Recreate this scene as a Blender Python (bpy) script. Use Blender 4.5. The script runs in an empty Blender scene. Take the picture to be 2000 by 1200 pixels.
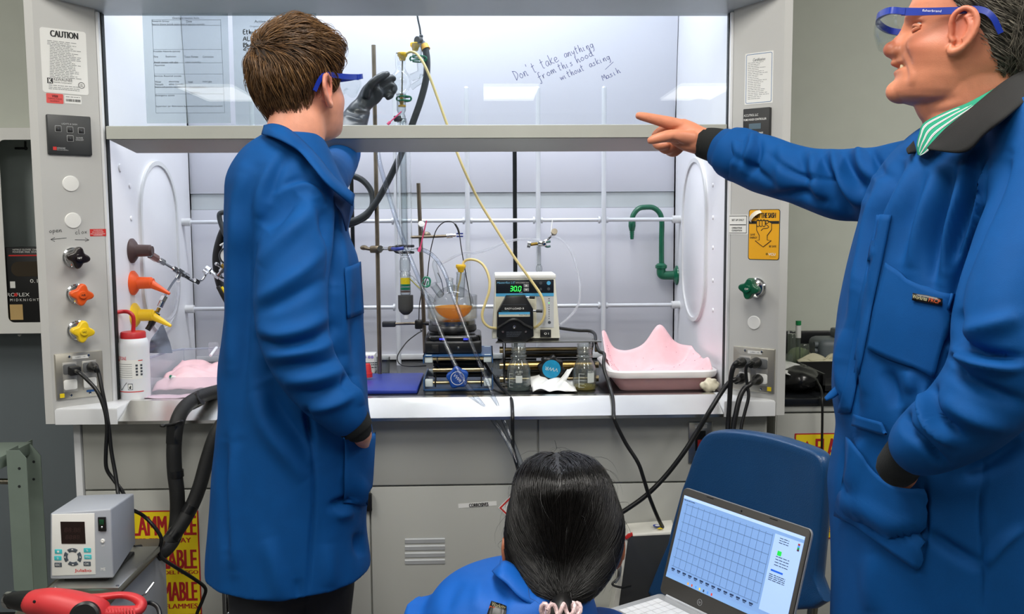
import bpy, bmesh, math, random
import numpy as np
from mathutils import Vector, Matrix, noise

random.seed(7)
SC = bpy.context.scene
COL = SC.collection
PI = math.pi

# ------------------------------------------------------------------ camera
F = 1814.8
CAM = Vector((1.0801, -2.2783, 1.401))
YAW, PITCH, ROLL = 0.0293, 0.0928, -0.006
FW = Vector((math.sin(YAW)*math.cos(PITCH), math.cos(YAW)*math.cos(PITCH), -math.sin(PITCH)))
_r = Vector((math.cos(YAW), -math.sin(YAW), 0)); _u = _r.cross(FW)
RT = _r*math.cos(ROLL) + _u*math.sin(ROLL)
UP = _u*math.cos(ROLL) - _r*math.sin(ROLL)
cd = bpy.data.cameras.new('camera'); cam = bpy.data.objects.new('camera', cd); COL.objects.link(cam)
cd.sensor_width = 36; cd.lens = F*36/2000; cd.clip_start = .05
cam.matrix_world = Matrix(((RT.x, UP.x, -FW.x, CAM.x), (RT.y, UP.y, -FW.y, CAM.y), (RT.z, UP.z, -FW.z, CAM.z), (0, 0, 0, 1)))
SC.camera = cam

# ------------------------------------------------------------------ world, lights, exposure
w = bpy.data.worlds.new('world'); SC.world = w; w.use_nodes = True
w.node_tree.nodes['Background'].inputs[0].default_value = (.55, .6, .65, 1)
w.node_tree.nodes['Background'].inputs[1].default_value = .02
SC.view_settings.view_transform = 'Standard'; SC.view_settings.look = 'None'
SC.view_settings.exposure = 0.0; SC.view_settings.gamma = 1; SC.view_settings.use_curve_mapping = False
SC.cycles.transparent_max_bounces = 32; SC.cycles.max_bounces = 10; SC.cycles.transmission_bounces = 10
SC.cycles.sample_clamp_indirect = 6
CEIL_Z = 2.75
def area_light(name, loc, sx, sy, power, col, rot=(0, 0, 0)):
    l = bpy.data.lights.new(name, 'AREA'); l.shape = 'RECTANGLE'; l.size = sx; l.size_y = sy; l.energy = power; l.color = col
    o = bpy.data.objects.new(name, l); COL.objects.link(o); o.location = loc; o.rotation_euler = rot
    return o
TROFFERS = [(-1.65, -7.4), (1.36, -7.4), (3.32, -7.4), (-1.2, -2.9), (1.0, -2.9), (3.2, -2.9), (-.7, -1.1), (1.1, -1.3), (2.9, -1.1)]
POW = {-1.1: 17, -1.3: 26, -2.9: 17, -7.4: 10}
for i, (x, y) in enumerate(TROFFERS):
    area_light('troffer_light', (x, y, CEIL_Z - .03), .55, 1.1, POW[y], (1, .965, .91))
area_light('hood_light', (.92, .36, 2.36), 1.2, .16, 9.6, (.95, .97, 1))
KEY = None

# ------------------------------------------------------------------ pixel -> place helpers (2000 x 1200 frame)
def ray(px, py): return FW*F + RT*(px-1000) + UP*(600-py)
def at(px, py, Y):
    d = ray(px, py); return CAM + d*((Y-CAM.y)/d.y)
def atx(px, py, X):
    d = ray(px, py); return CAM + d*((X-CAM.x)/d.x)
def atz(px, py, Z):
    d = ray(px, py); return CAM + d*((Z-CAM.z)/d.z)
def atp(px, py, O, n):
    d = ray(px, py); return CAM + d*((Vector(O)-CAM).dot(n)/d.dot(n))
def pyz(px, Y, z):                        # photo row at which height z shows at depth Y
    a, b = 0., 4000.
    for _ in range(50):
        m = (a+b)/2
        if at(px, m, Y).z > z: a = m
        else: b = m
    return a
def mpp(Y): return (Y-CAM.y)/F            # metres per pixel at depth Y

# ------------------------------------------------------------------ materials
def lin(c):
    if isinstance(c, str): c = tuple(int(c[i:i+2], 16) for i in (0, 2, 4))
    return tuple((v/255/12.92) if v/255 <= .04045 else ((v/255+.055)/1.055)**2.4 for v in c) + (1,)
_M = {}
def mat(name, col, rough=.5, metal=0, var=.06, scale=14, bump=0, bscale=200, emit=0, coat=0, spec=.5, alpha=1, sheen=0, sss=0, stretch=None):
    if name in _M: return _M[name]
    m = bpy.data.materials.new(name); m.use_nodes = True; nt = m.node_tree; b = nt.nodes['Principled BSDF']
    c = lin(col); b.inputs['Base Color'].default_value = c
    b.inputs['Roughness'].default_value = rough; b.inputs['Metallic'].default_value = metal
    b.inputs['Specular IOR Level'].default_value = spec; b.inputs['Coat Weight'].default_value = coat
    b.inputs['Alpha'].default_value = alpha
    if sheen: b.inputs['Sheen Weight'].default_value = sheen; b.inputs['Sheen Roughness'].default_value = .4
    if sss:
        b.inputs['Subsurface Weight'].default_value = sss; b.inputs['Subsurface Radius'].default_value = (.012, .005, .003); b.inputs['Subsurface Scale'].default_value = 1
    tc = nt.nodes.new('ShaderNodeTexCoord'); vec = tc.outputs['Object']
    if stretch:
        mp = nt.nodes.new('ShaderNodeMapping'); mp.inputs['Scale'].default_value = stretch
        nt.links.new(vec, mp.inputs['Vector']); vec = mp.outputs['Vector']
    if var:
        n = nt.nodes.new('ShaderNodeTexNoise'); n.inputs['Scale'].default_value = scale; n.inputs['Detail'].default_value = 5
        nt.links.new(vec, n.inputs['Vector'])
        r = nt.nodes.new('ShaderNodeValToRGB')
        r.color_ramp.elements[0].position = .3; r.color_ramp.elements[1].position = .7
        r.color_ramp.elements[0].color = tuple(v*(1-var) for v in c[:3])+(1,); r.color_ramp.elements[1].color = tuple(min(1, v*(1+var)) for v in c[:3])+(1,)
        nt.links.new(n.outputs['Fac'], r.inputs['Fac']); nt.links.new(r.outputs['Color'], b.inputs['Base Color'])
        if emit: nt.links.new(r.outputs['Color'], b.inputs['Emission Color'])
    if emit:
        b.inputs['Emission Strength'].default_value = emit
        if not var: b.inputs['Emission Color'].default_value = c
    if bump:
        n2 = nt.nodes.new('ShaderNodeTexNoise'); n2.inputs['Scale'].default_value = bscale; n2.inputs['Detail'].default_value = 3
        nt.links.new(vec, n2.inputs['Vector'])
        bp = nt.nodes.new('ShaderNodeBump'); bp.inputs['Strength'].default_value = bump; bp.inputs['Distance'].default_value = .002
        nt.links.new(n2.outputs['Fac'], bp.inputs['Height']); nt.links.new(bp.outputs['Normal'], b.inputs['Normal'])
    _M[name] = m
    return m
def clear(name, tint=(255, 255, 255), ior=1.45, rough=.02, milk=0, milkcol=(255, 255, 255), edge=0):
    """thin clear pane or tubing: see-through with a Fresnel sheen, optionally a little milky"""
    if name in _M: return _M[name]
    m = bpy.data.materials.new(name); m.use_nodes = True; nt = m.node_tree
    nt.nodes.remove(nt.nodes['Principled BSDF']); out = nt.nodes['Material Output']
    tr = nt.nodes.new('ShaderNodeBsdfTransparent'); tr.inputs['Color'].default_value = lin(tint)
    gl = nt.nodes.new('ShaderNodeBsdfGlossy'); gl.inputs['Roughness'].default_value = rough
    lw = nt.nodes.new('ShaderNodeLayerWeight'); lw.inputs['Blend'].default_value = .5
    pw = nt.nodes.new('ShaderNodeMath'); pw.operation = 'POWER'; pw.inputs[1].default_value = 3.2
    nt.links.new(lw.outputs['Facing'], pw.inputs[0])
    fr = nt.nodes.new('ShaderNodeMath'); fr.operation = 'MULTIPLY_ADD'; fr.inputs[1].default_value = min(.8, (ior-1)*.8); fr.inputs[2].default_value = ((ior-1)/(ior+1))**2
    nt.links.new(pw.outputs[0], fr.inputs[0])
    if edge:                                # more glass to look through at the rim
        p2 = nt.nodes.new('ShaderNodeMath'); p2.operation = 'POWER'; p2.inputs[1].default_value = 1.6; nt.links.new(lw.outputs['Facing'], p2.inputs[0])
        cm = nt.nodes.new('ShaderNodeMix'); cm.data_type = 'RGBA'; nt.links.new(p2.outputs[0], cm.inputs['Factor'])
        cm.inputs['A'].default_value = lin(tint); cm.inputs['B'].default_value = tuple(v*edge for v in lin(tint)[:3])+(1,); nt.links.new(cm.outputs['Result'], tr.inputs['Color'])
    mx = nt.nodes.new('ShaderNodeMixShader')
    nt.links.new(fr.outputs[0], mx.inputs[0]); nt.links.new(tr.outputs[0], mx.inputs[1]); nt.links.new(gl.outputs[0], mx.inputs[2])
    last = mx
    if milk:
        df = nt.nodes.new('ShaderNodeBsdfDiffuse'); df.inputs['Color'].default_value = lin(milkcol)
        tl = nt.nodes.new('ShaderNodeBsdfTranslucent'); tl.inputs['Color'].default_value = lin(milkcol)
        ad = nt.nodes.new('ShaderNodeMixShader'); ad.inputs[0].default_value = .5
        nt.links.new(df.outputs[0], ad.inputs[1]); nt.links.new(tl.outputs[0], ad.inputs[2])
        m2 = nt.nodes.new('ShaderNodeMixShader'); m2.inputs[0].default_value = milk
        nt.links.new(mx.outputs[0], m2.inputs[1]); nt.links.new(ad.outputs[0], m2.inputs[2]); last = m2
    nt.links.new(last.outputs[0], out.inputs['Surface'])
    _M[name] = m
    return m
def refr(name, tint=(255, 255, 255), ior=1.33, rough=0):
    if name in _M: return _M[name]
    m = bpy.data.materials.new(name); m.use_nodes = True; nt = m.node_tree; b = nt.nodes['Principled BSDF']
    b.inputs['Base Color'].default_value = lin(tint); b.inputs['Transmission Weight'].default_value = 1
    b.inputs['Roughness'].default_value = rough; b.inputs['IOR'].default_value = ior
    _M[name] = m
    return m

# ------------------------------------------------------------------ mesh builder
class Fr:
    """a local frame: origin, u (right), v (up), n (towards the viewer side)"""
    def __init__(s, O, U, V=None):
        s.O = Vector(O); s.U = Vector(U).normalized(); V = Vector(V or (0, 0, 1)); s.V = (V - s.U*V.dot(s.U)).normalized(); s.N = s.U.cross(s.V)
    def p(s, u, v, n=0): return s.O + s.U*u + s.V*v + s.N*n
    def px(s, x, y):                       # pixel -> (u, v) on this frame's plane
        q = atp(x, y, s.O, s.N) - s.O; return q.dot(s.U), q.dot(s.V)
    def sub(s, u, v, n=0, rot=0):
        c, k = math.cos(rot), math.sin(rot)
        return Fr(s.p(u, v, n), s.U*c + s.V*k, s.V*c - s.U*k)
    def pick(s, x, y, n=0, rot=0):
        u, v = s.px(x, y); return s.sub(u, v, n, rot)
WORLD = Fr((0, 0, 0), (1, 0, 0), (0, 0, 1))
def smoothpts(pts, k=6):
    """Catmull-Rom through tuples of floats (or Vectors)"""
    P = [np.array(p, dtype=float) for p in pts]; out = []
    if len(P) < 3 or k <= 1: return [tuple(p) for p in P]
    for i in range(len(P)-1):
        p0 = P[i-1] if i > 0 else 2*P[0]-P[1]; p1, p2 = P[i], P[i+1]; p3 = P[i+2] if i+2 < len(P) else 2*P[-1]-P[-2]
        for j in range(k):
            t = j/k
            out.append(tuple(.5*((2*p1) + (-p0+p2)*t + (2*p0-5*p1+4*p2-p3)*t*t + (-p0+3*p1-3*p2+p3)*t**3)))
    out.append(tuple(P[-1])); return out
class MB:
    def __init__(s): s.b = bmesh.new()
    def ring_faces(s, rings, close=True, capa=True, capb=True):
        vs = [[s.b.verts.new(p) for p in r] for r in rings]; n = len(vs[0])
        for a, c in zip(vs, vs[1:]):
            for i in range(n if close else n-1):
                j = (i+1) % n
                try: s.b.faces.new((a[i], a[j], c[j], c[i]))
                except ValueError: pass
        if capa: s.b.faces.new(list(reversed(vs[0])))
        if capb: s.b.faces.new(vs[-1])
        return s
    def box(s, fr, u0, u1, v0, v1, n0, n1, bev=0, seg=2):
        t = bmesh.new(); vs = [t.verts.new(fr.p(u, v, n)) for n in (n0, n1) for v in (v0, v1) for u in (u0, u1)]
        for f in ((0, 2, 3, 1), (4, 5, 7, 6), (0, 1, 5, 4), (2, 6, 7, 3), (0, 4, 6, 2), (1, 3, 7, 5)): t.faces.new([vs[i] for i in f])
        bmesh.ops.recalc_face_normals(t, faces=t.faces[:])
        if bev: bmesh.ops.bevel(t, geom=t.edges[:], offset=bev, segments=seg, affect='EDGES', profile=.5, clamp_overlap=True)
        s.add(t); return s
    def wbox(s, x0, x1, y0, y1, z0, z1, bev=0, seg=2): return s.box(WORLD, x0, x1, z0, z1, -y1, -y0, bev, seg)
    def add(s, t):
        m = {}
        for v in t.verts: m[v] = s.b.verts.new(v.co)
        for f in t.faces:
            try: s.b.faces.new([m[v] for v in f.verts])
            except ValueError: pass
        t.free()
    def prism(s, fr, poly, n0, n1, bev=0, seg=2, hole=None):
        t = bmesh.new(); k = len(poly)
        a = [t.verts.new(fr.p(u, v, n0)) for u, v in poly]; c = [t.verts.new(fr.p(u, v, n1)) for u, v in poly]
        fa = t.faces.new(list(reversed(a))); fc = t.faces.new(c); side = []
        for i in range(k): side.append(t.faces.new((a[i], a[(i+1) % k], c[(i+1) % k], c[i])))
        bmesh.ops.recalc_face_normals(t, faces=t.faces[:])
        if bev: bmesh.ops.bevel(t, geom=[e for e in fc.edges], offset=bev, segments=seg, affect='EDGES', profile=.5, clamp_overlap=True)
        s.add(t); return s
    def frame(s, fr, outer, inner, n0, n1):
        """ring plate between two closed outlines with the same point count"""
        k = len(outer); R = []
        for poly, n in ((outer, n0), (outer, n1), (inner, n1), (inner, n0)): R.append([s.b.verts.new(fr.p(u, v, n)) for u, v in poly])
        for q in range(4):
            A, B = R[q], R[(q+1) % 4]
            for i in range(k): s.b.faces.new((A[i], A[(i+1) % k], B[(i+1) % k], B[i]))
        return s
    def cyl(s, p0, p1, r0, r1=None, n=20, cap=True):
        p0, p1 = Vector(p0), Vector(p1); r1 = r0 if r1 is None else r1; d = (p1-p0).normalized()
        a = d.orthogonal().normalized(); c = d.cross(a)
        R = [[p + (a*math.cos(2*PI*i/n) + c*math.sin(2*PI*i/n))*r for i in range(n)] for p, r in ((p0, r0), (p1, r1))]
        return s.ring_faces(R, True, cap, cap)
    def lathe(s, p, prof, axis=(0, 0, 1), n=32, cap=(True, True)):
        """prof: (radius, height) list along the axis from p"""
        p = Vector(p); d = Vector(axis).normalized(); a = d.orthogonal().normalized() if abs(d.z) < .999 else Vector((1, 0, 0)); a = (a-d*a.dot(d)).normalized(); c = d.cross(a)
        R = [[p + d*h + (a*math.cos(2*PI*i/n) + c*math.sin(2*PI*i/n))*max(r, 1e-5) for i in range(n)] for r, h in prof]
        return s.ring_faces(R, True, cap[0], cap[1])
    def tube(s, pts, r, n=10, k=6, cap=True, r1=None):
        P = [Vector(p) for p in smoothpts(pts, k)]; N = len(P)
        T = [(P[min(i+1, N-1)]-P[max(i-1, 0)]).normalized() for i in range(N)]
        a = T[0].orthogonal().normalized(); R = []
        for i in range(N):
            a = (a - T[i]*a.dot(T[i])).normalized(); c = T[i].cross(a)
            rr = (r(i/(N-1)) if callable(r) else (r if r1 is None else r+(r1-r)*i/(N-1)))
            R.append([P[i] + (a*math.cos(2*PI*j/n) + c*math.sin(2*PI*j/n))*rr for j in range(n)])
        return s.ring_faces(R, True, cap, cap)
    def sphere(s, p, r, n=16, sc=(1, 1, 1)):
        t = bmesh.new(); bmesh.ops.create_uvsphere(t, u_segments=n, v_segments=n*3//4, radius=r)
        for v in t.verts: v.co = Vector((v.co.x*sc[0], v.co.y*sc[1], v.co.z*sc[2])) + Vector(p)
        s.add(t); return s
    def limb(s, st, n=28, k=6, upright=False, cap=True, ex=2.0):
        """st: (px, py, Y, r_px across the view, r_depth in m) stations; a tapered round form with domed ends"""
        S = smoothpts(st, k); C = [at(a[0], a[1], a[2]) for a in S]; N = len(C); R = []
        def mk(c, t, ra, rb):
            if upright: sd = Vector((RT.x, RT.y, 0)).normalized(); bd = Vector((-sd.y, sd.x, 0))
            else:
                vw = (c-CAM).normalized(); sd = t.cross(vw)
                sd = sd.normalized() if sd.length > 1e-4 else Vector((0, 0, 1)); bd = sd.cross(t).normalized()
            o = []
            for j in range(n):
                th = 2*PI*j/n; cc, ss = math.cos(th), math.sin(th)
                cc = math.copysign(abs(cc)**(2/ex), cc); ss = math.copysign(abs(ss)**(2/ex), ss)
                o.append(c + sd*ra*cc + bd*rb*ss)
            return o
        T = [(C[min(i+1, N-1)]-C[max(i-1, 0)]).normalized() for i in range(N)]
        for i in range(N):
            ra = S[i][3]*mpp(S[i][2]); rb = S[i][4] if S[i][4] else ra
            if i == 0 and cap:
                m_ = min(ra, rb)*.8
                for q in (10, 35, 60): R.append(mk(C[0]-T[0]*m_*math.cos(math.radians(q)), T[0], ra*math.sin(math.radians(q)), rb*math.sin(math.radians(q))))
            R.append(mk(C[i], T[i], ra, rb))
            if i == N-1 and cap:
                m_ = min(ra, rb)*.8
                for q in (60, 35, 10): R.append(mk(C[i]+T[i]*m_*math.cos(math.radians(q)), T[i], ra*math.sin(math.radians(q)), rb*math.sin(math.radians(q))))
        return s.ring_faces(R)
    def text(s, txt, fr, h, wid=None, dep=.0004, bold=0, shear=0, align='C', spacing=1.0):
        cu = bpy.data.curves.new('t', 'FONT'); cu.body = txt; cu.size = 1; cu.offset = bold; cu.shear = shear; cu.resolution_u = 3; cu.space_character = spacing
        o = bpy.data.objects.new('t', cu); COL.objects.link(o)
        dg = bpy.context.evaluated_depsgraph_get(); me = bpy.data.meshes.new_from_object(o.evaluated_get(dg))
        co = [v.co.copy() for v in me.vertices]
        if co:
            x0, x1 = min(c.x for c in co), max(c.x for c in co); y0, y1 = min(c.y for c in co), max(c.y for c in co)
            sy = h/max(y1-y0, 1e-6); sx = wid/max(x1-x0, 1e-6) if wid else sy
            ax = {'C': (x0+x1)/2, 'L': x0, 'R': x1}[align]; ay = (y0+y1)/2
            vs = [s.b.verts.new(fr.p((c.x-ax)*sx, (c.y-ay)*sy, dep)) for c in co]
            for f in me.polygons:
                try: s.b.faces.new([vs[i] for i in f.vertices])
                except ValueError: pass
        bpy.data.objects.remove(o); bpy.data.curves.remove(cu); bpy.data.meshes.remove(me)
        return s
    def quad(s, fr, u0, u1, v0, v1, n=.0004):
        s.b.faces.new([s.b.verts.new(fr.p(u, v, n)) for u, v in ((u0, v0), (u1, v0), (u1, v1), (u0, v1))]); return s
    def lines(s, fr, u0, u1, v, h, rnd, words=6, n=.0004):
        """a row of small print too fine to read: broken bars"""
        u = u0
        while u < u1:
            l = rnd.uniform(.5, 1.6)*(u1-u0)/words; s.quad(fr, u, min(u+l*.82, u1), v-h/2, v+h/2, n); u += l
        return s
    def stroke(s, fr, pts, r, n=.0005):
        """flat pen stroke along (u, v) points"""
        P = [Vector((a, b)) for a, b in pts]; L, R = [], []
        for i, p in enumerate(P):
            t = (P[min(i+1, len(P)-1)]-P[max(i-1, 0)]); t = t.normalized() if t.length > 1e-9 else Vector((1, 0)); q = Vector((-t.y, t.x))*r
            L.append(s.b.verts.new(fr.p(p.x+q.x, p.y+q.y, n))); R.append(s.b.verts.new(fr.p(p.x-q.x, p.y-q.y, n)))
        for i in range(len(P)-1): s.b.faces.new((L[i], R[i], R[i+1], L[i+1]))
        return s
    def mesh(s, name, smooth=35, fix=True):
        if fix: bmesh.ops.recalc_face_normals(s.b, faces=s.b.faces[:])
        me = bpy.data.meshes.new(name); s.b.to_mesh(me); s.b.free()
        if smooth:
            me.polygons.foreach_set('use_smooth', [True]*len(me.polygons))
            me.set_sharp_from_angle(angle=math.radians(smooth))
        return me
    def build(s, name, m, parent=None, smooth=35, fix=True):
        return link(name, s.mesh(name, smooth, fix), m, parent)
def link(name, me, m, parent=None):
    o = bpy.data.objects.new(name, me); COL.objects.link(o)
    if m is not None: me.materials.clear(); me.materials.append(m)
    if parent is not None:
        o.parent = parent; bpy.context.view_layer.update if False else None
        o.matrix_parent_inverse = wm(parent).inverted()
    return o
def wm(o):
    m = o.matrix_basis.copy()
    return wm(o.parent) @ o.matrix_parent_inverse @ m if o.parent else m
def tag(o, label, cat, group=None, kind=None):
    o['label'] = label; o['category'] = cat
    if group: o['group'] = group
    if kind: o['kind'] = kind
    return o
def thing(name, label, cat, loc=(0, 0, 0), group=None):
    o = bpy.data.objects.new(name, None); COL.objects.link(o); o.location = loc; o.empty_display_size = .05
    return tag(o, label, cat, group)
def struct(name, mb, m, parent=None, smooth=35):
    o = mb.build(name, m, parent, smooth); o['kind'] = 'structure'; return o
def rrect(u0, u1, v0, v1, r, k=5):
    o = []
    for cx, cy, a in ((u1-r, v1-r, 0), (u0+r, v1-r, 90), (u0+r, v0+r, 180), (u1-r, v0+r, 270)):
        for i in range(k+1):
            t = math.radians(a+90*i/k); o.append((cx+r*math.cos(t), cy+r*math.sin(t)))
    return o
def circ(u, v, r, k=24, ry=None): return [(u+r*math.cos(2*PI*i/k), v+(ry or r)*math.sin(2*PI*i/k)) for i in range(k)]
def remesh(mb, name, voxel, smooth=5, fac=.5):
    """weld overlapping closed forms into one continuous skin"""
    me = mb.mesh(name, 0); o = bpy.data.objects.new(name, me); COL.objects.link(o)
    r = o.modifiers.new('r', 'REMESH'); r.mode = 'VOXEL'; r.voxel_size = voxel; r.use_smooth_shade = True
    if smooth: q = o.modifiers.new('s', 'SMOOTH'); q.factor = fac; q.iterations = smooth
    dg = bpy.context.evaluated_depsgraph_get(); out = bpy.data.meshes.new_from_object(o.evaluated_get(dg)); out.name = name
    bpy.data.objects.remove(o); bpy.data.meshes.remove(me)
    out.polygons.foreach_set('use_smooth', [True]*len(out.polygons))
    return out
_Ca = np.array(CAM); _R = np.array(RT); _U = np.array(UP); _Fw = np.array(FW)
def proj(P):
    d = P-_Ca; z = d@_Fw
    return np.stack([1000+F*(d@_R)/z, 600-F*(d@_U)/z], 1)
def getv(me):
    a = np.empty(len(me.vertices)*3); me.vertices.foreach_get('co', a); n = np.empty(len(me.vertices)*3); me.vertices.foreach_get('normal', n)
    return a.reshape(-1, 3), n.reshape(-1, 3)
def setv(me, a): me.vertices.foreach_set('co', a.ravel()); me.update()
def polydist(Q, pts):
    """signed distance of points Q to a polyline and the parameter along it"""
    best = np.full(len(Q), 1e9); sg = np.zeros(len(Q)); tt = np.zeros(len(Q)); P = np.array(pts, float)
    L = np.r_[0, np.cumsum(np.linalg.norm(np.diff(P, axis=0), axis=1))]
    for i in range(len(P)-1):
        a, b = P[i], P[i+1]; ab = b-a; l2 = ab@ab
        t = np.clip(((Q-a)@ab)/l2, 0, 1); c = a+t[:, None]*ab; d = np.linalg.norm(Q-c, axis=1); m = d < best
        best[m] = d[m]; tt[m] = (L[i]+t[m]*(L[i+1]-L[i]))/L[-1]
        cr = ab[0]*(Q[:, 1]-a[1])-ab[1]*(Q[:, 0]-a[0]); sg[m] = np.sign(cr[m])
    return best, sg, tt
def folds(me, fl, back=False):
    """press folds into cloth: (points, width px, height m, style) style 'r' ridge/valley, 's' step (one side raised)"""
    co, no = getv(me); Q = proj(co); face = np.einsum('ij,ij->i', no, _Ca-co); face = np.clip(face/np.linalg.norm(_Ca-co, axis=1)*3, 0, 1)
    dsp = np.zeros(len(co))
    for f in fl:
        pts, wd, amp = f[:3]; style = f[3] if len(f) > 3 else 'r'
        P = smoothpts(pts, 5); d, sg, t = polydist(Q, P)
        tap = np.clip(np.sin(np.clip(t, .02, .98)*PI), 0, 1)**.6
        if style == 'r': g = np.exp(-(d/wd)**2)
        else: g = sg*(d/wd)*np.exp(-(d/wd)**2)*1.6
        dsp += amp*g*tap
    co += no*(dsp*face)[:, None]; setv(me, co)
def ruffle(me, amp, scale, aniso=(1, 1, 1), seed=0, mask=None):
    co, no = getv(me); o = np.array([noise.noise(Vector((c[0]*scale*aniso[0]+seed, c[1]*scale*aniso[1], c[2]*scale*aniso[2]))) for c in co])
    if mask is not None: o *= mask(co)
    co += no*(o*amp)[:, None]; setv(me, co)
# ------------------------------------------------------------------ palette
M_wall = mat('wall_paint', (206, 210, 199), .75, bump=.05, bscale=400, var=.02)
M_ceil = mat('ceiling_tile', (225, 225, 220), .9, var=.03)
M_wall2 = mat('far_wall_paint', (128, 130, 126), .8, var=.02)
M_floor = mat('floor_vinyl', (96, 95, 92), .4, var=.1, scale=6)
M_post = mat('grey_enamel', (196, 196, 193), .38, var=.015, scale=5, bump=.03, bscale=600)
M_cab = mat('cabinet_enamel', (178, 179, 173), .42, var=.02, scale=5, bump=.03, bscale=600)
M_frame = mat('pale_enamel', (218, 220, 222), .35, var=.015)
M_liner = mat('white_liner', (232, 233, 238), .35, var=.01)
M_back = mat('baffle_liner', (214, 216, 226), .42, var=.012, scale=3)
M_band = mat('baffle_band', (196, 203, 207), .5, var=.02)
M_gap = mat('dark_gap', (22, 28, 30), .7)
M_black = mat('black_plastic', (20, 21, 22), .38)
M_rubber = mat('black_rubber', (20, 21, 22), .5, bump=.06, bscale=300)
M_chrome = mat('chrome', (215, 216, 218), .12, 1, var=.02)
M_steel = mat('brushed_steel', (188, 187, 180), .3, 1, var=.08, scale=6, stretch=(1, 1, 18), bump=.04)
M_sill = mat('sill_steel', (222, 221, 214), .26, 1, var=.07, scale=9, bump=.05, bscale=40)
M_zinc = mat('zinc', (150, 145, 132), .35, 1, var=.15, scale=60)
M_rod = mat('old_steel_rod', (138, 128, 112), .38, 1, var=.18, scale=30)
M_alu = mat('aluminium_rod', (220, 224, 230), .3, .15, var=.03)
M_top = mat('black_epoxy', (26, 28, 31), .22, var=.2, scale=20)
M_soffit = mat('soffit_enamel', (206, 213, 218), .25, .05, var=.02)
M_white = mat('white_sticker', (236, 236, 232), .5, var=.015)
M_ink = mat('black_ink', (25, 26, 28), .6, var=0)
M_greyink = mat('grey_ink', (66, 72, 80), .6, var=0)
M_blueink = mat('blue_marker', (72, 82, 140), .6, var=0)
M_red = mat('red_ink', (206, 44, 40), .5, var=.03)
M_yellow = mat('safety_yellow', (240, 212, 24), .5, var=.02)
M_cablack = mat('cable_black', (19, 20, 21), .36)
M_glass = clear('sash_glass', (250, 252, 252), 1.36, .0)
M_lamp = mat('lamp_diffuser', (255, 253, 246), .6, emit=4, var=0)
M_hoodlamp = mat('hood_lamp', (245, 248, 255), .6, emit=2.2, var=0)

def TX(mb, txt, fr, x, y, h, w, n=.0006, bold=0, shear=0, fat=0):
    """text centred at a pixel of the photo, w x h pixels, lying on the frame"""
    u0, v0 = fr.px(x-w/2, y); u1, _ = fr.px(x+w/2, y); _, va = fr.px(x, y-h/2); u, vb = fr.px(x, y+h/2)
    for k, o in enumerate((0,) if not fat else (-fat, 0, fat)): mb.text(txt, fr.sub((u0+u1)/2+o, (va+vb)/2, n+.00003*k), va-vb, u1-u0-2*fat, 0, bold, shear)
    return mb
def rectpx(fr, x0, y0, x1, y1):
    ym, xm = (y0+y1)/2, (x0+x1)/2
    return fr.px(x0, ym)[0], fr.px(x1, ym)[0], fr.px(xm, y1)[1], fr.px(xm, y0)[1]
def sticker(name, fr, x0, y0, x1, y1, m, parent, r=.002, th=.0006, n=0):
    u0, u1, v0, v1 = rectpx(fr, x0, y0, x1, y1)
    o = MB().prism(fr, rrect(u0, u1, v0, v1, min(r, (u1-u0)*.45, (v1-v0)*.45)), n, n+th).build(name, m, parent)
    return o, (u0, u1, v0, v1)
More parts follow.
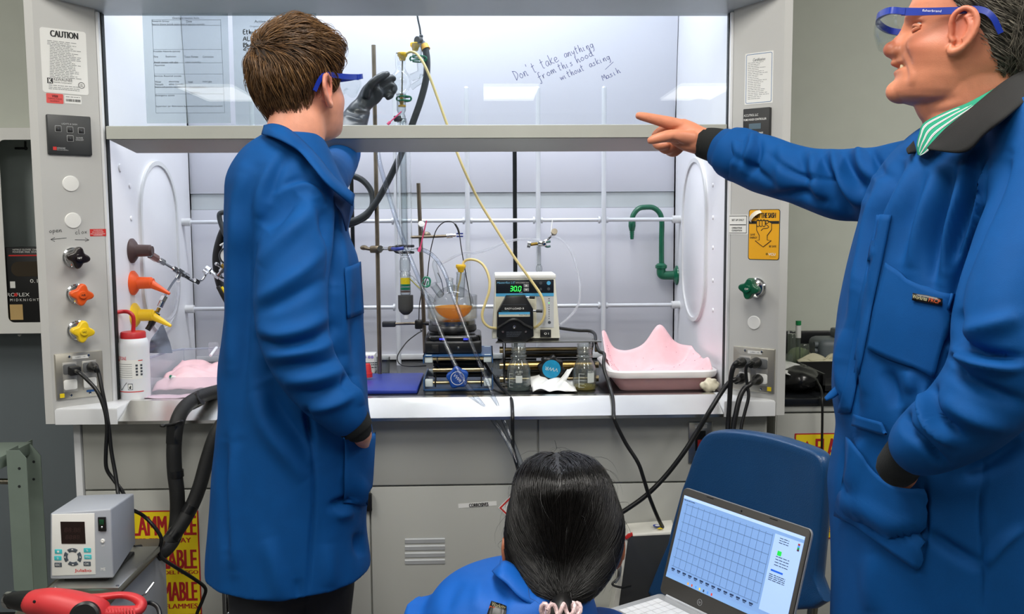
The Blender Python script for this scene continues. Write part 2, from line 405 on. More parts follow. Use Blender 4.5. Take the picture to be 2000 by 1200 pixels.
# pen strokes: x 0..1 per glyph, x-height .5, cap 1
G = {'a': [[(.5, .45), (.25, .5), (.05, .25), (.2, 0), (.45, .2), (.5, .45), (.5, .1), (.65, 0)]],
 'b': [[(.1, 1), (.1, 0), (.4, .05), (.5, .25), (.35, .45), (.1, .3)]], 'c': [[(.5, .42), (.25, .5), (.05, .25), (.25, 0), (.5, .08)]],
 'd': [[(.45, .4), (.2, .5), (.05, .2), (.25, 0), (.45, .2), (.5, .95), (.35, 1), (.5, .05), (.65, 0)]], 'e': [[(.05, .22), (.45, .3), (.35, .5), (.1, .4), (.08, .1), (.3, 0), (.6, .1)]],
 'f': [[(.55, .95), (.35, 1), (.25, .7), (.25, -.3), (.1, -.45), (0, -.3)], [(.05, .45), (.5, .48)]], 'g': [[(.45, .42), (.2, .5), (.05, .25), (.25, .02), (.45, .25), (.5, .5), (.45, -.35), (.2, -.45)]],
 'h': [[(.1, 1), (.1, 0), (.2, .4), (.4, .48), (.45, 0), (.6, .05)]], 'i': [[(.15, .5), (.15, .05), (.3, 0)], [(.15, .72), (.17, .74)]], 'k': [[(.1, 1), (.1, 0)], [(.5, .6), (.12, .25), (.55, 0)]],
 'l': [[(.15, 1), (.15, .05), (.3, 0)]], 'm': [[(.05, .5), (.05, 0), (.12, .4), (.28, .48), (.32, 0), (.4, .4), (.55, .48), (.6, 0), (.7, .05)]], 'n': [[(.05, .5), (.08, 0), (.15, .4), (.38, .48), (.42, 0), (.55, .05)]],
 'o': [[(.3, .5), (.05, .25), (.25, 0), (.5, .22), (.3, .5)]], 'p': [[(.1, .5), (.08, -.45)], [(.1, .35), (.3, .5), (.5, .3), (.3, .02), (.1, .15)]], 'r': [[(.08, .5), (.1, 0), (.15, .35), (.4, .5)]],
 's': [[(.45, .48), (.15, .42), (.4, .15), (.25, 0), (.05, .05)]], 't': [[(.2, .95), (.2, .05), (.4, 0)], [(0, .6), (.45, .66)]], 'u': [[(.05, .5), (.08, .08), (.3, 0), (.45, .5), (.47, .05), (.6, 0)]],
 'w': [[(.02, .5), (.12, 0), (.3, .4), (.42, 0), (.6, .5)]], 'x': [[(.05, .5), (.5, 0)], [(.5, .5), (.05, 0)]], 'y': [[(.05, .5), (.15, .15), (.4, .2), (.48, .5), (.35, -.4)]], "'": [[(.1, 1.1), (.08, .85)]], '-': [[(.05, .3), (.45, .32)]],
 'D': [[(.08, 1), (.12, 0)], [(0, 1), (.4, .85), (.55, .45), (.12, 0)]], 'E': [[(.55, 1), (.1, .9), (.1, .05), (.55, .05)], [(.1, .5), (.45, .55)]], 'A': [[(0, 0), (.3, 1), (.55, 0)], [(.12, .4), (.48, .4)]], 'C': [[(.55, .9), (.2, 1), (.02, .5), (.2, 0), (.55, .1)]],
 'L': [[(.1, 1), (.1, 0), (.5, .05)]], 'S': [[(.55, .9), (.2, 1), (.15, .6), (.5, .4), (.4, 0), (.05, .1)]], 'M': [[(.02, 0), (.15, .9), (.35, .3), (.55, .9), (.65, 0)]], 'P': [[(.1, 1), (.1, 0)], [(.1, .95), (.5, .85), (.45, .55), (.1, .5)]],
 '2': [[(.05, .8), (.3, 1), (.5, .75), (.05, 0), (.6, .02)]], ' ': []}
def hand(mb, fr, txt, x0, y0, x1, y1, hpx, r=.0007):
    """handwriting along a pixel baseline, r = half pen width in m"""
    n = len(txt); dx, dy = (x1-x0)/n, (y1-y0)/n; L = math.hypot(x1-x0, y1-y0); ux, uy = (x1-x0)/L, (y1-y0)/L
    for i, ch in enumerate(txt):
        bx, by = x0+dx*i, y0+dy*i; sc = L/n/.62
        for st in G.get(ch, []):
            P = []
            for gx, gy in (smoothpts(st, 3) if len(st) > 2 else st):
                X, Y = gx*sc*.95, gy*hpx
                P.append(fr.px(bx+ux*X+uy*Y, by+uy*X-ux*Y))
            mb.stroke(fr, P, r)
    return mb

# ------------------------------------------------------------------ room
X0, X1, Y0, YB = -2.6, 4.6, -9.4, .80
struct('floor', MB().wbox(X0, X1, Y0, YB, -.05, 0), M_floor)
struct('ceiling', MB().wbox(X0, X1, Y0, YB, CEIL_Z, CEIL_Z+.05), M_ceil)
struct('wall_back', MB().wbox(X0, X1, YB, YB+.08, 0, CEIL_Z), M_wall)
struct('wall_left', MB().wbox(X0-.08, X0, Y0, YB, 0, CEIL_Z), M_wall2)
struct('wall_right', MB().wbox(X1, X1+.08, Y0, YB, 0, CEIL_Z), M_wall2)
struct('wall_front', MB().wbox(X0, X1, Y0-.08, Y0, 0, CEIL_Z), M_wall2)
MB().wbox(X0, -.002, YB-.014, YB-.001, .1, 1.13).build('lower_wall_sheet', mat('wall_bluegrey', (112, 121, 126), .5, var=.04, scale=3), bpy.data.objects['wall_back'])  # thin sheet giving the lower left wall a darker blue-grey tone
struct('baseboard_back', MB().wbox(X0, 0, YB-.012, YB, 0, .1, .003), M_rubber)
for i, (x, y) in enumerate(TROFFERS):
    t = thing('ceiling_light', 'recessed ceiling light panel above the lab floor, number of its kind not visible in the frame', 'ceiling light', (x, y, CEIL_Z), 'ceiling light panels')
    t['label'] = 'recessed rectangular ceiling light panel seen only as a reflection in the sash glass' if y < -6 else 'recessed rectangular ceiling light panel overhead outside the frame'
    fr = Fr((x, y, CEIL_Z), (1, 0, 0), (0, -1, 0))
    MB().frame(fr, rrect(-.31, .31, -.61, .61, .005), rrect(-.275, .275, -.56, .56, .005), .0, -.015).build('rim', M_white, t)
    MB().wbox(x-.275, x+.275, y-.56, y+.56, CEIL_Z-.008, CEIL_Z-.002).build('diffuser', M_lamp, t)

# ------------------------------------------------------------------ fume hood
AL, AR, YS, YBK, ZW = .1357, 1.7041, .098, .7736, .945
HOOD = thing('fume_hood', 'large grey fume hood with a raised glass sash and white interior', 'fume hood', (.915, .4, .9))
FL = Fr((.02, 0, 0), (.1157-.006, .086, 0)); FRR = Fr((1.7101, .086, 0), (.0999, -.086, 0)); FRO = Fr((0, 0, 0), (1, 0, 0))
LL = Fr((AL, 0, 0), (0, 1, 0)); LR = Fr((AR, 0, 0), (0, -1, 0))
PLAN = Fr((0, 0, 0), (1, 0, 0), (0, 1, 0))          # u = X, v = Y, n = Z
polyL = [(0, 0), (.02, 0), (.1297, .086), (.1297, .14), (0, .14)]
polyR = [(1.83, 0), (1.81, 0), (1.7101, .086), (1.7101, .14), (1.83, .14)]
for poly in (polyL, polyR):
    MB().prism(PLAN, poly, .91, 1.935).build('side_post', M_post, HOOD, 20)
MB().wbox(.1297, AL+.001, .088, .13, .947, 1.918, .001).build('sash_track', M_frame, HOOD)
MB().wbox(AR-.001, 1.7101, .088, .13, .947, 1.918, .001).build('sash_track', M_frame, HOOD)
MB().wbox(AL+.001, AL+.004, .101, .118, .95, 1.918).build('gasket', M_gap, HOOD)
MB().wbox(AR-.003, AR-.001, .101, .118, .95, 1.918).build('gasket', M_gap, HOOD)
MB().prism(Fr((0, 0, 0), (0, 1, 0), (0, 0, 1)), [(-.004, 1.942), (.125, 1.916), (.125, 2.6), (-.004, 2.6)], -.004, 1.834).build('header_panel', M_soffit, HOOD, 20)
MB().wbox(0, .02, .14, .775, .91, 2.6).wbox(0, .02, .125, .14, 1.94, 2.6).build('side_panel', M_post, HOOD)
MB().wbox(1.81, 1.83, .14, .775, .91, 2.6).wbox(1.81, 1.83, .125, .14, 1.94, 2.6).build('side_panel', M_post, HOOD)
# interior
def liner(name, x0, x1, fr, sgn):
    o = MB().wbox(x0, x1, .118, YBK+.02, .91, 2.4).build(name, M_liner, HOOD); return o
wl = liner('liner_panel', AL-.012, AL, LL, 1); wr = liner('liner_panel', AR, AR+.012, LR, -1)
MB().wbox(AL, AR, .13, YBK, 2.39, 2.4).build('roof_panel', M_liner, HOOD)
MB().wbox(.3, 1.54, .26, .46, 2.365, 2.388, .004).build('lamp_lens', M_hoodlamp, HOOD)
# back baffle: panels parted by dark slots and a greyer horizontal strip, set back slightly
MB().wbox(AL, AR, YBK+.004, YBK+.02, .92, 2.4).build('rear_wall', M_gap, HOOD)
gx = [at(p, 480, YBK).x for p in (369, 374.5, 686, 694, 1002, 1010, 1314.5, 1319)]
zt, zb, zbot = at(1000, 376, YBK).z, at(1000, 407, YBK).z, at(1000, 692, YBK).z
for a, b in ((gx[1], gx[2]), (gx[3], gx[4]), (gx[5], gx[6])):
    MB().wbox(a, b, YBK-.012, YBK, zbot, zb, .001).build('baffle_panel', M_back, HOOD)
    MB().wbox(a, b, YBK-.012, YBK, zt, at(1000, 250, YBK).z, .001).build('baffle_panel', M_back, HOOD)
    MB().wbox(a, b, YBK-.006, YBK+.002, zb+.001, zt-.001).build('baffle_strip', M_band, HOOD)
up = Fr((0, YBK-.006, at(1000, 250, YBK).z), (1, 0, 0), (0, -.10, 1))
MB().box(up, AL+.002, AR-.002, .004, .62, -.004, .004).build('upper_baffle', M_back, HOOD)
MB().wbox(AL, gx[0], YBK-.02, YBK, zbot, 2.1).build('corner_strip', M_frame, HOOD); MB().wbox(gx[7], AR, YBK-.02, YBK, zbot, 2.1).build('corner_strip', M_frame, HOOD)
MB().wbox(AL+.002, AR-.002, YBK-.022, YBK-.013, zbot-.012, zbot+.006, .002).build('baffle_rail', M_frame, HOOD)
MB().wbox(AL, AR, .105, YBK, ZW-.035, ZW, .004).build('work_surface', M_top, HOOD)
# oval access panels with raised rims on both liners
for fr, pts in ((LL, (272, 345, 316, 652)), (LR, (1336, 1383, 309, 629))):
    x0, x1, y0, y1 = pts
    u0, u1 = fr.px(x0, 480)[0], fr.px(x1, 480)[0]; va = fr.px((x0+x1)/2, y1)[1]; vb = fr.px((x0+x1)/2, y0)[1]
    r_ = (u1-u0)/2*.98
    pl = MB().prism(fr, rrect(u0, u1, va, vb, r_, 9), 0, .004, .002).build('access_panel', M_liner, HOOD)
    MB().frame(fr, rrect(u0, u1, va, vb, r_, 9), rrect(u0+.012, u1-.012, va+.012, vb-.012, r_-.012, 9), .004, .009).build('gasket_rim', M_frame, pl)
for x, y in ((234, 328), (253, 363), (256, 427)):
    u, v = LL.px(x, y); MB().lathe(LL.p(u, v), [(.011 if y == 328 else .007, 0), (.01 if y == 328 else .006, .003), (.001, .004)], LL.N).build('liner_plug', M_liner, HOOD)
for y in (362, 425, 484, 548, 606):
    u, v = LR.px(1393, y); MB().lathe(LR.p(u, v), [(.006, 0), (.005, .003), (.001, .004)], LR.N).build('liner_plug', M_liner, HOOD)
# airfoil sill
prof = [(-.006, .908), (.008, .905), (.1, .918), (.104, .95), (.075, .951), (.045, .935), (-.006, .916)]
xs0, xs1 = at(232, 815, 0).x, at(1412, 810, 0).x
MB().prism(Fr((0, 0, 0), (0, 1, 0), (0, 0, 1)), prof, xs0, xs1).build('airfoil_sill', M_sill, HOOD, 25)
for s, xa, xb in ((1, at(108, 828, 0).x, xs0-.002), (-1, xs1+.002, at(1514, 812, 0).x)):
    P = [(xa, .0), (xb, -.004), (xb, .118), (xb+(-.06 if s > 0 else 0), .118)] if s > 0 else [(xa, -.004), (xb, .0), (xa+.06, .118), (xa, .118)]
    MB().prism(PLAN, P, .908, .949, .006).build('sill_cap', M_frame, HOOD)
# sash: glass, frame bar with sloped lip
SASH = bpy.data.objects.new('sash', None); COL.objects.link(SASH); SASH.location = (.92, .11, 1.6); SASH.parent = HOOD; SASH.matrix_parent_inverse = HOOD.matrix_basis.inverted()
ZB = at(800, 246, YS).z
MB().wbox(AL+.004, AR-.004, .104, .110, ZB-.02, 2.35).build('sash_glass', M_glass, SASH)
xa, xb = at(209, 255, .09).x, at(1418, 248, .09).x
xc, xd = at(266, 299, .12).x, at(1372, 292, .12).x
zA, zB_, zC = at(800, 244, .088).z, at(800, 270, .088).z, at(800, 297, .12).z
mb = MB()
R = [[Vector((x, y, z)) for y, z in ((.092, zA), (.084, zA-.002), (.084, zB_), (.126, zB_), (.126, zA))] for x in (xa, xb)]
mb.ring_faces(R)
mb.build('sash_handle', mat('sash_bar', (186, 188, 180), .4, .3, var=.02), SASH)
mb = MB()
R = [[Vector((a, .088, zB_-.001)), Vector((c, .122, zC)), Vector((c, .126, zC)), Vector((a, .126, zB_-.001))] for a, c in ((xa+.004, xc), (xb-.004, xd))]
mb.ring_faces(R); mb.build('handle_lip', mat('sash_lip', (165, 168, 170), .35, .4, var=.02), SASH)
# papers taped behind the sash glass
SG = Fr((0, .104, 0), (1, 0, 0)); SGB = Fr((0, .112, 0), (1, 0, 0))
M_pap = clear('thin_paper', (234, 238, 238), 1.01, .5, .12, (225, 232, 236))
rnd = random.Random(3)
pa = thing('paper_sheet', 'printed reaction form taped behind the sash glass, leftmost sheet', 'paper', at(360, 140, .112))
u0, u1, v0, v1 = rectpx(SGB, 281, -40, 446, 241)
MB().prism(SGB, [(SGB.px(275, -40)[0], v1), (SGB.px(287, 241)[0], v0), (u1, v0), (SGB.px(443, -40)[0], v1)], 0, .0008).build('sheet', M_pap, pa)
mb = MB()
for y, segs in ((36, [(337, 389, 'Overnight reaction form')]), (42, [(297, 331, 'Research Group:'), (364, 375, 'Date')]), (48, [(297, 400, 'Reaction Scheme (include isolation and of hazardous materials)')]),
                (101, [(300, 352, 'Possible Hazards (circle)')]), (111, [(301, 309, 'Fire'), (324, 344, 'Explosion'), (360, 387, 'Toxic Fumes'), (396, 417, 'Corrosion')]), (122, [(301, 348, 'Avoid contact with skin'), (362, 392, 'other (specify)')]),
                (128, [(302, 322, 'Apparatus')]), (149, [(302, 354, 'Services Required (circle)')]), (160, [(303, 315, 'Water'), (330, 350, 'electricity'), (368, 377, 'heat'), (396, 414, 'inert gas')]), (165, [(303, 319, 'Vacuum'), (330, 359, 'other (specify)')]),
                (170.5, [(303, 364, 'Name (of person responsible)'), (371, 404, 'Contact Number')]), (181, [(371, 391, 'Signature')]), (187, [(304, 341, 'Emergency action')]), (208, [(305, 435, 'Supervisor (or Alternative Supervisor) Contact Number known?')])):
    for a, b, s in segs: TX(mb, s, SGB, (a+b)/2, y, 4.4 if y > 40 else 5, b-a, .0012, .012)
mb.build('printing', M_greyink, pa)
mb = MB()
for y in (39, 50, 97, 123, 145, 171, 184, 221):
    a, b = SGB.px(297+(y-39)*.045, y), SGB.px(432+(y-39)*.03, y); mb.quad(SGB, a[0], b[0], a[1]-.0004, a[1]+.0004, .0012)
for x in (297, 431): mb.stroke(SGB, [SGB.px(x, 38), SGB.px(x+8, 221)], .0004, .0012)
mb.build('ruling', mat('pale_ink', (104, 112, 122), .6, var=0), pa)
pb = thing('paper_sheet', 'waste container list with handwriting, behind the sash glass beside the brown hair', 'paper', at(540, 140, .112))
u0, u1, v0, v1 = rectpx(SGB, 456, -40, 620, 243)
MB().prism(SGB, [(u0, v0), (u1-.003, v0), (u1, v1), (u0, v1)], 0, .0008).build('sheet', M_pap, pb)
mb = MB(); TX(mb, 'Active Waste Container', SGB, 540, 42, 5.5, 86, .0012, .01); TX(mb, 'Organic', SGB, 497, 52, 4, 18, .0012); TX(mb, 'Aqueous', SGB, 542, 52, 4, 18, .0012)
for y in (110, 117, 128, 138, 148, 158, 168): a, b = SGB.px(475, y), SGB.px(600, y); mb.quad(SGB, a[0], b[0], a[1]-.0004, a[1]+.0004, .0012)
mb.build('printing', M_greyink, pb)
mb = MB()
for s, x0, y0, x1, y1, h in (('Ethyl ac', 475, 67, 520, 65, 9), ('ALES', 475, 80, 505, 79, 8), ('Phol', 475, 92, 500, 90, 8), ('2-ph', 475, 98, 503, 96, 7)): hand(mb, SGB, s, x0, y0, x1, y1, h, .0011)
mb.build('handwriting', M_ink, pb)
# handwriting on the glass
mb = MB()
hand(mb, SG, "Don't take", 1008, 158, 1093, 119, 20); hand(mb, SG, 'anything', 1103, 113, 1161, 92, 15); hand(mb, SG, 'from', 1053, 158, 1086, 141, 15)
hand(mb, SG, 'this', 1092, 138, 1121, 127, 14); hand(mb, SG, 'hood', 1127, 124, 1160, 108, 14); hand(mb, SG, 'without', 1096, 157, 1143, 136, 13); hand(mb, SG, 'asking', 1152, 132, 1193, 115, 13)
hand(mb, SG, 'Masih', 1178, 158, 1213, 141, 12)
mb.stroke(SG, [SG.px(1182, 136), SG.px(1198, 121)], .0006)
mb.build('handwriting', M_blueink, SASH)

# ------------------------------------------------------------------ fittings on the left post
o, _ = sticker('caution_label', FL, 80.5, 58, 170, 183, M_white, HOOD, .006)
mb = MB(); TX(mb, 'CAUTION', FL, 125, 68, 12.5, 55, .001, fat=.0009)
mb.build('heading', M_ink, o)
mb = MB(); rnd = random.Random(5)
for i in range(25):
    y = 79+i*3.2; e = rnd.uniform(.62, 1)
    a, v = FL.px(97 if i > 2 else 92, y); b, _ = FL.px(97+62*e, y)
    if y < 152: mb.lines(FL, a, b, v, .0011, rnd, 7, .001)
for y in (166, 170, 173): a, v = FL.px(95, y); b, _ = FL.px(155, y); mb.lines(FL, a, b, v, .0011, rnd, 9, .001)
mb.build('small_print', mat('dim_ink', (105, 108, 110), .6, var=0), o)
mb = MB(); u0, u1, v0, v1 = rectpx(FL, 92, 152, 103, 163); mb.quad(FL, u0, u1, v0, v1, .001); TX(mb, 'KEWAUNEE', FL, 123, 156, 6, 36, .001); TX(mb, 'Scientific Corporation', FL, 122, 162, 3, 36, .001)
u, v = FL.px(159, 167); mb.frame(FL, circ(u, v, .0075), circ(u, v, .0064), .0008, .0011); TX(mb, 'UL', FL, 159, 167, 6, 6, .001)
mb.build('maker_mark', M_ink, o)
mb = MB(); TX(mb, 'K', FL, 98, 157.5, 9, 7, .0012, .03); mb.build('logo_letter', M_white, o)
o, _ = sticker('red_label', FL, 90.5, 183, 123.5, 202, mat('coral_sticker', (228, 84, 80), .5), HOOD)
mb = MB(); TX(mb, 'WB08', FL, 107, 188, 5, 12, .001, .03); TX(mb, 'CHEMICAL STORAGE', FL, 107, 193, 3, 27, .001); TX(mb, 'EQUIPMENT', FL, 107, 198, 3, 18, .001); mb.build('print', mat('dark_red_ink', (110, 30, 30), .6, var=0), o)
o, (u0, u1, v0, v1) = sticker('barcode_label', FL, 126, 187, 159, 203, M_white, HOOD)
mb = MB(); rnd = random.Random(9)
va, vb = FL.px(142, 199)[1], FL.px(142, 194)[1]; u = u0+.003
while u < u1-.003:
    wd = rnd.choice((.0006, .001, .0015)); mb.quad(FL, u, u+wd, va, vb, .001); u += wd+rnd.choice((.0007, .0012))
mb.lines(FL, u0+.003, u1-.003, FL.px(142, 190)[1], .001, rnd, 4, .001); mb.build('barcode', M_ink, o)
u0, u1, v0, v1 = rectpx(FL, 91, 226, 177, 303)
o = MB().prism(FL, rrect(u0, u1, v0, v1, .003), 0, .007, .0015).build('control_panel', mat('panel_charcoal', (48, 50, 51), .4), HOOD)
for x, y in ((112, 252), (135, 254), (157, 256), (135.5, 271)):
    a, b, c, d = rectpx(FL, x-5.5, y-5.5, x+5.5, y+5.5)
    bt = MB().prism(FL, rrect(a, b, c, d, .0015), .007, .009, .0005).build('button', M_black, o)
    MB().frame(FL, rrect(a-.0009, b+.0009, c-.0009, d+.0009, .002), rrect(a, b, c, d, .0015), .007, .0085).build('button_rim', mat('button_edge', (170, 172, 172), .5, var=0), bt)
    mb = MB(); u, v = FL.px(x, y); mb.prism(FL, circ(u, v, .002, 5), .0091, .0094); mb.build('button_icon', M_greyink, bt)
mb = MB(); TX(mb, 'LIGHTS & SASH', FL, 134, 243, 3, 30, .0075); TX(mb, 'BLOWER', FL, 154, 270, 3, 13, .0075); TX(mb, 'ON/OFF', FL, 154, 274, 3, 15, .0075); TX(mb, 'KEWAUNEE', FL, 118, 290, 3.5, 16, .0075); TX(mb, 'Scientific', FL, 121, 293.5, 2, 22, .0075)
mb.build('panel_print', mat('pale_print', (190, 192, 192), .5, var=0), o)
a, b, c, d = rectpx(FL, 102, 287, 109, 293.5); MB().quad(FL, a, b, c, d, .0075).build('panel_logo', M_red, o)
def plug(fr, x, y, rpx):
    u, v = fr.px(x, y); r = rpx*.00128
    MB().lathe(fr.p(u, v), [(r, 0), (r, .0015), (r*.93, .0028), (.0005, .0034)], fr.N, 40).build('hole_plug', M_white, HOOD)
for fr, x, y, r in ((FL, 138, 359, 15), (FL, 142.5, 431, 15), (FRR, 1473, 630.5, 13.5)): plug(fr, x, y, r)
mb = MB(); hand(mb, FL, 'open', 96, 455, 122, 453, 9, .0005); hand(mb, FL, 'clox', 147, 458, 171, 456, 9, .0005)
for P in ([(130, 465), (99, 468)], [(107, 464), (99, 468), (107, 472)], [(146, 468.5), (173, 469)], [(166, 465), (174, 469), (166, 472)]): mb.stroke(FL, [FL.px(*p) for p in P], .0006)
mb.build('marker_notes', M_ink, HOOD)
o, _ = sticker('danger_tag', FL, 175.5, 447.5, 207, 461.5, M_red, HOOD, .0008)
mb = MB()
for y, w_ in ((450, 18), (453.5, 22), (457, 28), (459.5, 18)): TX(mb, 'NO ENERGIZED' if w_ > 20 else 'WARNING', FL, 191, y, 2, w_, .001)
mb.build('print', M_white, o)
def knob(fr, x, y, col, txt, lean, inkcol, kx=None):
    u, v = fr.px(x, y); p = fr.p(u, v); ax = (fr.N*1.0 + fr.U*lean).normalized(); ax = fr.N
    ch = MB().lathe(p, [(.0245, 0), (.0245, .006), (.0215, .009), (.0205, .016), (.015, .020), (.0135, .042)], ax, 36).build('valve_escutcheon', M_chrome, HOOD)
    kf = Fr(p+ax*.036, fr.U, fr.V); P = []
    for i in range(40):
        t = 2*PI*i/40; P.append(((.0222+.0048*math.cos(4*t+.6))*math.cos(t), (.0222+.0048*math.cos(4*t+.6))*math.sin(t)))
    kb = MB().prism(kf, P, 0, .020, .004, 3).lathe(kf.p(0, 0, .02), [(.0095, 0), (.0085, .006), (.001, .0065)], ax, 28).build('valve_knob', col, HOOD)
    mb = MB(); mb.text(txt, kf.sub(0, 0, .0268), .0045, .010, 0, .02); mb.build('marking', inkcol, kb)
knob(FL, 142, 503, mat('knob_brown', (34, 26, 24), .22, coat=.4), 'NIT', .4, M_white)
knob(FL, 149, 574, mat('knob_orange', (238, 96, 34), .3), 'AIR', .4, M_ink)
knob(FL, 151, 645, mat('knob_yellow', (244, 206, 34), .35), 'VAC', .4, M_ink)
knob(FRR, 1479, 562, mat('knob_green', (14, 92, 62), .25, coat=.3), 'CW', -.4, M_white)
# outlets
def outlet(fr, x0, y0, x1, y1):
    u0, u1, v0, v1 = rectpx(fr, x0, y0, x1, y1)
    o = MB().prism(fr, rrect(u0, u1, v0, v1, .002), 0, .005, .0035).build('outlet_plate', mat('plate_steel_pale', (196, 192, 180), .36, .9, var=.06), HOOD)
    cu, cv, w_, h_ = (u0+u1)/2, (v0+v1)/2, u1-u0, v1-v0
    for k in (-1, 1):
        MB().box(fr, cu+k*w_*.205-w_*.145, cu+k*w_*.205+w_*.145, cv-h_*.34, cv+h_*.3, .005, .0065, .0006).build('receptacle_strap', mat('strap_steel', (190, 188, 182), .45, .7), o)
        for q in (-1, 1):
            MB().prism(fr, rrect(cu+k*w_*.205-.0155, cu+k*w_*.205+.0155, cv-h_*.02+q*h_*.17-.012, cv-h_*.02+q*h_*.17+.013, .005), .0065, .0085, .001).build('receptacle', M_white if q < 0 else mat('receptacle_grey', (95, 97, 98), .5), o)
        for q in (-1, 1): MB().lathe(fr.p(cu+k*w_*.2, cv+q*h_*.42, .005), [(.0035, 0), (.003, .0015), (.0005, .002)], fr.N, 14).build('screw', M_chrome, o)
    tg = MB().prism(fr, rrect(cu-w_*.14, cu+w_*.2, cv+h_*.36, cv+h_*.43, .0008), .005, .0057).build('circuit_label', M_white, o)
    MB().text('LAB2 - 10', fr.sub(cu+w_*.03, cv+h_*.395, .006), .0028, w_*.2, 0).build('print', M_greyink, tg)
    return o, (cu, cv, w_, h_)
OL, ol = outlet(FL, 107, 688, 201, 777); ORt, orr = outlet(FRR, 1433, 679, 1514, 765)
for fr, x0, y0, x1, y1, par in ((FL, 116, 769, 125, 777, OL), (FRR, 1500, 756, 1508, 764, ORt)):
    o, _ = sticker('hazard_dot', fr, x0, y0, x1, y1, M_yellow, par, .0005, .0008, .005)
sticker('blue_tag', FL, 168, 761, 185, 765, mat('blue_tag', (40, 90, 150), .5), OL, .0004, .0006, .005)
# ------------------------------------------------------------------ right post: certificate, monitor, stickers
o, (u0, u1, v0, v1) = sticker('certificate', FRR, 1455, 102, 1510, 203, M_white, HOOD, .002)
mb = MB(); mb.frame(FRR, rrect(u0+.003, u1-.003, v0+.003, v1-.003, .004), rrect(u0+.0042, u1-.0042, v0+.0042, v1-.0042, .003), .0006, .0009)
mb.build('border', mat('border_blue', (70, 115, 165), .5, var=0), o)
mb = MB(); TX(mb, 'Certification', FRR, 1483, 116, 6, 24, .001, .01, .3); rnd = random.Random(11)
for i in range(21):
    y = 124+i*3.5; a, v = FRR.px(1461, y); b, _ = FRR.px(1461+rnd.uniform(20, 42), y); mb.lines(FRR, a, b, v, .0009, rnd, 5, .001)
mb.build('print', mat('dim_ink', (105, 108, 110)), o)
u0, u1, v0, v1 = rectpx(FRR, 1455, 212, 1506.5, 292)
o = MB().prism(FRR, rrect(u0, u1, v0, v1, .002), 0, .012, .001).build('airflow_monitor', mat('monitor_black', (28, 29, 30), .45), HOOD)
a, b, c, d = rectpx(FRR, 1467, 242, 1490, 253); MB().box(FRR, a, b, c, d, .012, .0128).build('display', mat('lcd_grey', (92, 112, 124), .3), o)
mb = MB(); TX(mb, 'ACCUTROL LLC', FRR, 1471, 226, 4.5, 28, .0126); TX(mb, 'FUME HOOD CONTROLLER', FRR, 1479, 234, 4, 44, .0126, .02); TX(mb, 'PURGE', FRR, 1489, 260, 3, 11, .0126, .02); mb.build('print', M_white, o)
M_gold = mat('sash_sticker_gold', (240, 174, 28), .45, var=.02)
u0, u1, v0, v1 = rectpx(FRR, 1462, 409, 1523, 508)
o = MB().prism(FRR, rrect(u0, u1, v0, v1, .006), 0, .0006).build('sash_sticker', M_ink, HOOD)
poly = [(u, v) for u, v in rrect(u0+.0016, u1-.0016, v0+.0016, v1-.0016, .005)]
MB().prism(FRR, poly, .0006, .0009).build('face', M_gold, o)
mb = MB(); TX(mb, 'SHUT THE SASH', FRR, 1492.5, 421, 10, 47, .0014, fat=.0006)
TX(mb, 'SAVE', FRR, 1470.5, 458.5, 4, 9, .0014, .02); TX(mb, 'ENERGY', FRR, 1472.5, 464.5, 4, 14, .0014, .02); TX(mb, 'BE SAFE', FRR, 1509.5, 481.5, 4, 14, .0014, .02)
a, b, c, d = rectpx(FRR, 1463, 432, 1522, 437.5); mb.quad(FRR, a, b, c, d, .0012)
def ln(pts, r=.0009): mb.stroke(FRR, [FRR.px(*p) for p in pts], r, .002)
mb2 = MB(); P = [(1478.5, 431), (1498, 431), (1507.5, 436), (1507.5, 449), (1499, 460), (1499, 469), (1507, 470), (1491, 482.5), (1475.5, 470.5), (1483.5, 469), (1483.5, 460), (1478.5, 450)]
mb2.b.faces.new([mb2.b.verts.new(FRR.p(*FRR.px(*p), .0016)) for p in P]); mb2.build('fist_fill', M_gold, o)
ln(P+[P[0]])
for x in (1483.5, 1489, 1495): ln(smoothpts([(x-4.2, 432), (x-2.5, 429.5), (x, 432), (x, 441), (x-2.5, 443), (x-4.6, 441)], 3))
ln(smoothpts([(1496, 433), (1499, 430.5), (1502.5, 433), (1499, 437), (1496, 435), (1497, 439), (1502, 443), (1499, 446), (1491, 447), (1487, 451)], 3))
mb.build('lettering', M_ink, o)
mb = MB(); TX(mb, 'VCU', FRR, 1508, 497, 5, 14, .0014, .03); mb.build('white_lettering', M_white, o)
mb = MB(); u, v = FRR.px(1498, 496.5); mb.prism(FRR, circ(u, v, .003, 16), .0009, .0012); a, vv = FRR.px(1503, 502); b, _ = FRR.px(1516, 502); mb.quad(FRR, a, b, vv-.0004, vv+.0004, .0012); mb.build('seal', mat('seal_olive', (130, 100, 20), .5), o)
# peeled corner of the sticker: a curl of its pale underside
cu = Fr(FRR.p(*FRR.px(1462, 430)), FRR.U, FRR.V); mb = MB(); rings = []
q0, q1 = FRR.px(1463, 430), FRR.px(1484, 410)
for i in range(9):
    t = i/8; row = []
    for j in range(7):
        s = j/6; b_ = (q0[0]+(q1[0]-q0[0])*s, q0[1]+(q1[1]-q0[1])*s); off = (math.sin(PI*s)**.5)*.0135
        a_ = t*PI*.9
        row.append(FRR.p(b_[0]-off*.5*math.sin(a_)+.004*(1-math.cos(a_))*.9, b_[1]+off*.5*math.sin(a_)-.004*(1-math.cos(a_))*.9, .0025+off*.4*(1-math.cos(a_))))
    rings.append(row)
mb.ring_faces(rings, False, False, False); mb.build('peeled_corner', mat('sticker_backing', (235, 226, 206), .6), o)
o, (u0, u1, v0, v1) = sticker('operating_label', FRR, 1423.5, 420, 1461, 458, M_white, HOOD, .0006, .0006)
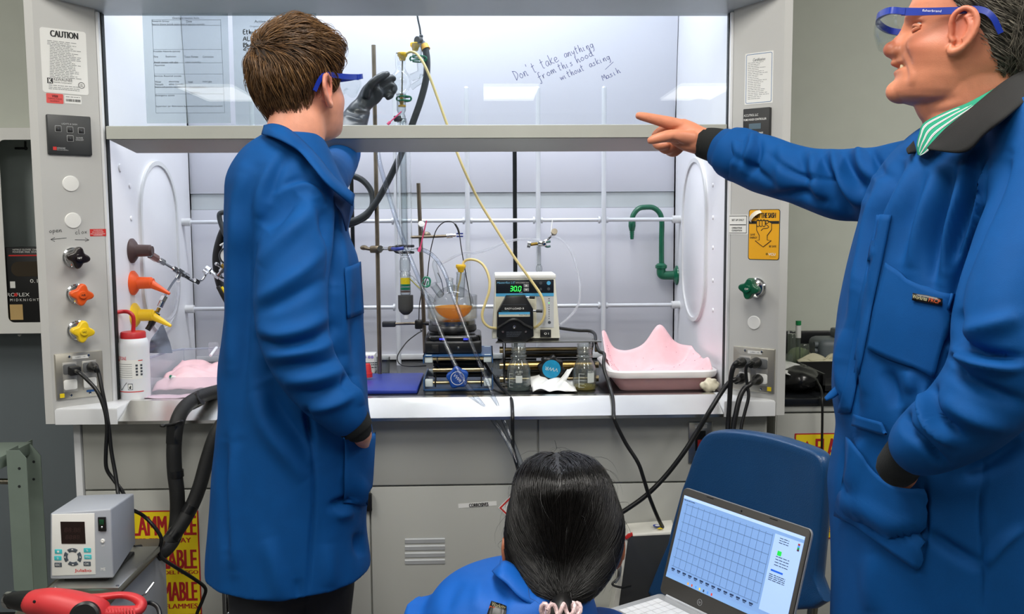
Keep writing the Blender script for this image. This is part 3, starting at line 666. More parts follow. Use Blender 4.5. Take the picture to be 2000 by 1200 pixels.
mb = MB(); du = (u1-u0); mb.frame(FRR, [(u0, v0+.003), (u1-.003, v0+.003), (u1-.003, v1-.002), (u0, v1-.002)], [(u0, v0+.0043), (u1-.0042, v0+.0043), (u1-.0042, v1-.0033), (u0, v1-.0033)], .0006, .001)
vm = FRR.px(1440, 439.5)[1]; mb.quad(FRR, u0+.003, u1-.005, vm-.001, vm+.001, .001)
TX(mb, 'SET UP ONLY', FRR, 1441.5, 430, 3.6, 24, .001, .03); TX(mb, 'OPERATING', FRR, 1439.5, 445.5, 3.4, 20, .001, .03); TX(mb, 'CONDITION', FRR, 1439.5, 450.5, 3.4, 20, .001, .03)
for a, b in (((1426, 434), (1426, 427)), ((1426, 444), (1426, 452))): mb.stroke(FRR, [FRR.px(*a), FRR.px(*b)], .0006)
mb.build('print', M_ink, o)

# ------------------------------------------------------------------ base cabinets under the hood
CY = .06; CF = Fr((0, CY, 0), (1, 0, 0))
xcl, xm, xcr = at(147, 900, CY).x, at(722, 950, CY).x, at(1500, 850, CY).x
CAB = thing('base_cabinet', 'grey steel storage cabinet supporting the fume hood', 'cabinet', ((xcl+xcr)/2, .4, 0))
ztop = .907; zs = at(600, 953, CY).z; z0 = .09
xl2, xv = at(163, 900, CY).x, at(1051, 880, CY).x
MB().wbox(xcl, xcr, CY+.012, .76, .0, ztop).build('body', M_cab, CAB)
MB().wbox(xcl, xl2-.003, CY-.004, CY+.02, 0, ztop, .002).build('end_stile', M_frame, CAB)
xr2 = at(1494, 850, CY).x
for a, b in ((xl2+.001, xv-.002), (xv+.002, xr2)):
    MB().wbox(a, b, CY, CY+.02, zs+.003, ztop-.001, .0015).build('apron_panel', M_cab, CAB)
dl = MB().wbox(xl2+.001, xm-.002, CY, CY+.02, z0, zs-.002, .0015).build('door', M_cab, CAB)
dr = MB().wbox(xm+.002, xr2, CY, CY+.02, z0, zs-.002, .0015).build('door', M_cab, CAB)
mb = MB()
for k in range(4):
    y = 1052.5+k*13.7; a, b, c, d = rectpx(CF, 791, y, 869, y+8.5); hh = d-c
    R = [[CF.p(u, d, 0), CF.p(u, d-.001, .004), CF.p(u, c, .0015), CF.p(u, c, 0)] for u in (a, b)]; mb.ring_faces(R)
    mb.quad(CF, a, b, d, d+.002, .0003)
mb.build('louvers', mat('louver', (196, 199, 200), .4), dr)
u, v = CF.px(797, 1058); 
lab, _ = sticker('corrosives_label', CF.pick(932, 986, 0, .06), 895, 982, 970, 990.5, M_white, dr, .0006)
mb = MB(); TX(mb, 'CORROSIVES', CF.pick(932, 986, 0, .06), 935, 986.3, 7, 38, .0014, fat=.0005); o_ = mb
a = dr; o_.build('corrosives_lettering', M_ink, dr)
def flame_sign(x0, y0, x1, y1, par, fr, full=True):
    sx = (x1-x0)/185; sy = (y1-y0)/205
    X = lambda a: x0+a*sx; Y = lambda a: y0+a*sy
    o, (u0, u1, v0, v1) = sticker('flammable_sign', fr, x0, y0, x1, y1, mat('sign_red', (172, 32, 36), .5), par, .001, .001)
    MB().prism(fr, rrect(u0+.0032, u1-.0032, v0+.0032, v1-.0032, .003), .001, .0014).build('face', M_yellow, o)
    mb = MB()
    TX(mb, 'FLAMMABLE', fr, X(110), Y(29), 38*sy, 136*sx, .0018, fat=.0017); TX(mb, 'KEEP FIRE AWAY', fr, X(108), Y(58), 9.5*sy, 120*sx, .0018, fat=.0006)
    TX(mb, 'INFLAMABLE', fr, X(108), Y(95), 37*sy, 142*sx, .0018, fat=.0017); TX(mb, 'MANTENGA LEJOS DEL FUEGO', fr, X(95), Y(122), 9.5*sy, 174*sx, .0018, fat=.0006)
    TX(mb, 'INFLAMMABLE', fr, X(108), Y(158), 37*sy, 144*sx, .0018, fat=.0017); TX(mb, 'ELOIGNER DES FLAMMES', fr, X(95), Y(187), 9.5*sy, 172*sx, .0018, fat=.0006)
    c = (X(26), Y(28)); tri = [(c[0], c[1]-13*sy), (c[0]+13*sx, c[1]+11*sy), (c[0]-13*sx, c[1]+11*sy)]; tin = [(c[0], c[1]-8*sy), (c[0]+9*sx, c[1]+8.5*sy), (c[0]-9*sx, c[1]+8.5*sy)]
    mb.frame(fr, [fr.px(*p) for p in tri], [fr.px(*p) for p in tin], .0014, .002)
    mb.build('lettering', mat('sign_red', (172, 32, 36)), o); return o
flame_sign(204, 998, 391, 1203, dl, CF)
# paddle latch on the left door
lx0, lx1, ly0, ly1 = 434, 492, 1122, 1205
u0, u1, v0, v1 = rectpx(CF, lx0, ly0, lx1, ly1)
la = MB().prism(CF, rrect(u0, u1, v0, v1, .008), 0, .003, .001).frame(CF, rrect(u0+.003, u1-.003, v0+.003, v1-.003, .007), rrect(u0+.010, u1-.010, v0+.010, v1-.010, .005), .003, .008).build('paddle_latch', M_chrome, dl)
MB().box(CF, u0+.018, u1-.010, v0+.02, v1-.018, .003, .014, .002).build('paddle', M_steel, la)
cu, cv = (u0+u1)/2-.004, (v0+v1)/2+.002
MB().lathe(CF.p(cu, cv, .013), [(.010, 0), (.010, .004), (.0085, .006), (.0085, .003), (.004, .003), (.0005, .0045)], CF.N, 24).build('lock', M_zinc, la)
a, b, c, d = rectpx(CF, 718, 963, 727, 997); MB().box(CF, a-.01, b, c, d, 0, .012, .002).build('door_handle', M_black, dr)
# hazard diamond and tag holder on the right door
fr = CF.pick(1004, 992, .0, math.radians(45)); s_ = .029
hz = MB().prism(fr, rrect(-s_, s_, -s_, s_, .001), 0, .001).build('hazard_diamond', M_white, dr)
MB().frame(fr, rrect(-s_+.002, s_-.002, -s_+.002, s_-.002, .001), rrect(-s_+.006, s_-.006, -s_+.006, s_-.006, .001), .001, .0014).build('red_border', M_red, hz)
mb = MB(); f0 = CF.pick(1004, 992); mb.stroke(f0, [(-.014, .004), (-.008, -.004), (.006, -.005), (.014, .002)], .0016, .0016); mb.stroke(f0, [(-.010, -.006), (-.003, .008), (.004, -.004), (.010, .009)], .0012, .0016); mb.build('pictogram', M_ink, hz)
a, b, c, d = rectpx(CF, 1000, 948, 1022, 975); MB().box(CF, a, b, c, d, .0015, .004, .001).build('tag_holder', M_frame, dr)
a, b, c, d = rectpx(CF, 1003, 946, 1022, 949); MB().box(CF, a, b, c, d, .0015, .006, .001).build('tag_clip', M_zinc, dr)
# switch plate on the apron
u0, u1, v0, v1 = rectpx(CF, 1344, 824, 1391, 905)
sp = MB().prism(CF, rrect(u0, u1, v0, v1, .002), 0, .004, .003).build('switch_plate', M_steel, CAB)
a, b, c, d = rectpx(CF, 1357, 841, 1377, 880); MB().box(CF, a, b, c, d, .004, .007, .001).build('switch_bezel', M_black, sp)
a, b, c, d = rectpx(CF, 1361, 858, 1373, 877); MB().box(CF, a, b, c, d, .007, .010, .001).build('rocker', mat('rocker_red', (150, 30, 28), .4), sp)
for y in (845, 886): u, v = CF.px(1368, y); MB().lathe(CF.p(u, v, .004), [(.0035, 0), (.003, .0015), (.0005, .002)], CF.N, 14).build('screw', M_chrome, sp)
a, b, c, d = rectpx(CF, 1357, 829, 1380, 836); MB().box(CF, a, b, c, d, .004, .0048).build('switch_label', M_white, sp)
# ------------------------------------------------------------------ things inside the hood
M_gl = refr('lab_glass', (250, 252, 252), 1.47)
M_gl2 = clear('lab_glass_thin', (247, 249, 249), 1.5, .02, edge=.6)
M_pvc = clear('clear_tubing', (240, 244, 250), 1.6, .04, edge=.4)
M_amber = refr('amber_liquid', (246, 150, 20), 1.33)
M_oil = refr('bath_oil', (246, 240, 218), 1.45)
M_water = refr('water', (238, 244, 244), 1.33)
M_yliq = refr('yellow_liquid', (236, 222, 70), 1.33)
M_tan = mat('tan_rubber', (222, 204, 142), .45, var=.05)
M_yc = mat('septum_yellow', (246, 200, 44), .45)
M_gclip = mat('clip_green', (14, 120, 88), .35)
M_navy = mat('stand_blue', (38, 58, 150), .35, bump=.05, bscale=300)
M_jack = mat('jack_blue', (44, 84, 130), .35)
M_pp = mat('white_plastic', (232, 233, 230), .4)
M_cream = mat('pump_cream', (226, 225, 210), .42)
M_pink = mat('pink_cloth', (244, 202, 208), .85, var=.04, scale=40, bump=.1, bscale=400)
M_dgrey = mat('dark_grey_foam', (60, 61, 60), .8, bump=.1, bscale=400)
M_hose = mat('grey_hose', (52, 58, 62), .5, bump=.05, bscale=200, var=.1)
def zof(y, x, Y): return at(x, y, Y).z
def shell(mb, p, prof, th, axis=(0, 0, 1), n=32):
    """thin walled vessel: outer profile (r,h) bottom to top, wall th, open top"""
    inner = [(max(r-th, .0006), h+(th if i == 0 else 0)) for i, (r, h) in enumerate(prof)]
    return mb.lathe(p, [(.0003, prof[0][1])]+prof+list(reversed(inner))+[(.0003, prof[0][1]+th)], axis, n)

# support lattice of rods
DR = .6736
lat = thing('support_lattice', 'lattice of white metal rods along the back of the fume hood', 'lattice', (.92, DR, ZW))
zr = [at(940, 431, DR).z, at(940, 599, DR).z]
hx0, hx1 = at(357, 432, DR).x, at(1331, 427, DR).x
vx = [at(p, 480, DR).x for p in (502, 640, 776, 914, 1051, 1178)]
for z in zr: MB().cyl((AL, DR, z), (AR, DR, z), .0062, n=16).build('horizontal_rod', M_alu, lat)
ztop = at(1050, 172, DR-.013).z
for x in vx: MB().cyl((x, DR-.013, ZW), (x, DR-.013, ztop), .0075, n=16).lathe((x, DR-.013, ztop), [(.0075, 0), (.006, .004), (.001, .006)], cap=(False, True)).build('vertical_rod', M_alu, lat)
for z in zr:
    for x in vx:
        MB().cyl((x-.016, DR, z), (x-.010, DR, z), .0115, n=16).cyl((x+.009, DR, z), (x+.015, DR, z), .010, n=16).wbox(x-.008, x+.008, DR-.012, DR+.004, z-.009, z+.009, .002).build('rod_connector', M_alu, lat)
    for x, s in ((AL, 1), (AR, -1)):
        MB().cyl((x, DR, z), (x+s*.026, DR, z), .0125, n=20).build('wall_socket', M_frame, lat)

# --- coloured service outlets on the left liner (parts of the hood)
def outlet_spout(x, y, m, nozzle):
    u, v = LL.px(x, y); p = LL.p(u, v)
    o = MB().lathe(p, [(.033, 0), (.033, .004), (.026, .010), (.0165, .016), (.0155, .05), (.0125, .052), (.012, .056)], LL.N, 32).build('service_outlet', m, HOOD)
    if nozzle:
        a = p+LL.N*.05; d = (Vector((.8, -.12, -.42))).normalized()
        MB().lathe(a-LL.N*.006, [(.013, 0), (.0105, .014), (.0042, .062), (.0036, .064)], d, 20).build('hose_barb', m, o)
    return p
pb_ = outlet_spout(257, 490, mat('outlet_brown', (72, 54, 52), .4), False)
po_ = outlet_spout(259, 553, mat('outlet_orange', (238, 92, 34), .35), True)
py_ = outlet_spout(262, 616, mat('outlet_yellow', (244, 204, 34), .35), True)

# --- green water faucet on the right liner
fa = bpy.data.objects.new('water_faucet', None); COL.objects.link(fa); fa.parent = HOOD; fa.matrix_parent_inverse = HOOD.matrix_basis.inverted()
M_fg = mat('faucet_green', (16, 98, 70), .28, coat=.3)
YF = .60
c0 = atx(1322, 538, AR-.001); YF = c0.y
pts = [c0+Vector((-.0, 0, 0)), at(1293, 537, YF)]
MB().lathe(c0, [(.032, 0), (.031, .004), (.02, .009), (.014, .012)], (-1, 0, 0)).build('wall_flange', M_fg, fa)
e0 = at(1291, 538, YF); MB().tube([c0+Vector((-.008, 0, 0)), e0+Vector((.012, 0, .000)), e0+Vector((.002, 0, .003)), e0+Vector((0, 0, .012)), Vector((e0.x, YF, at(1291, 524, YF).z))], .0145, 16, 4).build('elbow', M_fg, fa)
t0 = Vector((e0.x, YF, at(1291, 524, YF).z)); MB().lathe(t0-Vector((0, 0, .003)), [(.012, 0), (.0185, .003), (.019, .012), (.012, .018), (.01, .019)]).build('swivel_nut', M_fg, fa)
neck = [at(x, y, YF) for x, y in ((1292, 520), (1292, 470), (1292.5, 432), (1288, 416), (1276, 406), (1260, 405), (1247, 408), (1237, 420), (1234.5, 432))]
MB().tube(neck, .0085, 16, 6).build('gooseneck', M_fg, fa)
b0 = at(1234.5, 430, YF); MB().lathe(b0, [(.0085, 0), (.0115, -.006), (.0118, -.02), (.0085, -.034), (.0068, -.036), (.0075, -.04), (.0065, -.043), (.0072, -.046), (.0062, -.049), (.0066, -.052), (.0052, -.062)][::1], n=20).build('serrated_tip', M_fg, fa)

# --- steel gas line with gauge
gl = thing('gas_line', 'steel gas line with fittings, gauge and black hose running from the brown outlet', 'gas line', at(345, 530, .4))
yB_ = pb_.y
def gy(x): return yB_+(.50-yB_)*min(1, max(0, (x-284)/115))
def ga_(x, y): return at(x, y, gy(x))
q = [pb_+LL.N*.05, ga_(290, 495), ga_(315, 511), ga_(345, 529), ga_(376, 549), ga_(391, 549), ga_(399, 541), ga_(402, 532)]
MB().tube(q, .0042, 12, 5).build('steel_pipe', M_chrome, gl)
def nut(p, d, r, l): return MB().cyl(p-d*l/2, p+d*l/2, r, n=6)
d1 = (q[4]-q[1]).normalized()
for x, y, r, l in ((286, 493, .0085, .02), (293, 497, .0095, .014), (300, 502, .0105, .03), (315, 511, .009, .022), (340, 526, .0085, .018), (351, 532, .010, .03), (363, 539, .009, .02), (383, 550, .0075, .02)):
    nut(ga_(x, y), d1, r, l).build('fitting', M_chrome if x != 300 else mat('fitting_rose', (176, 140, 132), .3, 1), gl)
tj = ga_(351, 533); MB().cyl(tj, at(345, 544, gy(348)), .0085, n=12).build('fitting', M_chrome, gl)
for x, y, r in ((402, 531, .008), (406, 526, .009), (416, 534, .0075), (424, 540, .008), (434, 545, .007)): nut(at(x, y, .50), (at(440, 548, .5)-at(406, 527, .5)).normalized(), r, .015).build('fitting', M_chrome, gl)
MB().tube([at(402, 530, .5), at(416, 534, .5), at(440, 547, .5), at(470, 560, .5)], .0045, 10).build('steel_pipe', M_chrome, gl)
MB().cyl(at(432, 531, .5), at(441, 519, .5), .009, n=14).cyl(at(425, 540, .5), at(432, 531, .5), .006, n=10).build('fitting', M_chrome, gl)
MB().cyl(at(436, 524, .5), at(440, 518, .5), .0115, n=6).build('brass_nut', mat('brass', (170, 140, 70), .35, 1), gl)
gp = at(445, 500, .5); dg = Vector((.35, -.93, .06)).normalized()
ga = MB().lathe(gp, [(.026, 0), (.027, .004), (.027, .02), (.0255, .024), (.023, .024), (.023, .02)], dg, 32).build('pressure_gauge', M_black, gl)
MB().lathe(gp+dg*.020, [(.023, 0), (.0005, .0005)], dg, 32).build('dial', M_white, ga)
MB().tube([at(442, 415, .52), at(430, 417, .52), at(429, 428, .52), at(436, 450, .52), at(444, 470, .52), at(450, 500, .55)], .0075, 12).build('loop_hose', M_hose, gl)
MB().tube([at(443, 438, .53), at(431, 465, .53), at(423, 500, .53), at(425, 535, .53), at(433, 565, .53), at(446, 590, .53)], .012, 14).build('wrapped_hose', M_rubber, gl)
MB().box(Fr(at(434, 575, .46), (.45, 0, -.9)), -.026, .026, -.006, .006, -.004, .004, .002).build('lever_handle', M_black, gl)
MB().box(Fr(at(439, 571, .462), (.45, 0, -.9)), -.018, .018, -.003, .003, -.003, .003, .001).build('yellow_strip', M_yellow, gl)
MB().tube([at(430, 480, .5), at(441, 470, .5), at(443, 440, .5)], .003, 8).build('thin_tube', M_white, gl)
MB().cyl(at(424, 517, .49), at(432, 522, .49), .004, n=10).sphere(at(423, 516, .49), .006, 10).build('vent_knob', M_chrome, gl)
# dangling quick connector on a clear tube
qc = thing('quick_connector', 'steel and black plastic quick connector hanging on a clear tube beside the orange outlet', 'connector', at(312, 605, .33))
MB().tube([at(345, 543, gy(348)), at(334, 558, .33), at(321, 580, .25)], .0032, 8).build('clear_tube', M_pvc, qc)
for a, b, r, n_, m in (((322, 579), (317, 588), .0095, 6, M_chrome), ((317, 589), (312, 600), .008, 12, M_chrome), ((311, 602), (307, 610), .0055, 6, mat('brass', 0)), ((307, 612), (295, 634), .0088, 14, M_black), ((295, 634), (288, 645), .0075, 14, M_black)):
    MB().cyl(at(*a, .25), at(*b, .245), r, n=n_).build('connector_body' if m is M_black else 'fitting', m, qc)
# clear tube loop lying on the liner
ct = thing('clear_tube', 'clear plastic tube curving down the white left liner below the gas line', 'tubing', at(340, 600, .4))
MB().tube([at(348, 548, gy(350)), atx(348, 575, AL+.03), atx(343, 605, AL+.02), atx(332, 622, AL+.02), atx(318, 627, AL+.02), atx(306, 618, AL+.02)], .0055, 10).build('tube', clear('milky_tube', (238, 240, 244), 1.4, .1, .3), ct)

# --- wash bottle
Yb = .135; pbz = Vector((at(262, 700, Yb).x, Yb, ZW))
wbz = lambda y: at(262, y, Yb-.03).z-ZW
wb = thing('wash_bottle', 'white plastic wash bottle with red cap and bent red spout', 'wash bottle', pbz)
r0 = 28.5*mpp(Yb); hs = wbz(680)
M_ldpe = mat('ldpe', (226, 228, 232), .45, sss=.15, var=.01)
MB().lathe(pbz, [(r0-.004, 0), (r0, .004), (r0, hs), (r0*.98, hs+.01), (r0*.88, hs+.02), (r0*.76, hs+.025), (r0*.76, wbz(663))], n=40).build('bottle', M_ldpe, wb)
MB().lathe(pbz+Vector((0, 0, wbz(667))), [(r0*.80, 0), (r0*.82, .001), (r0*.82, wbz(653)-wbz(667)), (r0*.76, wbz(652)-wbz(667)+.002), (.006, wbz(652)-wbz(667)+.002)], n=40).build('cap', mat('cap_red', (192, 38, 44), .4), wb)
pt = pbz+Vector((0, 0, wbz(655)))
MB().tube([pt, at(261, 628, Yb), at(259, 617, Yb), at(251, 610, Yb), at(238, 609, Yb), at(222, 612, Yb-.02), at(212, 616, Yb-.03)], .0052, 12).build('spout', mat('cap_red', 0), wb)
# label wraps the front of the bottle
def wrap(mb, p, r, a0, a1, z0, z1, n=14):
    R = [[p+Vector((r*math.sin(a), -r*math.cos(a), z)) for z in (z0, z1)] for a in [a0+(a1-a0)*i/n for i in range(n+1)]]
    return mb.ring_faces(R, False, False, False)
lbl = wrap(MB(), pbz, r0+.0004, -1.0, .85, wbz(740), wbz(703)).build('label', M_white, wb)
mb = MB()
for y, a0, a1 in ((765, -1.0, .9), (704.5, -1, -.75), (704.5, .6, .9)): wrap(mb, pbz, r0+.0007, a0, a1, wbz(y+.8), wbz(y-.8))
mb.build('red_lines', M_red, wb)
def wraptext(txt, y, h, amid, awid, m, name):
    mb = MB(); fr = Fr(Vector((0, 0, 0)), (1, 0, 0)); mb.text(txt, fr, h, 1.0, 0)
    for v in mb.b.verts:
        a = amid+v.co.x*awid; v.co = pbz+Vector(((r0+.0008)*math.sin(a), -(r0+.0008)*math.cos(a), wbz(y)+v.co.z))
    mb.build(name, m, wb)
wraptext('ACETONE', 700, .009, -.6, .9, M_red, 'lettering')
mb = MB()
for k in range(7): wrap(mb, pbz, r0+.0009, -.92, .2, wbz(711+k*4.2), wbz(711.5+k*4.2))
for k in range(4):
    for a in (.42, .72): wrap(mb, pbz, r0+.0009, a, a+.14, wbz(716+k*6), wbz(712+k*6), 2)
mb.build('label_print', M_greyink, wb)
mb = MB(); P = smoothpts([(-.95, 747), (-.75, 755), (-.62, 761), (-.35, 752), (-.18, 747)], 4)
for (a, y), (b, y2) in zip(P, P[1:]):
    R = [[pbz+Vector(((r0+.001)*math.sin(t), -(r0+.001)*math.cos(t), wbz(yy)+dz)) for dz in (-.001, .001)] for t, yy in ((a, y), (b, y2))]; mb.ring_faces(R, False, False, False)
mb.build('tick_mark', M_ink, wb)
fw_ = wrap(MB(), pbz, r0+.0006, -.12, .2, wbz(761), wbz(749), 4).build('flame_box', M_greyink, wb)
wrap(MB(), pbz, r0+.0009, -.09, .17, wbz(759.8), wbz(750.2), 4).build('flame_ground', M_white, fw_)
mb = MB()
for a, y, r in ((.03, 757, .0032), (.06, 754, .0024), (.0, 754.5, .0018), (.05, 751.6, .0012)): mb.sphere(pbz+Vector(((r0+.0005)*math.sin(a), -(r0+.0005)*math.cos(a), wbz(y))), r, 8, (1, .25, 1))
mb.build('flame', M_ink, fw_)

# --- clear plastic bin with pink cloth, pipette and foil pouch
Ycb = .16; bx = thing('plastic_bin', 'clear plastic stacking bin with a cut-down front beside the wash bottle', 'bin', at(360, 770, .2))
M_clear = clear('clear_bin', (250, 251, 254), 1.3, .15, .22, (250, 251, 255), .9)
xL, xR = at(286, 770, .16).x, at(442, 765, .16).x+.03; yF, yB = .145, .47; zb0 = ZW+.004
zfr, zbk = at(330, 722, yF).z, at(395, 682, .47).z
mb = MB(); t = .0025
mb.wbox(xL, xR, yF, yB, zb0, zb0+t).wbox(xL, xR, yB-t, yB, zb0, zbk).wbox(xL, xR-.04, yF, yF+t, zb0, at(330, 738, yF).z)
for x in (xL, xR-t):
    mb.prism(Fr((x, 0, 0), (0, 1, 0), (0, 0, 1)), [(yF, zb0), (yB, zb0), (yB, zbk), (yF+.10, at(340, 695, yF+.1).z), (yF+.02, at(300, 706, yF).z), (yF, at(300, 740, yF).z)], 0, t)
mb.build('shell', M_clear, bx)
MB().tube([(xL, yF, at(330, 738, yF).z), (xL, yF+.02, at(300, 706, yF).z), (xL, yF+.10, at(340, 695, yF+.1).z), (xL, yB, zbk), (xR, yB, zbk), (xR, yF+.1, at(340, 695, yF+.1).z)], .003, 8, 3).build('rim', clear('bin_rim', (226, 230, 240), 1.45, .2, .4, (230, 233, 245)), bx)
def cloth(name, label, cat, corners, n, fn, m, th=.002):
    """rumpled sheet over a bilinear patch"""
    A, B, C, D = [Vector(c) for c in corners]; R = []
    for i in range(n+1):
        row = []
        for j in range(n+1):
            u, v = i/n, j/n; p = (A*(1-u)+B*u)*(1-v)+(D*(1-u)+C*u)*v; row.append(p+fn(u, v))
        R.append(row)
    mb = MB(); mb.ring_faces(R, False, False, False)
    me = mb.mesh(name, 60); o = link(name, me, m); s = o.modifiers.new('thick', 'SOLIDIFY'); s.thickness = th
    if label: tag(o, label, cat)
    return o
def nz(u, v, a, sc, seed): return a*noise.noise(Vector((u*sc, v*sc, seed)))
cloth('cleaning_cloth', 'pale pink absorbent cloth heaped in the clear plastic bin', 'cloth', [(xL+.012, .165, zb0+.006), (xR-.05, .165, zb0+.006), (xR-.05, .40, zb0+.03), (xL+.012, .42, zb0+.05)], 26,
      lambda u, v: Vector((0, 0, .028*max(0, math.sin(PI*min(1, u*1.2)))*math.exp(-((v-.35)/.28)**2)*(1 if u < .75 else .4)+abs(nz(u, v, .022, 3.3, 2))+.003)), M_pink)
cloth('cleaning_cloth', 'folded pink cloth spread flat on the black work surface in front of the clear bin', 'cloth', [(xL-.005, .112, ZW+.001), (xR-.05, .112, ZW+.001), (xR-.04, .143, ZW+.003), (xL-.005, .143, ZW+.003)], 14,
      lambda u, v: Vector((0, 0, .004+abs(nz(u, v, .006, 4, 7)))), mat('mauve_cloth', (196, 176, 190), .85))
pi = thing('marker_pen', 'white pen with green ends lying on the pink cloth in the clear bin', 'pen', at(350, 740, .2))
a, b = at(334, 737, .21), at(372, 744, .20); MB().cyl(a, b, .005, n=14).build('barrel', M_white, pi); d = (b-a).normalized()
MB().cyl(a-d*.003, a+d*.003, .0056, n=14).build('end_cap', M_gclip, pi); MB().cyl(b-d*.008, b+d*.006, .0056, n=14).build('end_cap', M_gclip, pi)
sy = thing('plastic_scoop', 'clear plastic scoop leaning in the back right of the clear bin near the blue coat', 'scoop', at(415, 690, .4))
MB().cyl(at(411, 695, .38), at(423, 679, .42), .004, n=10).build('handle', mat('frosted_plastic', (226, 230, 236), .4), sy); MB().prism(Fr(at(416, 684, .42), (1, 0, 0), (.3, 0, 1)), rrect(-.012, .017, -.014, .022, .004), 0, .003, .001).build('blade', clear('clear_bin', 0), sy)
fp = thing('foil_pouch', 'silver foil pouch propped behind the wash bottle', 'pouch', at(312, 690, .3))
A = [at(292, 690, .24), at(337, 690, .30), at(333, 672, .32), at(319, 634, .30), at(314, 636, .29), at(293, 665, .24)]
mb = MB(); cen = sum(A, Vector())/6
def foil(off, seed):
    R = []
    for i in range(9):
        t_ = i/8; row = []
        for k in range(7):
            s_ = k/6; L = A[0].lerp(A[5], min(1, t_/.45)) if t_ < .45 else A[5].lerp(A[4], (t_-.45)/.55); Rr = A[1].lerp(A[2], t_/.2) if t_ < .2 else A[2].lerp(A[3], (t_-.2)/.8)
            p = L.lerp(Rr, s_); bul = math.sin(PI*s_)*math.sin(PI*min(1, t_*.9+.05))
            row.append(p+Vector((0, off*(.012*bul+nz(s_*2, t_*2, .008, 2.2, seed)*min(1, 4*bul)), 0)))
        R.append(row)
    return R
mb.ring_faces(foil(-1, 1), False, False, False).ring_faces(foil(1, 5), False, False, False); bmesh.ops.remove_doubles(mb.b, verts=mb.b.verts[:], dist=.0008)
mb.build('pouch', mat('foil', (150, 155, 165), .22, .9, var=.1), fp, 50)

# --- white card, beaker and red parts behind the man's coat
wc = thing('reagent_box', 'small white carton with purple circles standing behind the blue stand base', 'box', at(718, 720, .52))
b_ = at(722, 728, .52); MB().wbox(b_.x-.07, b_.x+.018, .50, .56, ZW, at(722, 693, .5).z, .002).build('carton', M_pp, wc)
fcx = Fr((0, .4995, 0), (1, 0, 0)); mb = MB()
for x in (713, 721, 727): u, v = fcx.px(x, 698); mb.prism(fcx, circ(u, v, .0045, 16), 0, .0005)
mb.build('purple_spots', mat('purple_ink', (150, 140, 205), .5), wc)
mb = MB(); rnd = random.Random(4)
for y in (709, 713, 718): a, v = fcx.px(714, y); b, _ = fcx.px(738, y); mb.lines(fcx, a, b, v, .003, rnd, 6, .0006)
mb.build('print', M_greyink, wc)
bk = thing('plastic_beaker', 'small clear beaker behind the tall stand rod, beside the white carton', 'beaker', at(748, 728, .5))
p = Vector((at(747, 728, .47).x, .50, ZW)); shell(MB(), p, [(.018, 0), (.0205, .05)], .0012).build('cup', M_gl2, bk)
rs = thing('red_stopper', 'red plastic stopper stack on the blue stand base beside the blue coat', 'stopper', at(719, 740, .33))
p = Vector((at(718, 738, .33).x, .33, ZW+.018)); rr = mat('stopper_red', (206, 48, 50), .45)
MB().lathe(p, [(.014, 0), (.014, .012), (.012, .0125), (.0105, .03), (.008, .038), (.001, .038)], n=24).build('stopper', rr, rs)

# --- stand with blue base, tall rod and condenser clamp
Yr = .42
st = thing('retort_stand', 'tall retort stand with dark blue rectangular base and steel rod', 'retort stand', (at(740, 750, .3).x, .3, ZW))
bx0, bx1 = at(716, 760, .155).x-.085, at(815, 770, .155).x
zbt = at(800, 762, .157).z
MB().wbox(bx0, bx1, .157, at(770, 731, .4).y+.03, ZW, zbt+.001, .004).build('base', M_navy, st)
rx = at(739.5, 600, Yr).x; ztr = at(738, 88, Yr).z
MB().cyl((rx, Yr, zbt-.003), (rx, Yr, ztr), .0061, n=18).build('rod', M_rod, st)
cl = bpy.data.objects.new('condenser_clamp', None); COL.objects.link(cl); tag(cl, 'rusty three finger clamp gripping the condenser on the tall stand rod', 'clamp'); cl.location = at(738, 487, Yr-.01)
def P_(x, y, Y): return at(x, y, Y)
MB().wbox(rx-.02, rx+.013, Yr-.022, Yr+.012, at(738, 494, Yr).z, at(738, 480, Yr).z, .004).build('boss_head', M_rod, cl)
MB().cyl(P_(724, 487, Yr-.014), P_(712, 485, Yr-.014), .005, n=12).sphere(P_(711, 484, Yr-.014), .009, 14, (1.3, .5, .8)).build('wing_screw', M_rod, cl)
MB().cyl(P_(743, 486, Yr-.03), P_(743, 486, Yr-.012), .009, n=16).build('clamp_screw', M_chrome, cl)
MB().cyl(P_(743, 486, Yr-.016), P_(762, 486, Yr-.05), .0045, n=12).build('arm', M_chrome, cl)
MB().cyl(P_(761, 486, Yr-.05), P_(768, 486, Yr-.06), .0075, n=14).build('collar', M_rod, cl)
MB().tube([P_(766, 486, Yr-.06), P_(775, 487, Yr-.105), P_(788, 485, Yr-.112)], .005, 10).build('finger', M_navy, cl)
for y in (481, 493): MB().tube([P_(768, 486, Yr-.06), P_(776, y, Yr-.055), P_(797, y, Yr-.075), P_(808, y, Yr-.085)], .0038, 10).build('finger', M_hose, cl)
# --- condenser column with dropping head
Yc = .34; cx_ = at(790, 450, Yc).x; mp = mpp(Yc)
zc = lambda y, x=790: at(x, y, Yc).z
cn = thing('glass_condenser', 'tall clear glass condenser held by the clamp in front of the tall stand rod', 'condenser', (cx_, Yc, zc(510)))
def lathe_px(mb, prof, x=None, th=.0011, Y=Yc):
    """thin glass wall: profile (half width px, y px) top to bottom"""
    m_ = mpp(Y); xx = cx_ if x is None else at(x, 400, Y).x
    out = [(r*m_, zc(y)) for r, y in prof]; inn = [(max(r-th, .0004), z) for r, z in out]
    return mb.lathe((xx, Y, 0), out+list(reversed(inn)), n=28, cap=(True, True))
lathe_px(MB(), [(8, 232), (8.5, 243), (14, 262), (14.5, 290), (14.5, 480), (13, 492), (8, 500), (9.5, 503)]).build('jacket', M_gl, cn)
lathe_px(MB(), [(6, 232), (6, 500)], th=.0009).build('inner_tube', M_gl2, cn)
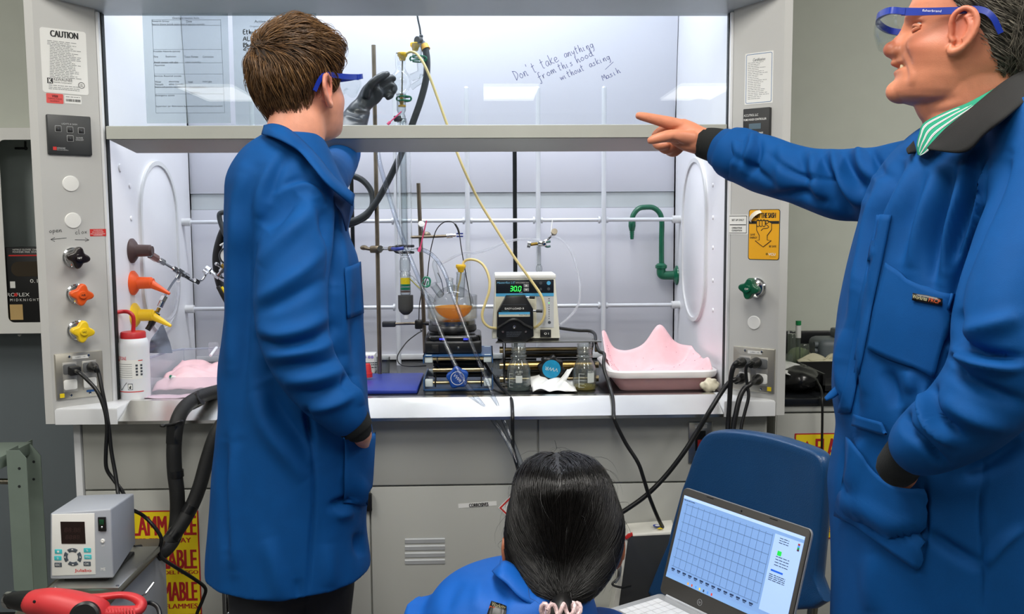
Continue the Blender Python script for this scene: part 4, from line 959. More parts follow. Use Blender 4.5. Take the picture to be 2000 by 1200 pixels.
MB().tube([at(803, 490, Yc), at(810, 489, Yc-.005), at(816, 487, Yc-.01)], .0045, 12).build('side_barb', M_gl, cn)
MB().tube([at(779, 262, Yc), at(770, 258, Yc-.005), at(764, 257, Yc-.01)], .0045, 12).build('side_barb', M_gl, cn)
# adapter and receiver under the condenser
ad = thing('glass_adapter', 'glass take-off adapter with yellow liquid and green clips below the condenser', 'glassware', (cx_, Yc, zc(575)))
lathe_px(MB(), [(9, 503), (9.5, 506), (10.5, 510), (10.5, 528), (9, 531), (10.2, 533), (10.2, 573), (9.4, 577)]).build('adapter_body', M_gl2, ad)
MB().lathe((cx_, Yc, 0), [(.0005, zc(555)), (9.6*mp, zc(555)), (9.8*mp, zc(543)), (.0005, zc(543))], n=24, cap=(False, False)).build('liquid', mat('yellow_fluid', (240, 214, 30), .25), ad)
for y in (557.5, 564.5): MB().lathe((cx_, Yc, zc(y+2)), [(9*mp, 0), (10*mp, .001), (10*mp, .006), (9*mp, .007)], n=28).build('green_ring', M_gclip, ad)
MB().lathe((cx_, Yc, zc(571)), [(9.6*mp, 0), (9.8*mp, .002), (9.6*mp, .0035)], n=28).build('brown_ring', mat('ring_brown', (92, 62, 52), .5), ad)
MB().tube([at(797, 540, Yc), at(805, 545, Yc-.01), at(822, 563, .33), at(838, 580, .32), at(848, 590, .31)], .0065, 12).build('side_arm', M_gl2, ad)
MB().tube([at(800, 544, Yc), at(812, 556, Yc-.005), at(821, 564, .33)], .0016, 8).build('yellow_film', mat('film_yellow', (180, 170, 60), .4), ad)
MB().lathe((cx_, Yc, 0), [(.004, zc(616)), (.010, zc(614)), (13*mp, zc(608)), (14.8*mp, zc(602)), (14.8*mp, zc(577)), (10*mp, zc(576.5))], n=28).build('insulated_cup', M_dgrey, ad)
MB().lathe((cx_+.001, Yc, 0), [(3.5*mp, zc(624)), (4.5*mp, zc(623)), (5*mp, zc(616)), (5*mp, zc(612))], n=20).build('stopcock_tip', mat('frosted_plastic', 0), ad)
gc = thing('joint_clip', 'green plastic joint clip on the slanting glass side arm', 'clip', at(834, 553, .325))
for dx in (-4, 4): MB().tube([at(832+dx, 549, .325), at(829+dx*1.2, 556, .323), at(834+dx*.6, 561, .32)], .0022, 8).build('prong', M_gclip, gc)
MB().tube([at(826, 547, .325), at(830, 542, .325), at(837, 543, .325), at(840, 549, .325), at(838, 558, .322), at(832, 561, .322)], .0028, 8).build('loop', M_gclip, gc)
# top of the condenser: claisen head with dropping flask
hd = thing('claisen_head', 'clear round glass head with two necks atop the condenser, touched by the glove', 'glassware', (cx_, Yc, zc(200)))
lathe_px(MB(), [(9, 240), (8, 228), (6, 222), (8.8, 216), (8.8, 186), (9.5, 184)][::-1], x=787).build('lower_joint', M_gl2, hd)
xh = at(787, 170, Yc).x; hx_ = 787
lathe_px(MB(), [(9, 104), (10.5, 110), (10, 128), (9.5, 136), (12, 141), (17, 146), (20, 155), (19.5, 165), (15, 176), (10, 181), (9.5, 186)], x=787).build('bulb', M_gl, hd)
MB().tube([at(803, 152, Yc), at(815, 147, Yc), at(822, 141, Yc), at(822, 128, Yc), at(821, 112, Yc)], .0105, 18, 6).build('side_neck', M_gl2, hd)
MB().tube([at(803, 172, Yc), at(812, 165, Yc), at(822, 158, Yc), at(825, 146, Yc)], .007, 14, 6).build('vapour_arm', M_gl2, hd)
lathe_px(MB(), [(9, 85), (9.5, 93), (9, 108), (7, 112)], x=819).build('upper_neck', M_gl2, hd)
def septum(x, y, Y, name='septum'):
    p = at(x, y, Y); m_ = mpp(Y)
    return MB().lathe(p, [(5*m_, -10*m_), (7*m_, -4*m_), (9.5*m_, -1*m_), (10*m_, 3*m_), (9*m_, 5*m_), (.001, 4.2*m_)], n=24)
septum(786, 108, Yc).build('septum', M_yc, hd); septum(811, 89, Yc+.03).build('septum', M_yc, hd)
MB().tube([at(786, 108, Yc), at(785.5, 150, Yc), at(785, 188, Yc), at(785, 206, Yc)], .0022, 8).build('dip_tube', mat('ptfe_tube', (150, 146, 132), .4), hd)
MB().lathe((cx_-.002, Yc, 0), [(3*mp, zc(206)), (4*mp, zc(200)), (3*mp, zc(184))], n=14).build('packing', mat('packing_tan', (196, 160, 92), .6), hd)
MB().lathe((cx_-.001, Yc, zc(209)), [(7*mp, 0), (7.5*mp, .001), (7.5*mp, .004), (7*mp, .005)], n=24).build('amber_ring', mat('ring_amber', (226, 180, 60), .4), hd)
def keck(name, label, x, y, Y, w_):
    o = thing(name, label, 'clip', at(x, y, Y)); m_ = mpp(Y); c = at(x, y, Y)
    for dz in (-.0055, .0055):
        P = [c+Vector((w_*m_*math.cos(t)*.9, -w_*m_*.9*math.sin(t), dz)) for t in [math.radians(a) for a in range(-150, 151, 30)]]
        MB().tube(P, .0022, 8, 3).build('ring', M_gclip, o)
    for sx in (-1, 1): MB().tube([c+Vector((sx*w_*m_*.95, -.002, -.006)), c+Vector((sx*w_*m_*1.12, -.002, 0)), c+Vector((sx*w_*m_*.95, -.002, .006))], .0025, 8).build('side_bridge', M_gclip, o)
keck('joint_clip', 'green plastic joint clip below the round glass bulb, left of the dark hose', 789, 193, Yc, 12.5)
keck('joint_clip', 'green plastic joint clip on the upper side neck, right beside the dark hose', 817, 115, Yc, 14)
pk = thing('pink_pull_tie', 'pink plastic tie angled across the foot of the glass head, just above the sash bar', 'tie', at(770, 230, .31))
MB().cyl(at(784, 218, .315), at(759, 241, .31), .0018, n=8).build('strap', mat('tie_pink', (232, 84, 132), .5), pk); MB().cyl(at(762, 238.5, .312), at(757, 243, .31), .004, n=10).build('lock', mat('tie_pink', 0), pk)
MB().wbox(at(771, 235, .36).x, at(786, 235, .36).x, .325, .345, zc(238), zc(227), .003).build('dark_clip', M_hose, cn)
pk = thing('pink_pull_tie', 'pink plastic tie standing upright on the condenser barb beside the second rod', 'tie', at(822, 465, .31))
MB().cyl(at(833, 431, .31), at(820, 488, .31), .0019, n=8).build('strap', mat('tie_pink', 0), pk); MB().cyl(at(821, 483, .31), at(818, 492, .31), .0042, n=10).build('lock', mat('tie_pink', 0), pk)
# stopcock and hose fittings at the very top
gs = thing('gas_stopcock', 'grey gas stopcock with taped hose end at the top of the glass head', 'stopcock', at(822, 80, Yc+.03))
MB().cyl(at(814, 79, .36), at(821, 80, .37), .0115, n=18).build('stopcock_key', M_hose, gs); MB().cyl(at(823, 83, .37), at(829, 92, .37), .0095, n=16).build('stopcock_body', mat('grey_blue_plastic', (88, 98, 110), .4), gs)
MB().sphere(at(822.5, 71, .37), .0055, 12).build('ferrule', M_hose, gs)
MB().cyl(at(828, 88, .37), at(832, 97, .365), .0115, .0125, 18).build('tape_wrap', mat('tape_amber', (226, 170, 70), .5), gs)
MB().tube([at(822, 74, .37), at(820, 55, .37), at(816, 36, .37), at(812, 5, .37), at(806, -40, .37)], .0025, 8).build('lead_tube', M_hose, gs)
hs_ = thing('vacuum_hose', 'long dark grey rubber hose hanging from the glass head and looping beside the coat', 'hose', at(740, 390, .36))
MB().tube([at(831, 95, .365), at(834, 120, .36), at(832, 155, .355), at(822, 195, .35), at(808, 235, .35), at(790, 285, .36), at(770, 330, .38), at(744, 380, .40), at(722, 412, .405), at(700, 428, .40), at(680, 434, .40)], .0095, 16, 6).build('hose', M_hose, hs_)
MB().tube([at(650, 348, .43), at(680, 343, .43), at(706, 351, .43), at(724, 372, .43), at(728, 398, .425), at(718, 420, .415), at(700, 432, .41), at(680, 440, .41)], .0088, 16, 6).build('hose_loop', M_hose, hs_)
# tan pump tubing
tt = thing('pump_tube', 'long tan pump tube from the glass head down to the right side of the pump', 'tubing', at(940, 400, .3))
MB().tube([at(791, 106, .335), at(803, 101, .33), at(817, 109, .32), at(836, 142, .30), at(872, 240, .28), at(898, 312, .27), at(930, 382, .26), at(962, 436, .255), at(1004, 502, .25), at(1040, 552, .245), at(1058, 580, .24), at(1064, 606, .24), at(1060, 625, .243), at(1051, 636, .25), at(1041, 641, .262)], .0037, 12, 6).build('tube', M_tan, tt)
tt = thing('pump_tube', 'short tan pump tube from the yellow flask stopper to the left side of the pump', 'tubing', at(950, 560, .28))
MB().tube([at(903, 520, .31), at(908, 510, .31), at(921, 507, .30), at(937, 512, .29), at(949, 526, .28), at(956, 548, .27), at(955, 570, .262), at(948, 592, .258), at(942, 612, .255), at(944, 628, .255), at(955, 639, .257), at(970, 642, .262)], .0037, 12, 6).build('tube', M_tan, tt)

# --- second rod with thermometer clamp, hotplate, bath, flask
Y2 = .40; x2 = at(827.5, 500, Y2).x
hp = thing('hotplate_stirrer', 'black round-topped hotplate stirrer on the blue lab jack', 'hotplate', at(885, 690, .31))
Yh = .305; hcx = at(884, 660, Yh).x; zj = at(885, 692, .225).z
hz_ = lambda y, Y=.225: at(885, y, Y).z
hx0_, hx1_ = at(829, 680, .225).x, at(940.5, 680, .225).x
MB().wbox(hx0_, hx1_, .225, .385, zj, hz_(667), .006, 3).build('housing', M_black, hp)
MB().prism(PLAN, rrect(hx0_+.001, hx1_-.001, .23, .385, .02), hz_(667)-.002, hz_(655, .24), .008, 3).build('upper_housing', mat('gloss_black', (14, 15, 17), .2), hp)
fh = Fr((0, .225, 0), (1, 0, 0))
for x in (848, 924): u, v = fh.px(x, 662); MB().lathe(Vector((u, .243, hz_(664))), [(.0155, 0), (.0155, .006), (.014, .008), (.001, .0085)], n=28).build('control_dial', M_black, hp)
for x in (862, 909):
    a, b, c, d = rectpx(fh, x-4, 661.5, x+6, 664.5); MB().box(fh, a, b, c, d, -.02, .0002).build('display', mat('blue_led', (60, 70, 230), .4, emit=.6), hp)
u, v = fh.px(895, 680); MB().lathe(fh.p(u, v), [(.004, 0), (.003, .002), (.0005, .0025)], fh.N, 12).build('socket', M_chrome, hp)
u, v = fh.px(850, 682); MB().prism(fh, rrect(u-.010, u+.010, v-.011, v+.012, .003), 0, .004, .001).build('logo_plate', M_black, hp)
rp = 46*mpp(Yh); zt0 = hz_(652, .245)
MB().lathe((hcx, Yh, zt0), [(rp*.97, 0), (rp*1.03, .006), (rp*1.02, .016), (rp*.99, .019), (rp*.8, .021)], n=48).build('plate_skirt', mat('skirt_black', (30, 31, 33), .3), hp)
MB().lathe((hcx, Yh, zt0+.019), [(rp*.96, 0), (rp*.98, .004), (rp*.97, .013), (rp*.3, .0145), (.001, .0145)], n=48).build('heating_plate', mat('plate_steel', (150, 152, 154), .25, 1, var=.1), hp)
MB().cyl((x2, Y2, at(828, 690, Y2).z), (x2-.012, Y2, at(823, 358, Y2).z), .0058, n=16).build('support_rod', M_rod, hp)
jb = bpy.data.objects.new('rod_clamp', None); COL.objects.link(jb); tag(jb, 'black plastic cross clamp joining the stand rod to the hotplate rod', 'clamp'); jb.location = at(800, 634, .4)
MB().box(Fr(at(760, 633, .405), (1, 0, 0), (.05, 0, 1)), -.0195, .019, -.0085, .0075, -.012, .012, .003).build('jaw', mat('clamp_black', (36, 40, 48), .4), jb)
MB().cyl(at(772, 633, .40), at(812, 632, .40), .0042, n=12).build('rod', M_rod, jb)
MB().box(Fr(at(818, 633, .39), (1, 0, 0)), -.011, .011, -.014, .012, -.012, .014, .004).cyl(at(826, 632, .4), at(838, 632, .4), .006, n=12).build('boss_head', M_black, jb)
tc = bpy.data.objects.new('thermometer_clamp', None); COL.objects.link(tc); tag(tc, 'small clamp arm on the hotplate rod holding a black probe cable', 'clamp'); tc.location = at(850, 460, Y2)
MB().tube([at(804, 463.5, Y2-.02), at(850, 462, Y2-.02), at(872, 461, Y2-.02)], .0042, 12).build('arm', M_rod, tc)
MB().lathe(at(823, 438, Y2-.02), [(.001, -.004), (.009, -.003), (.0095, .002), (.001, .004)], (.25, -.8, .5), 18).build('thumb_screw', M_white, tc); MB().cyl(at(824, 443, Y2-.01), at(827, 456, Y2-.01), .0035, n=10).build('screw_shank', M_chrome, tc)
MB().sphere(at(832, 459, Y2-.005), .013, 16, (1.1, .8, .75)).build('boss_head', M_rod, tc)
MB().cyl(at(872, 461, Y2-.02), at(884, 460, Y2-.02), .0068, n=14).cyl(at(884, 460, Y2-.02), at(890, 459.5, Y2-.02), .0048, n=12).build('collar', M_chrome, tc)
for y in (456.5, 462): MB().box(Fr(at(898, y, Y2-.03), (1, 0, 0)), -.0095, .0095, -.002, .002, -.006, .006, .001).build('jaw', M_navy, tc)
pc = thing('probe_cable', 'thin black probe cable arching over the clamp arm down into the flask', 'cable', at(868, 434, .37))
MB().tube([at(835, 540, .385), at(838, 510, .38), at(843, 480, .375), at(852, 450, .37), at(866, 435, .365), at(880, 433, .36), at(890, 440, .355), at(897, 458, .35), at(901, 485, .345), at(907, 520, .34), at(914, 560, .335), at(921, 600, .33)], .0014, 8, 6).build('cable', M_cablack, pc)
MB().tube([at(889, 438, .357), at(894, 447, .352), at(897, 457, .35)], .0028, 8).build('sleeve', M_cablack, pc)
MB().tube([at(835, 538, .387), at(828, 560, .385), at(820, 590, .38), at(818, 627, .385)], .0014, 8, 5).build('cable', M_cablack, pc)
MB().tube([at(821, 645, .38), at(824, 647, .37), at(815, 652, .36), at(795, 668, .34), at(779, 690, .32), at(776, 702, .315), at(782, 712, .31), at(800, 716, .31), at(832, 715, .33)], .0016, 8, 6).build('cable', M_cablack, pc)
# oil bath
rb = 49*mpp(Yh); zb1 = zt0+.0345
bth = thing('glass_bath', 'clear glass oil bath dish on the hotplate holding the amber flask', 'bath dish', (hcx, Yh, zb1))
zrim = at(884, 577, Yh).z-zb1
shell(MB(), Vector((hcx, Yh, zb1)), [(rb*.97, 0), (rb, .004), (rb, zrim)], .0022, n=48).build('dish', clear('dish_glass', (252, 253, 253), 1.4, .02, edge=.85), bth)
zoil = at(884, 599, Yh).z-zb1
oil = MB().lathe((hcx, Yh, zb1+.003), [(.0005, 0), (rb-.003, 0), (rb-.0028, zoil-.003), (.0005, zoil-.003)], n=48, cap=(False, False)).build('oil', clear('bath_oil_clear', (254, 252, 244), 1.1, .05, .06, (250, 244, 220)), bth)
# three necked flask with amber liquid
fy = Yh; fcx_ = at(886, 595, fy).x; fr_ = 39*mpp(fy); fcz = at(886, 593, fy).z+.002
fk = thing('three_neck_flask', 'three-necked round glass flask of amber liquid sunk in the oil bath', 'flask', (fcx_, fy, fcz))
def ballprof(r, z0, sq=.86): return [(max(.0004, r*math.sin(t)), z0-r*sq*math.cos(t)) for t in [PI*i/22 for i in range(23)]]
MB().lathe((fcx_, fy, fcz), ballprof(fr_, 0)[:-3]+[(.011, fr_*.86)], n=40, cap=(True, False)).build('bulb', clear('flask_glass', (252, 253, 253), 1.45, .02, edge=.75), fk)
zl = at(886, 599, fy).z-fcz
lp = [(r*.97, h*.97) for r, h in ballprof(fr_, 0) if h < zl]; lp += [(lp[-1][0], zl), (.0005, zl)]
MB().lathe((fcx_, fy, fcz), lp, n=40, cap=(True, False)).build('amber_liquid', clear('amber_clear', (255, 206, 60), 1.1, .02, .55, (255, 186, 10)), fk)
def neck(x0, y0, x1, y1, Y0, Y1, rpx, name='neck'):
    a, b = at(x0, y0, Y0), at(x1, y1, Y1); m_ = mpp(fy); L = (b-a).length
    MB().lathe(a, [(rpx*m_, 0), (rpx*m_, L*.9), (rpx*m_*1.12, L*.93), (rpx*m_*1.12, L)]+[(rpx*m_-.0012, L), (rpx*m_-.0012, 0)], (b-a), 20).build(name, M_gl2, fk)
neck(898, 580, 901, 532, fy, fy, 9); neck(862, 578, 846, 556, .295, .28, 7); neck(880, 572, 878, 545, .33, .345, 7)
MB().tube([at(858, 552, .30), at(852, 530, .30), at(849, 518, .30), at(851, 510, .30)], .0072, 14).build('filling_arm', M_gl2, fk)
septum(900, 522, fy).build('septum', M_yc, fk)
MB().tube([at(901, 525, fy), at(899, 545, fy), at(894, 565, fy), at(892, 595, fy)], .0024, 8).build('dip_tube', M_tan, fk)
MB().tube([at(855, 533, .31), at(862, 548, .31), at(866, 570, .31), at(864, 580, .31)], .0014, 8).build('needle', M_chrome, fk)
MB().cyl(at(889, 556, .28), at(889, 572, .28), .006, n=14).build('joint_cap', M_gl, fk)
# clear drain tubes
c1 = thing('clear_drain_tube', 'long clear tube slanting from under the sash bar over the sill to the black hair', 'tubing', at(800, 500, .25))
MB().tube([at(737, 286, .30), at(742, 320, .29), at(764, 398, .27), at(788, 470, .25), at(818, 545, .22), at(850, 622, .19), at(875, 682, .15), at(905, 742, .10), at(942, 792, .05), at(978, 842, -.02), at(1004, 890, -.05), at(1018, 935, -.07), at(1024, 975, -.08), at(1024, 1050, -.10), at(1020, 1330, -.13)], .0062, 12, 5).build('tube', M_pvc, c1)
c2 = thing('clear_drain_tube', 'shorter clear tube arching from the condenser side barb down over the sill', 'tubing', at(870, 540, .25))
MB().tube([at(816, 487, .33), at(830, 490, .315), at(848, 502, .29), at(866, 528, .27), at(882, 570, .25), at(897, 610, .22), at(918, 665, .18), at(942, 722, .12), at(968, 785, .06), at(990, 836, -.02), at(1008, 880, -.045), at(1024, 925, -.06), at(1034, 975, -.07), at(1034, 1050, -.09), at(1036, 1330, -.12)], .0058, 12, 5).build('tube', M_pvc, c2)

# --- blue lab jack
JB = thing('lab_jack', 'blue scissor lab jack under the hotplate with a blue lobed knob', 'lab jack', at(895, 765, .25))
jx0, jx1 = at(826, 700, .20).x, at(963, 700, .20).x; jz = lambda y, Y=.2: at(890, y, Y).z
def tray(y0, y1, up):
    mb = MB(); mb.wbox(jx0, jx1, .20, .39, (y1 if up else y0)-(.003 if up else 0), (y1 if up else y0)+(0 if up else .003))
    for x in (jx0, jx1-.003): mb.wbox(x, x+.003, .20, .39, y0, y1)
    return mb
ztop_ = zj-.0005
tray(jz(710), ztop_, True).build('top_plate', M_jack, JB)
tray(ZW+.0005, ZW+.032, False).build('bottom_plate', M_jack, JB)
for z in (jz(702), ZW+.020):
    for s, x in ((1, jx0+.004), (-1, jx1-.004)):
        for Y in (.212, .378): MB().wbox(min(x, x+s*.022), max(x, x+s*.022), Y-.009, Y+.009, z-.010, z+.010, .003).build('slide_block', mat('nylon_white', (206, 216, 214), .45), JB)
    MB().cyl((jx0+.02, .212, z), (jx1-.02, .212, z), .0048, n=14).build('cross_bar', mat('brassy_steel', (176, 160, 124), .3, 1), JB)
zm = (jz(702)+ZW+.02)/2
for s, x in ((1, jx0+.030), (-1, jx1-.030)):
    for q in (-1, 1):
        a, b = Vector((x+s*(.002 if q > 0 else .008), .21, ZW+.02)), Vector((x+s*(.002 if q > 0 else .008), .375, jz(702)))
        if q < 0: a.z, b.z = b.z, a.z
        d = (b-a).normalized(); MB().box(Fr(a, d, Vector((0, -d.z, d.y)) if d.z > 0 else Vector((0, -d.z, d.y))), -.008, (b-a).length+.008, -.009, .009, -.0018, .0018, .001).build('scissor_arm', mat('arm_dark', (44, 44, 44), .35, .6), JB)
for y in (.225, .30, .36): MB().cyl((jx0+.025, y, zm+.0), (jx1-.025, y, zm), .0065 if y == .225 else .009, n=16).build('cross_shaft', mat('brassy_steel', 0) if y == .225 else M_black, JB)
for y, z in ((.25, jz(716)), (.25, ZW+.035)): MB().cyl((jx0+.025, y, z), (jx1-.025, y, z), .007, n=14).build('cross_shaft', M_black, JB)
def jackknob(x, y, Y, rpx, m, face, txtcol, txt, rot, lobes=5):
    p = at(x, y, Y); fr = Fr(p, (1, 0, 0)).sub(0, 0, 0, math.radians(rot)); r = rpx*mpp(Y); P = []
    for i in range(60): t = 2*PI*i/60; P.append(((r*(.93+.09*math.cos(lobes*t)))*math.cos(t), (r*(.93+.09*math.cos(lobes*t)))*math.sin(t)))
    return fr, r, P
fr, r, P = jackknob(894, 737, .185, 22, 0, 0, 0, 'VWR', -46)
kn = MB().prism(fr, P, 0, .018, .005, 3).build('adjusting_knob', mat('knob_cobalt', (20, 74, 160), .35), JB)
MB().frame(fr, circ(0, 0, r*.62, 40), circ(0, 0, r*.57, 40), .0178, .0186).build('ring_mark', M_white, kn)
mb = MB(); mb.text('VWR', fr, r*.3, r*.85, .0186, 0, .2); mb.build('lettering', M_white, kn)
MB().cyl(fr.p(0, 0, 0), fr.p(0, 0, -.04), .006, n=12).build('screw_shaft', mat('brassy_steel', 0), JB)

# --- second jack with steel plate and the pump
J2 = thing('lab_jack', 'black scissor lab jack with a turquoise knob face under the pump plate', 'lab jack', at(1075, 765, .32))
jz2 = lambda y, Y=.28: at(1075, y, Y).z
zpl = at(1070, 667, .25).z
ppx = [atz(966, 668, zpl), atz(1174, 663, zpl), atz(1133, 648, zpl), atz(990, 655, zpl)]
ys2 = .26
MB().prism(PLAN, [(at(968, 668, .24).x, .24), (at(1175, 664, .24).x, .24), (at(1150, 650, .42).x, .43), (at(985, 650, .42).x, .43)], zpl-.003, zpl).build('top_plate', M_steel, J2)
jx2, jx3 = at(980, 700, .28).x, at(1165, 700, .28).x
MB().wbox(jx2, jx3, .28, .44, ZW, ZW+.004).build('bottom_plate', M_steel, J2)
for z, m in ((jz2(682), 'b'), (ZW+.015, 'b')): MB().cyl((jx2+.01, .285, z), (jx3-.01, .285, z), .0045, n=14).build('cross_bar', mat('brassy_steel', 0), J2)
MB().cyl((jx2+.01, .282, jz2(714)), (jx3-.01, .282, jz2(714)), .0115, n=20).build('cross_shaft', mat('brass_shaft', (176, 148, 92), .3, 1), J2)
for y, z in ((.33, jz2(695)), (.36, jz2(722)), (.33, jz2(735)), (.3, jz2(690))): MB().cyl((jx2+.01, y, z), (jx3-.01, y, z), .013, n=16).build('cross_shaft', M_black, J2)
for s, x in ((1, jx2+.006), (-1, jx3-.006)):
    for q in (0, 1):
        a, b = Vector((x+s*.004*q, .285, ZW+.015)), Vector((x+s*.004*q, .42, zpl-.012))
        if q: a.z, b.z = b.z, a.z
        d = (b-a).normalized(); MB().box(Fr(a, d, (0, -d.z, d.y)), -.008, (b-a).length+.008, -.010, .010, -.0015, .0015).build('scissor_arm', mat('arm_dark', 0), J2)
    for z in (ZW+.015, jz2(714), jz2(683)): MB().cyl((x-s*.012, .283, z), (x-s*.002, .283, z), .009, n=14).build('bolt_head', mat('brassy_steel', 0), J2)
fr, r, P = jackknob(1076, 719, .235, 27, 0, 0, 0, 'VWR', 170, 8)
P = [(u*1.0, v) for u, v in P]
kn = MB().prism(fr, P, 0, .02, .006, 3).build('adjusting_knob', M_black, J2)
kf = MB().prism(fr, circ(0, 0, r*.67, 40), .02, .0208).build('knob_face', mat('knob_turquoise', (26, 146, 192), .4, var=.15, scale=60), kn)
mb = MB(); mb.text('VWR', fr, r*.26, r*.95, .0212, 0, .1); mb.build('lettering', mat('silver_print', (196, 208, 206), .4), kn)
MB().cyl(fr.p(0, 0, 0), fr.p(0, 0, -.05), .006, n=12).build('screw_shaft', mat('brassy_steel', 0), J2)
# pump
PF = Fr((0, .27, 0), (1, 0, 0)).sub(0, 0, 0)
pu = thing('peristaltic_pump', 'cream and black peristaltic pump showing green digits on the metal plate', 'pump', at(1030, 660, .33))
c = [PF.px(x, y) for x, y in ((961, 662), (1094, 661), (1084, 537), (968, 541))]
MB().prism(PF, c, -.12, 0, .003).build('housing', M_cream, pu)
a, b, cc, d = rectpx(PF, 966, 536, 1086, 545); MB().box(PF, a, b, cc, d, -.125, .003, .004).build('top_cap', M_pp, pu)
MB().wbox(at(972, 665, .27).x, at(1092, 665, .27).x, .275, .38, zpl, PF.px(1030, 661)[1], .002).build('foot', M_black, pu)
a, b, cc, d = rectpx(PF, 968.5, 546.5, 1081.5, 573)
fp_ = MB().box(PF, a, b, cc, d, 0, .0022, .0006).build('display_panel', mat('panel_black', (24, 30, 38), .3), pu)
a2, b2, c2, d2 = rectpx(PF, 968.5, 573, 1081.5, 579); MB().box(PF, a2, b2, c2, d2, 0, .0022).build('blue_band', mat('band_blue', (84, 170, 216), .4), pu)
a2, b2, c2, d2 = rectpx(PF, 1048, 579, 1081.5, 640); MB().box(PF, a2, b2, c2, d2, 0, .0012).build('key_strip', mat('strip_grey', (196, 200, 204), .4), pu)
mb = MB()
SEG = {'3': 'abgcd', '0': 'abcdef'}
def digit(mb, ch, x, y, w_, h_):
    T = .8
    S = {'a': ((x, y), (x+w_, y)), 'g': ((x, y+h_/2), (x+w_, y+h_/2)), 'd': ((x, y+h_), (x+w_, y+h_)), 'f': ((x, y), (x, y+h_/2)), 'b': ((x+w_, y), (x+w_, y+h_/2)), 'e': ((x, y+h_/2), (x, y+h_)), 'c': ((x+w_, y+h_/2), (x+w_, y+h_))}
    for s in SEG[ch]:
        (ax, ay), (bx, by) = S[s]; sk = lambda yy: -(yy-y-h_)*.12
        mb.stroke(PF, [PF.px(ax+sk(ay)+(T*.7 if ay == by else 0), ay+(T*.7 if ax == bx else 0)), PF.px(bx+sk(by)-(T*.7 if ay == by else 0), by-(T*.7 if ax == bx else 0))], .0009, .0027)
for ch, x in (('3', 996), ('0', 1003.5), ('0', 1012)): digit(mb, ch, x, 559.5, 4.8, 9)
u, v = PF.px(1010, 569); mb.prism(PF, circ(u, v, .0008, 8), .0024, .0028)
mb.build('led_digits', mat('led_green', (60, 245, 90), .4, emit=1.6, var=0), pu)
mb = MB(); TX(mb, 'Masterflex L/S', PF, 988, 552.3, 4, 35, .0026, 0, .3); mb.build('blue_lettering', mat('print_skyblue', (120, 190, 226), .5), pu)
mb = MB(); TX(mb, 'DIGITAL ECONOMY DRIVE', PF, 1020, 552.5, 2.2, 26, .0026); TX(mb, 'ML/MIN', PF, 1017, 571, 1.8, 6, .0026); mb.build('white_lettering', M_white, pu)
for y, up_ in ((558, 1), (566, -1)):
    a2, b2, c2, d2 = rectpx(PF, 1022.5, y-3, 1033, y+3.4); bt = MB().box(PF, a2, b2, c2, d2, .0022, .004, .0005).build('arrow_button', mat('button_grey', (140, 142, 144), .5), pu)
    mb = MB(); u, v = PF.px(1027.7, y); mb.prism(PF, [(u-.004, v-.002*up_), (u+.004, v-.002*up_), (u, v+.0028*up_)], .004, .0044); mb.build('arrow', M_white, bt)
for x, y, r_, m in ((1056, 553, 3, M_greyink), (1056, 565, 2.6, M_greyink), (1071.5, 553, 4, mat('band_blue', 0)), (1071.5, 564.5, 3, M_greyink)):
    u, v = PF.px(x, y); MB().prism(PF, circ(u, v, r_*mpp(.27), 20), .0022, .003).build('touch_key', m, pu)
for k in range(10): u, v = PF.px(1072.3, 583.5+k*4.3); MB().prism(PF, circ(u, v, .0013, 10), .0012, .0018).build('size_led', M_ink if k != 2 else mat('led_green', 0), pu)
u, v = PF.px(1073, 630); MB().prism(PF, circ(u, v, .0042, 20), .0012, .002).build('touch_key', M_greyink, pu)
a2, b2, c2, d2 = rectpx(PF, 1055, 644, 1076, 659.5); sw = MB().box(PF, a2, b2, c2, d2, 0, .005, .001).build('power_switch', M_black, pu)
mb = MB(); TX(mb, 'O I', PF, 1067, 651.5, 4, 9, .0056, .01); mb.build('switch_marks', M_white, sw)
# pump head
a2, b2, c2, d2 = rectpx(PF, 968.5, 579, 1047, 643); MB().box(PF, a2, b2, c2, d2, 0, .002, .0005).build('head_mount', mat('mount_beige', (205, 203, 182), .5), pu)
hd_ = [PF.px(x, y) for x, y in ((988, 576.5), (1025, 576), (1040, 601), (1041, 654), (1026, 664.5), (983, 665), (970, 655), (970.5, 608))]
ph = MB().prism(PF, hd_, .002, .04, .004, 2).build('pump_head', mat('head_black', (22, 23, 25), .3), pu)
mb = MB(); TX(mb, 'EASY-LOAD II', PF.sub(0, 0, .04), 1004.5, 603, 3.6, 37, .0006, .012); mb.build('head_lettering', M_white, ph)
FH = Fr((0, .27-.0402, 0), (1, 0, 0))
a2, b2, c2, d2 = rectpx(FH, 974, 610, 1035, 614.5); MB().box(FH, a2, b2, c2, d2, 0, .0006).build('blue_stripe', mat('band_blue', 0), ph)
a2, b2, c2, d2 = rectpx(FH, 974, 614.5, 1035, 619); MB().box(FH, a2, b2, c2, d2, 0, .0006).build('beige_stripe', mat('mount_beige', 0), ph)
mb = MB(); TX(mb, 'Masterflex', FH, 987, 608, 2.5, 16, .0006, 0, .3); mb.build('teal_lettering', mat('print_teal', (50, 130, 150)), ph)
mb = MB(); TX(mb, 'Model 77200-62', FH, 1024, 615.5, 2.2, 20, .0008); mb.build('model_lettering', M_ink, ph)
mb = MB(); a2, _, c2, _ = rectpx(FH, 981, 595, 1028, 596); mb.stroke(FH, [FH.px(981, 595.5), FH.px(1028, 595)], .0005); mb.build('edge_line', M_greyink, ph)
pts = smoothpts([(971, 642), (982, 634), (995, 626), (1004, 623.5), (1013, 626), (1024, 634), (1040, 641)], 4)
MB().tube([FH.p(*FH.px(x, y), .003) for x, y in pts], .0035, 8, 1).build('occlusion_ridge', mat('head_black', 0), ph)
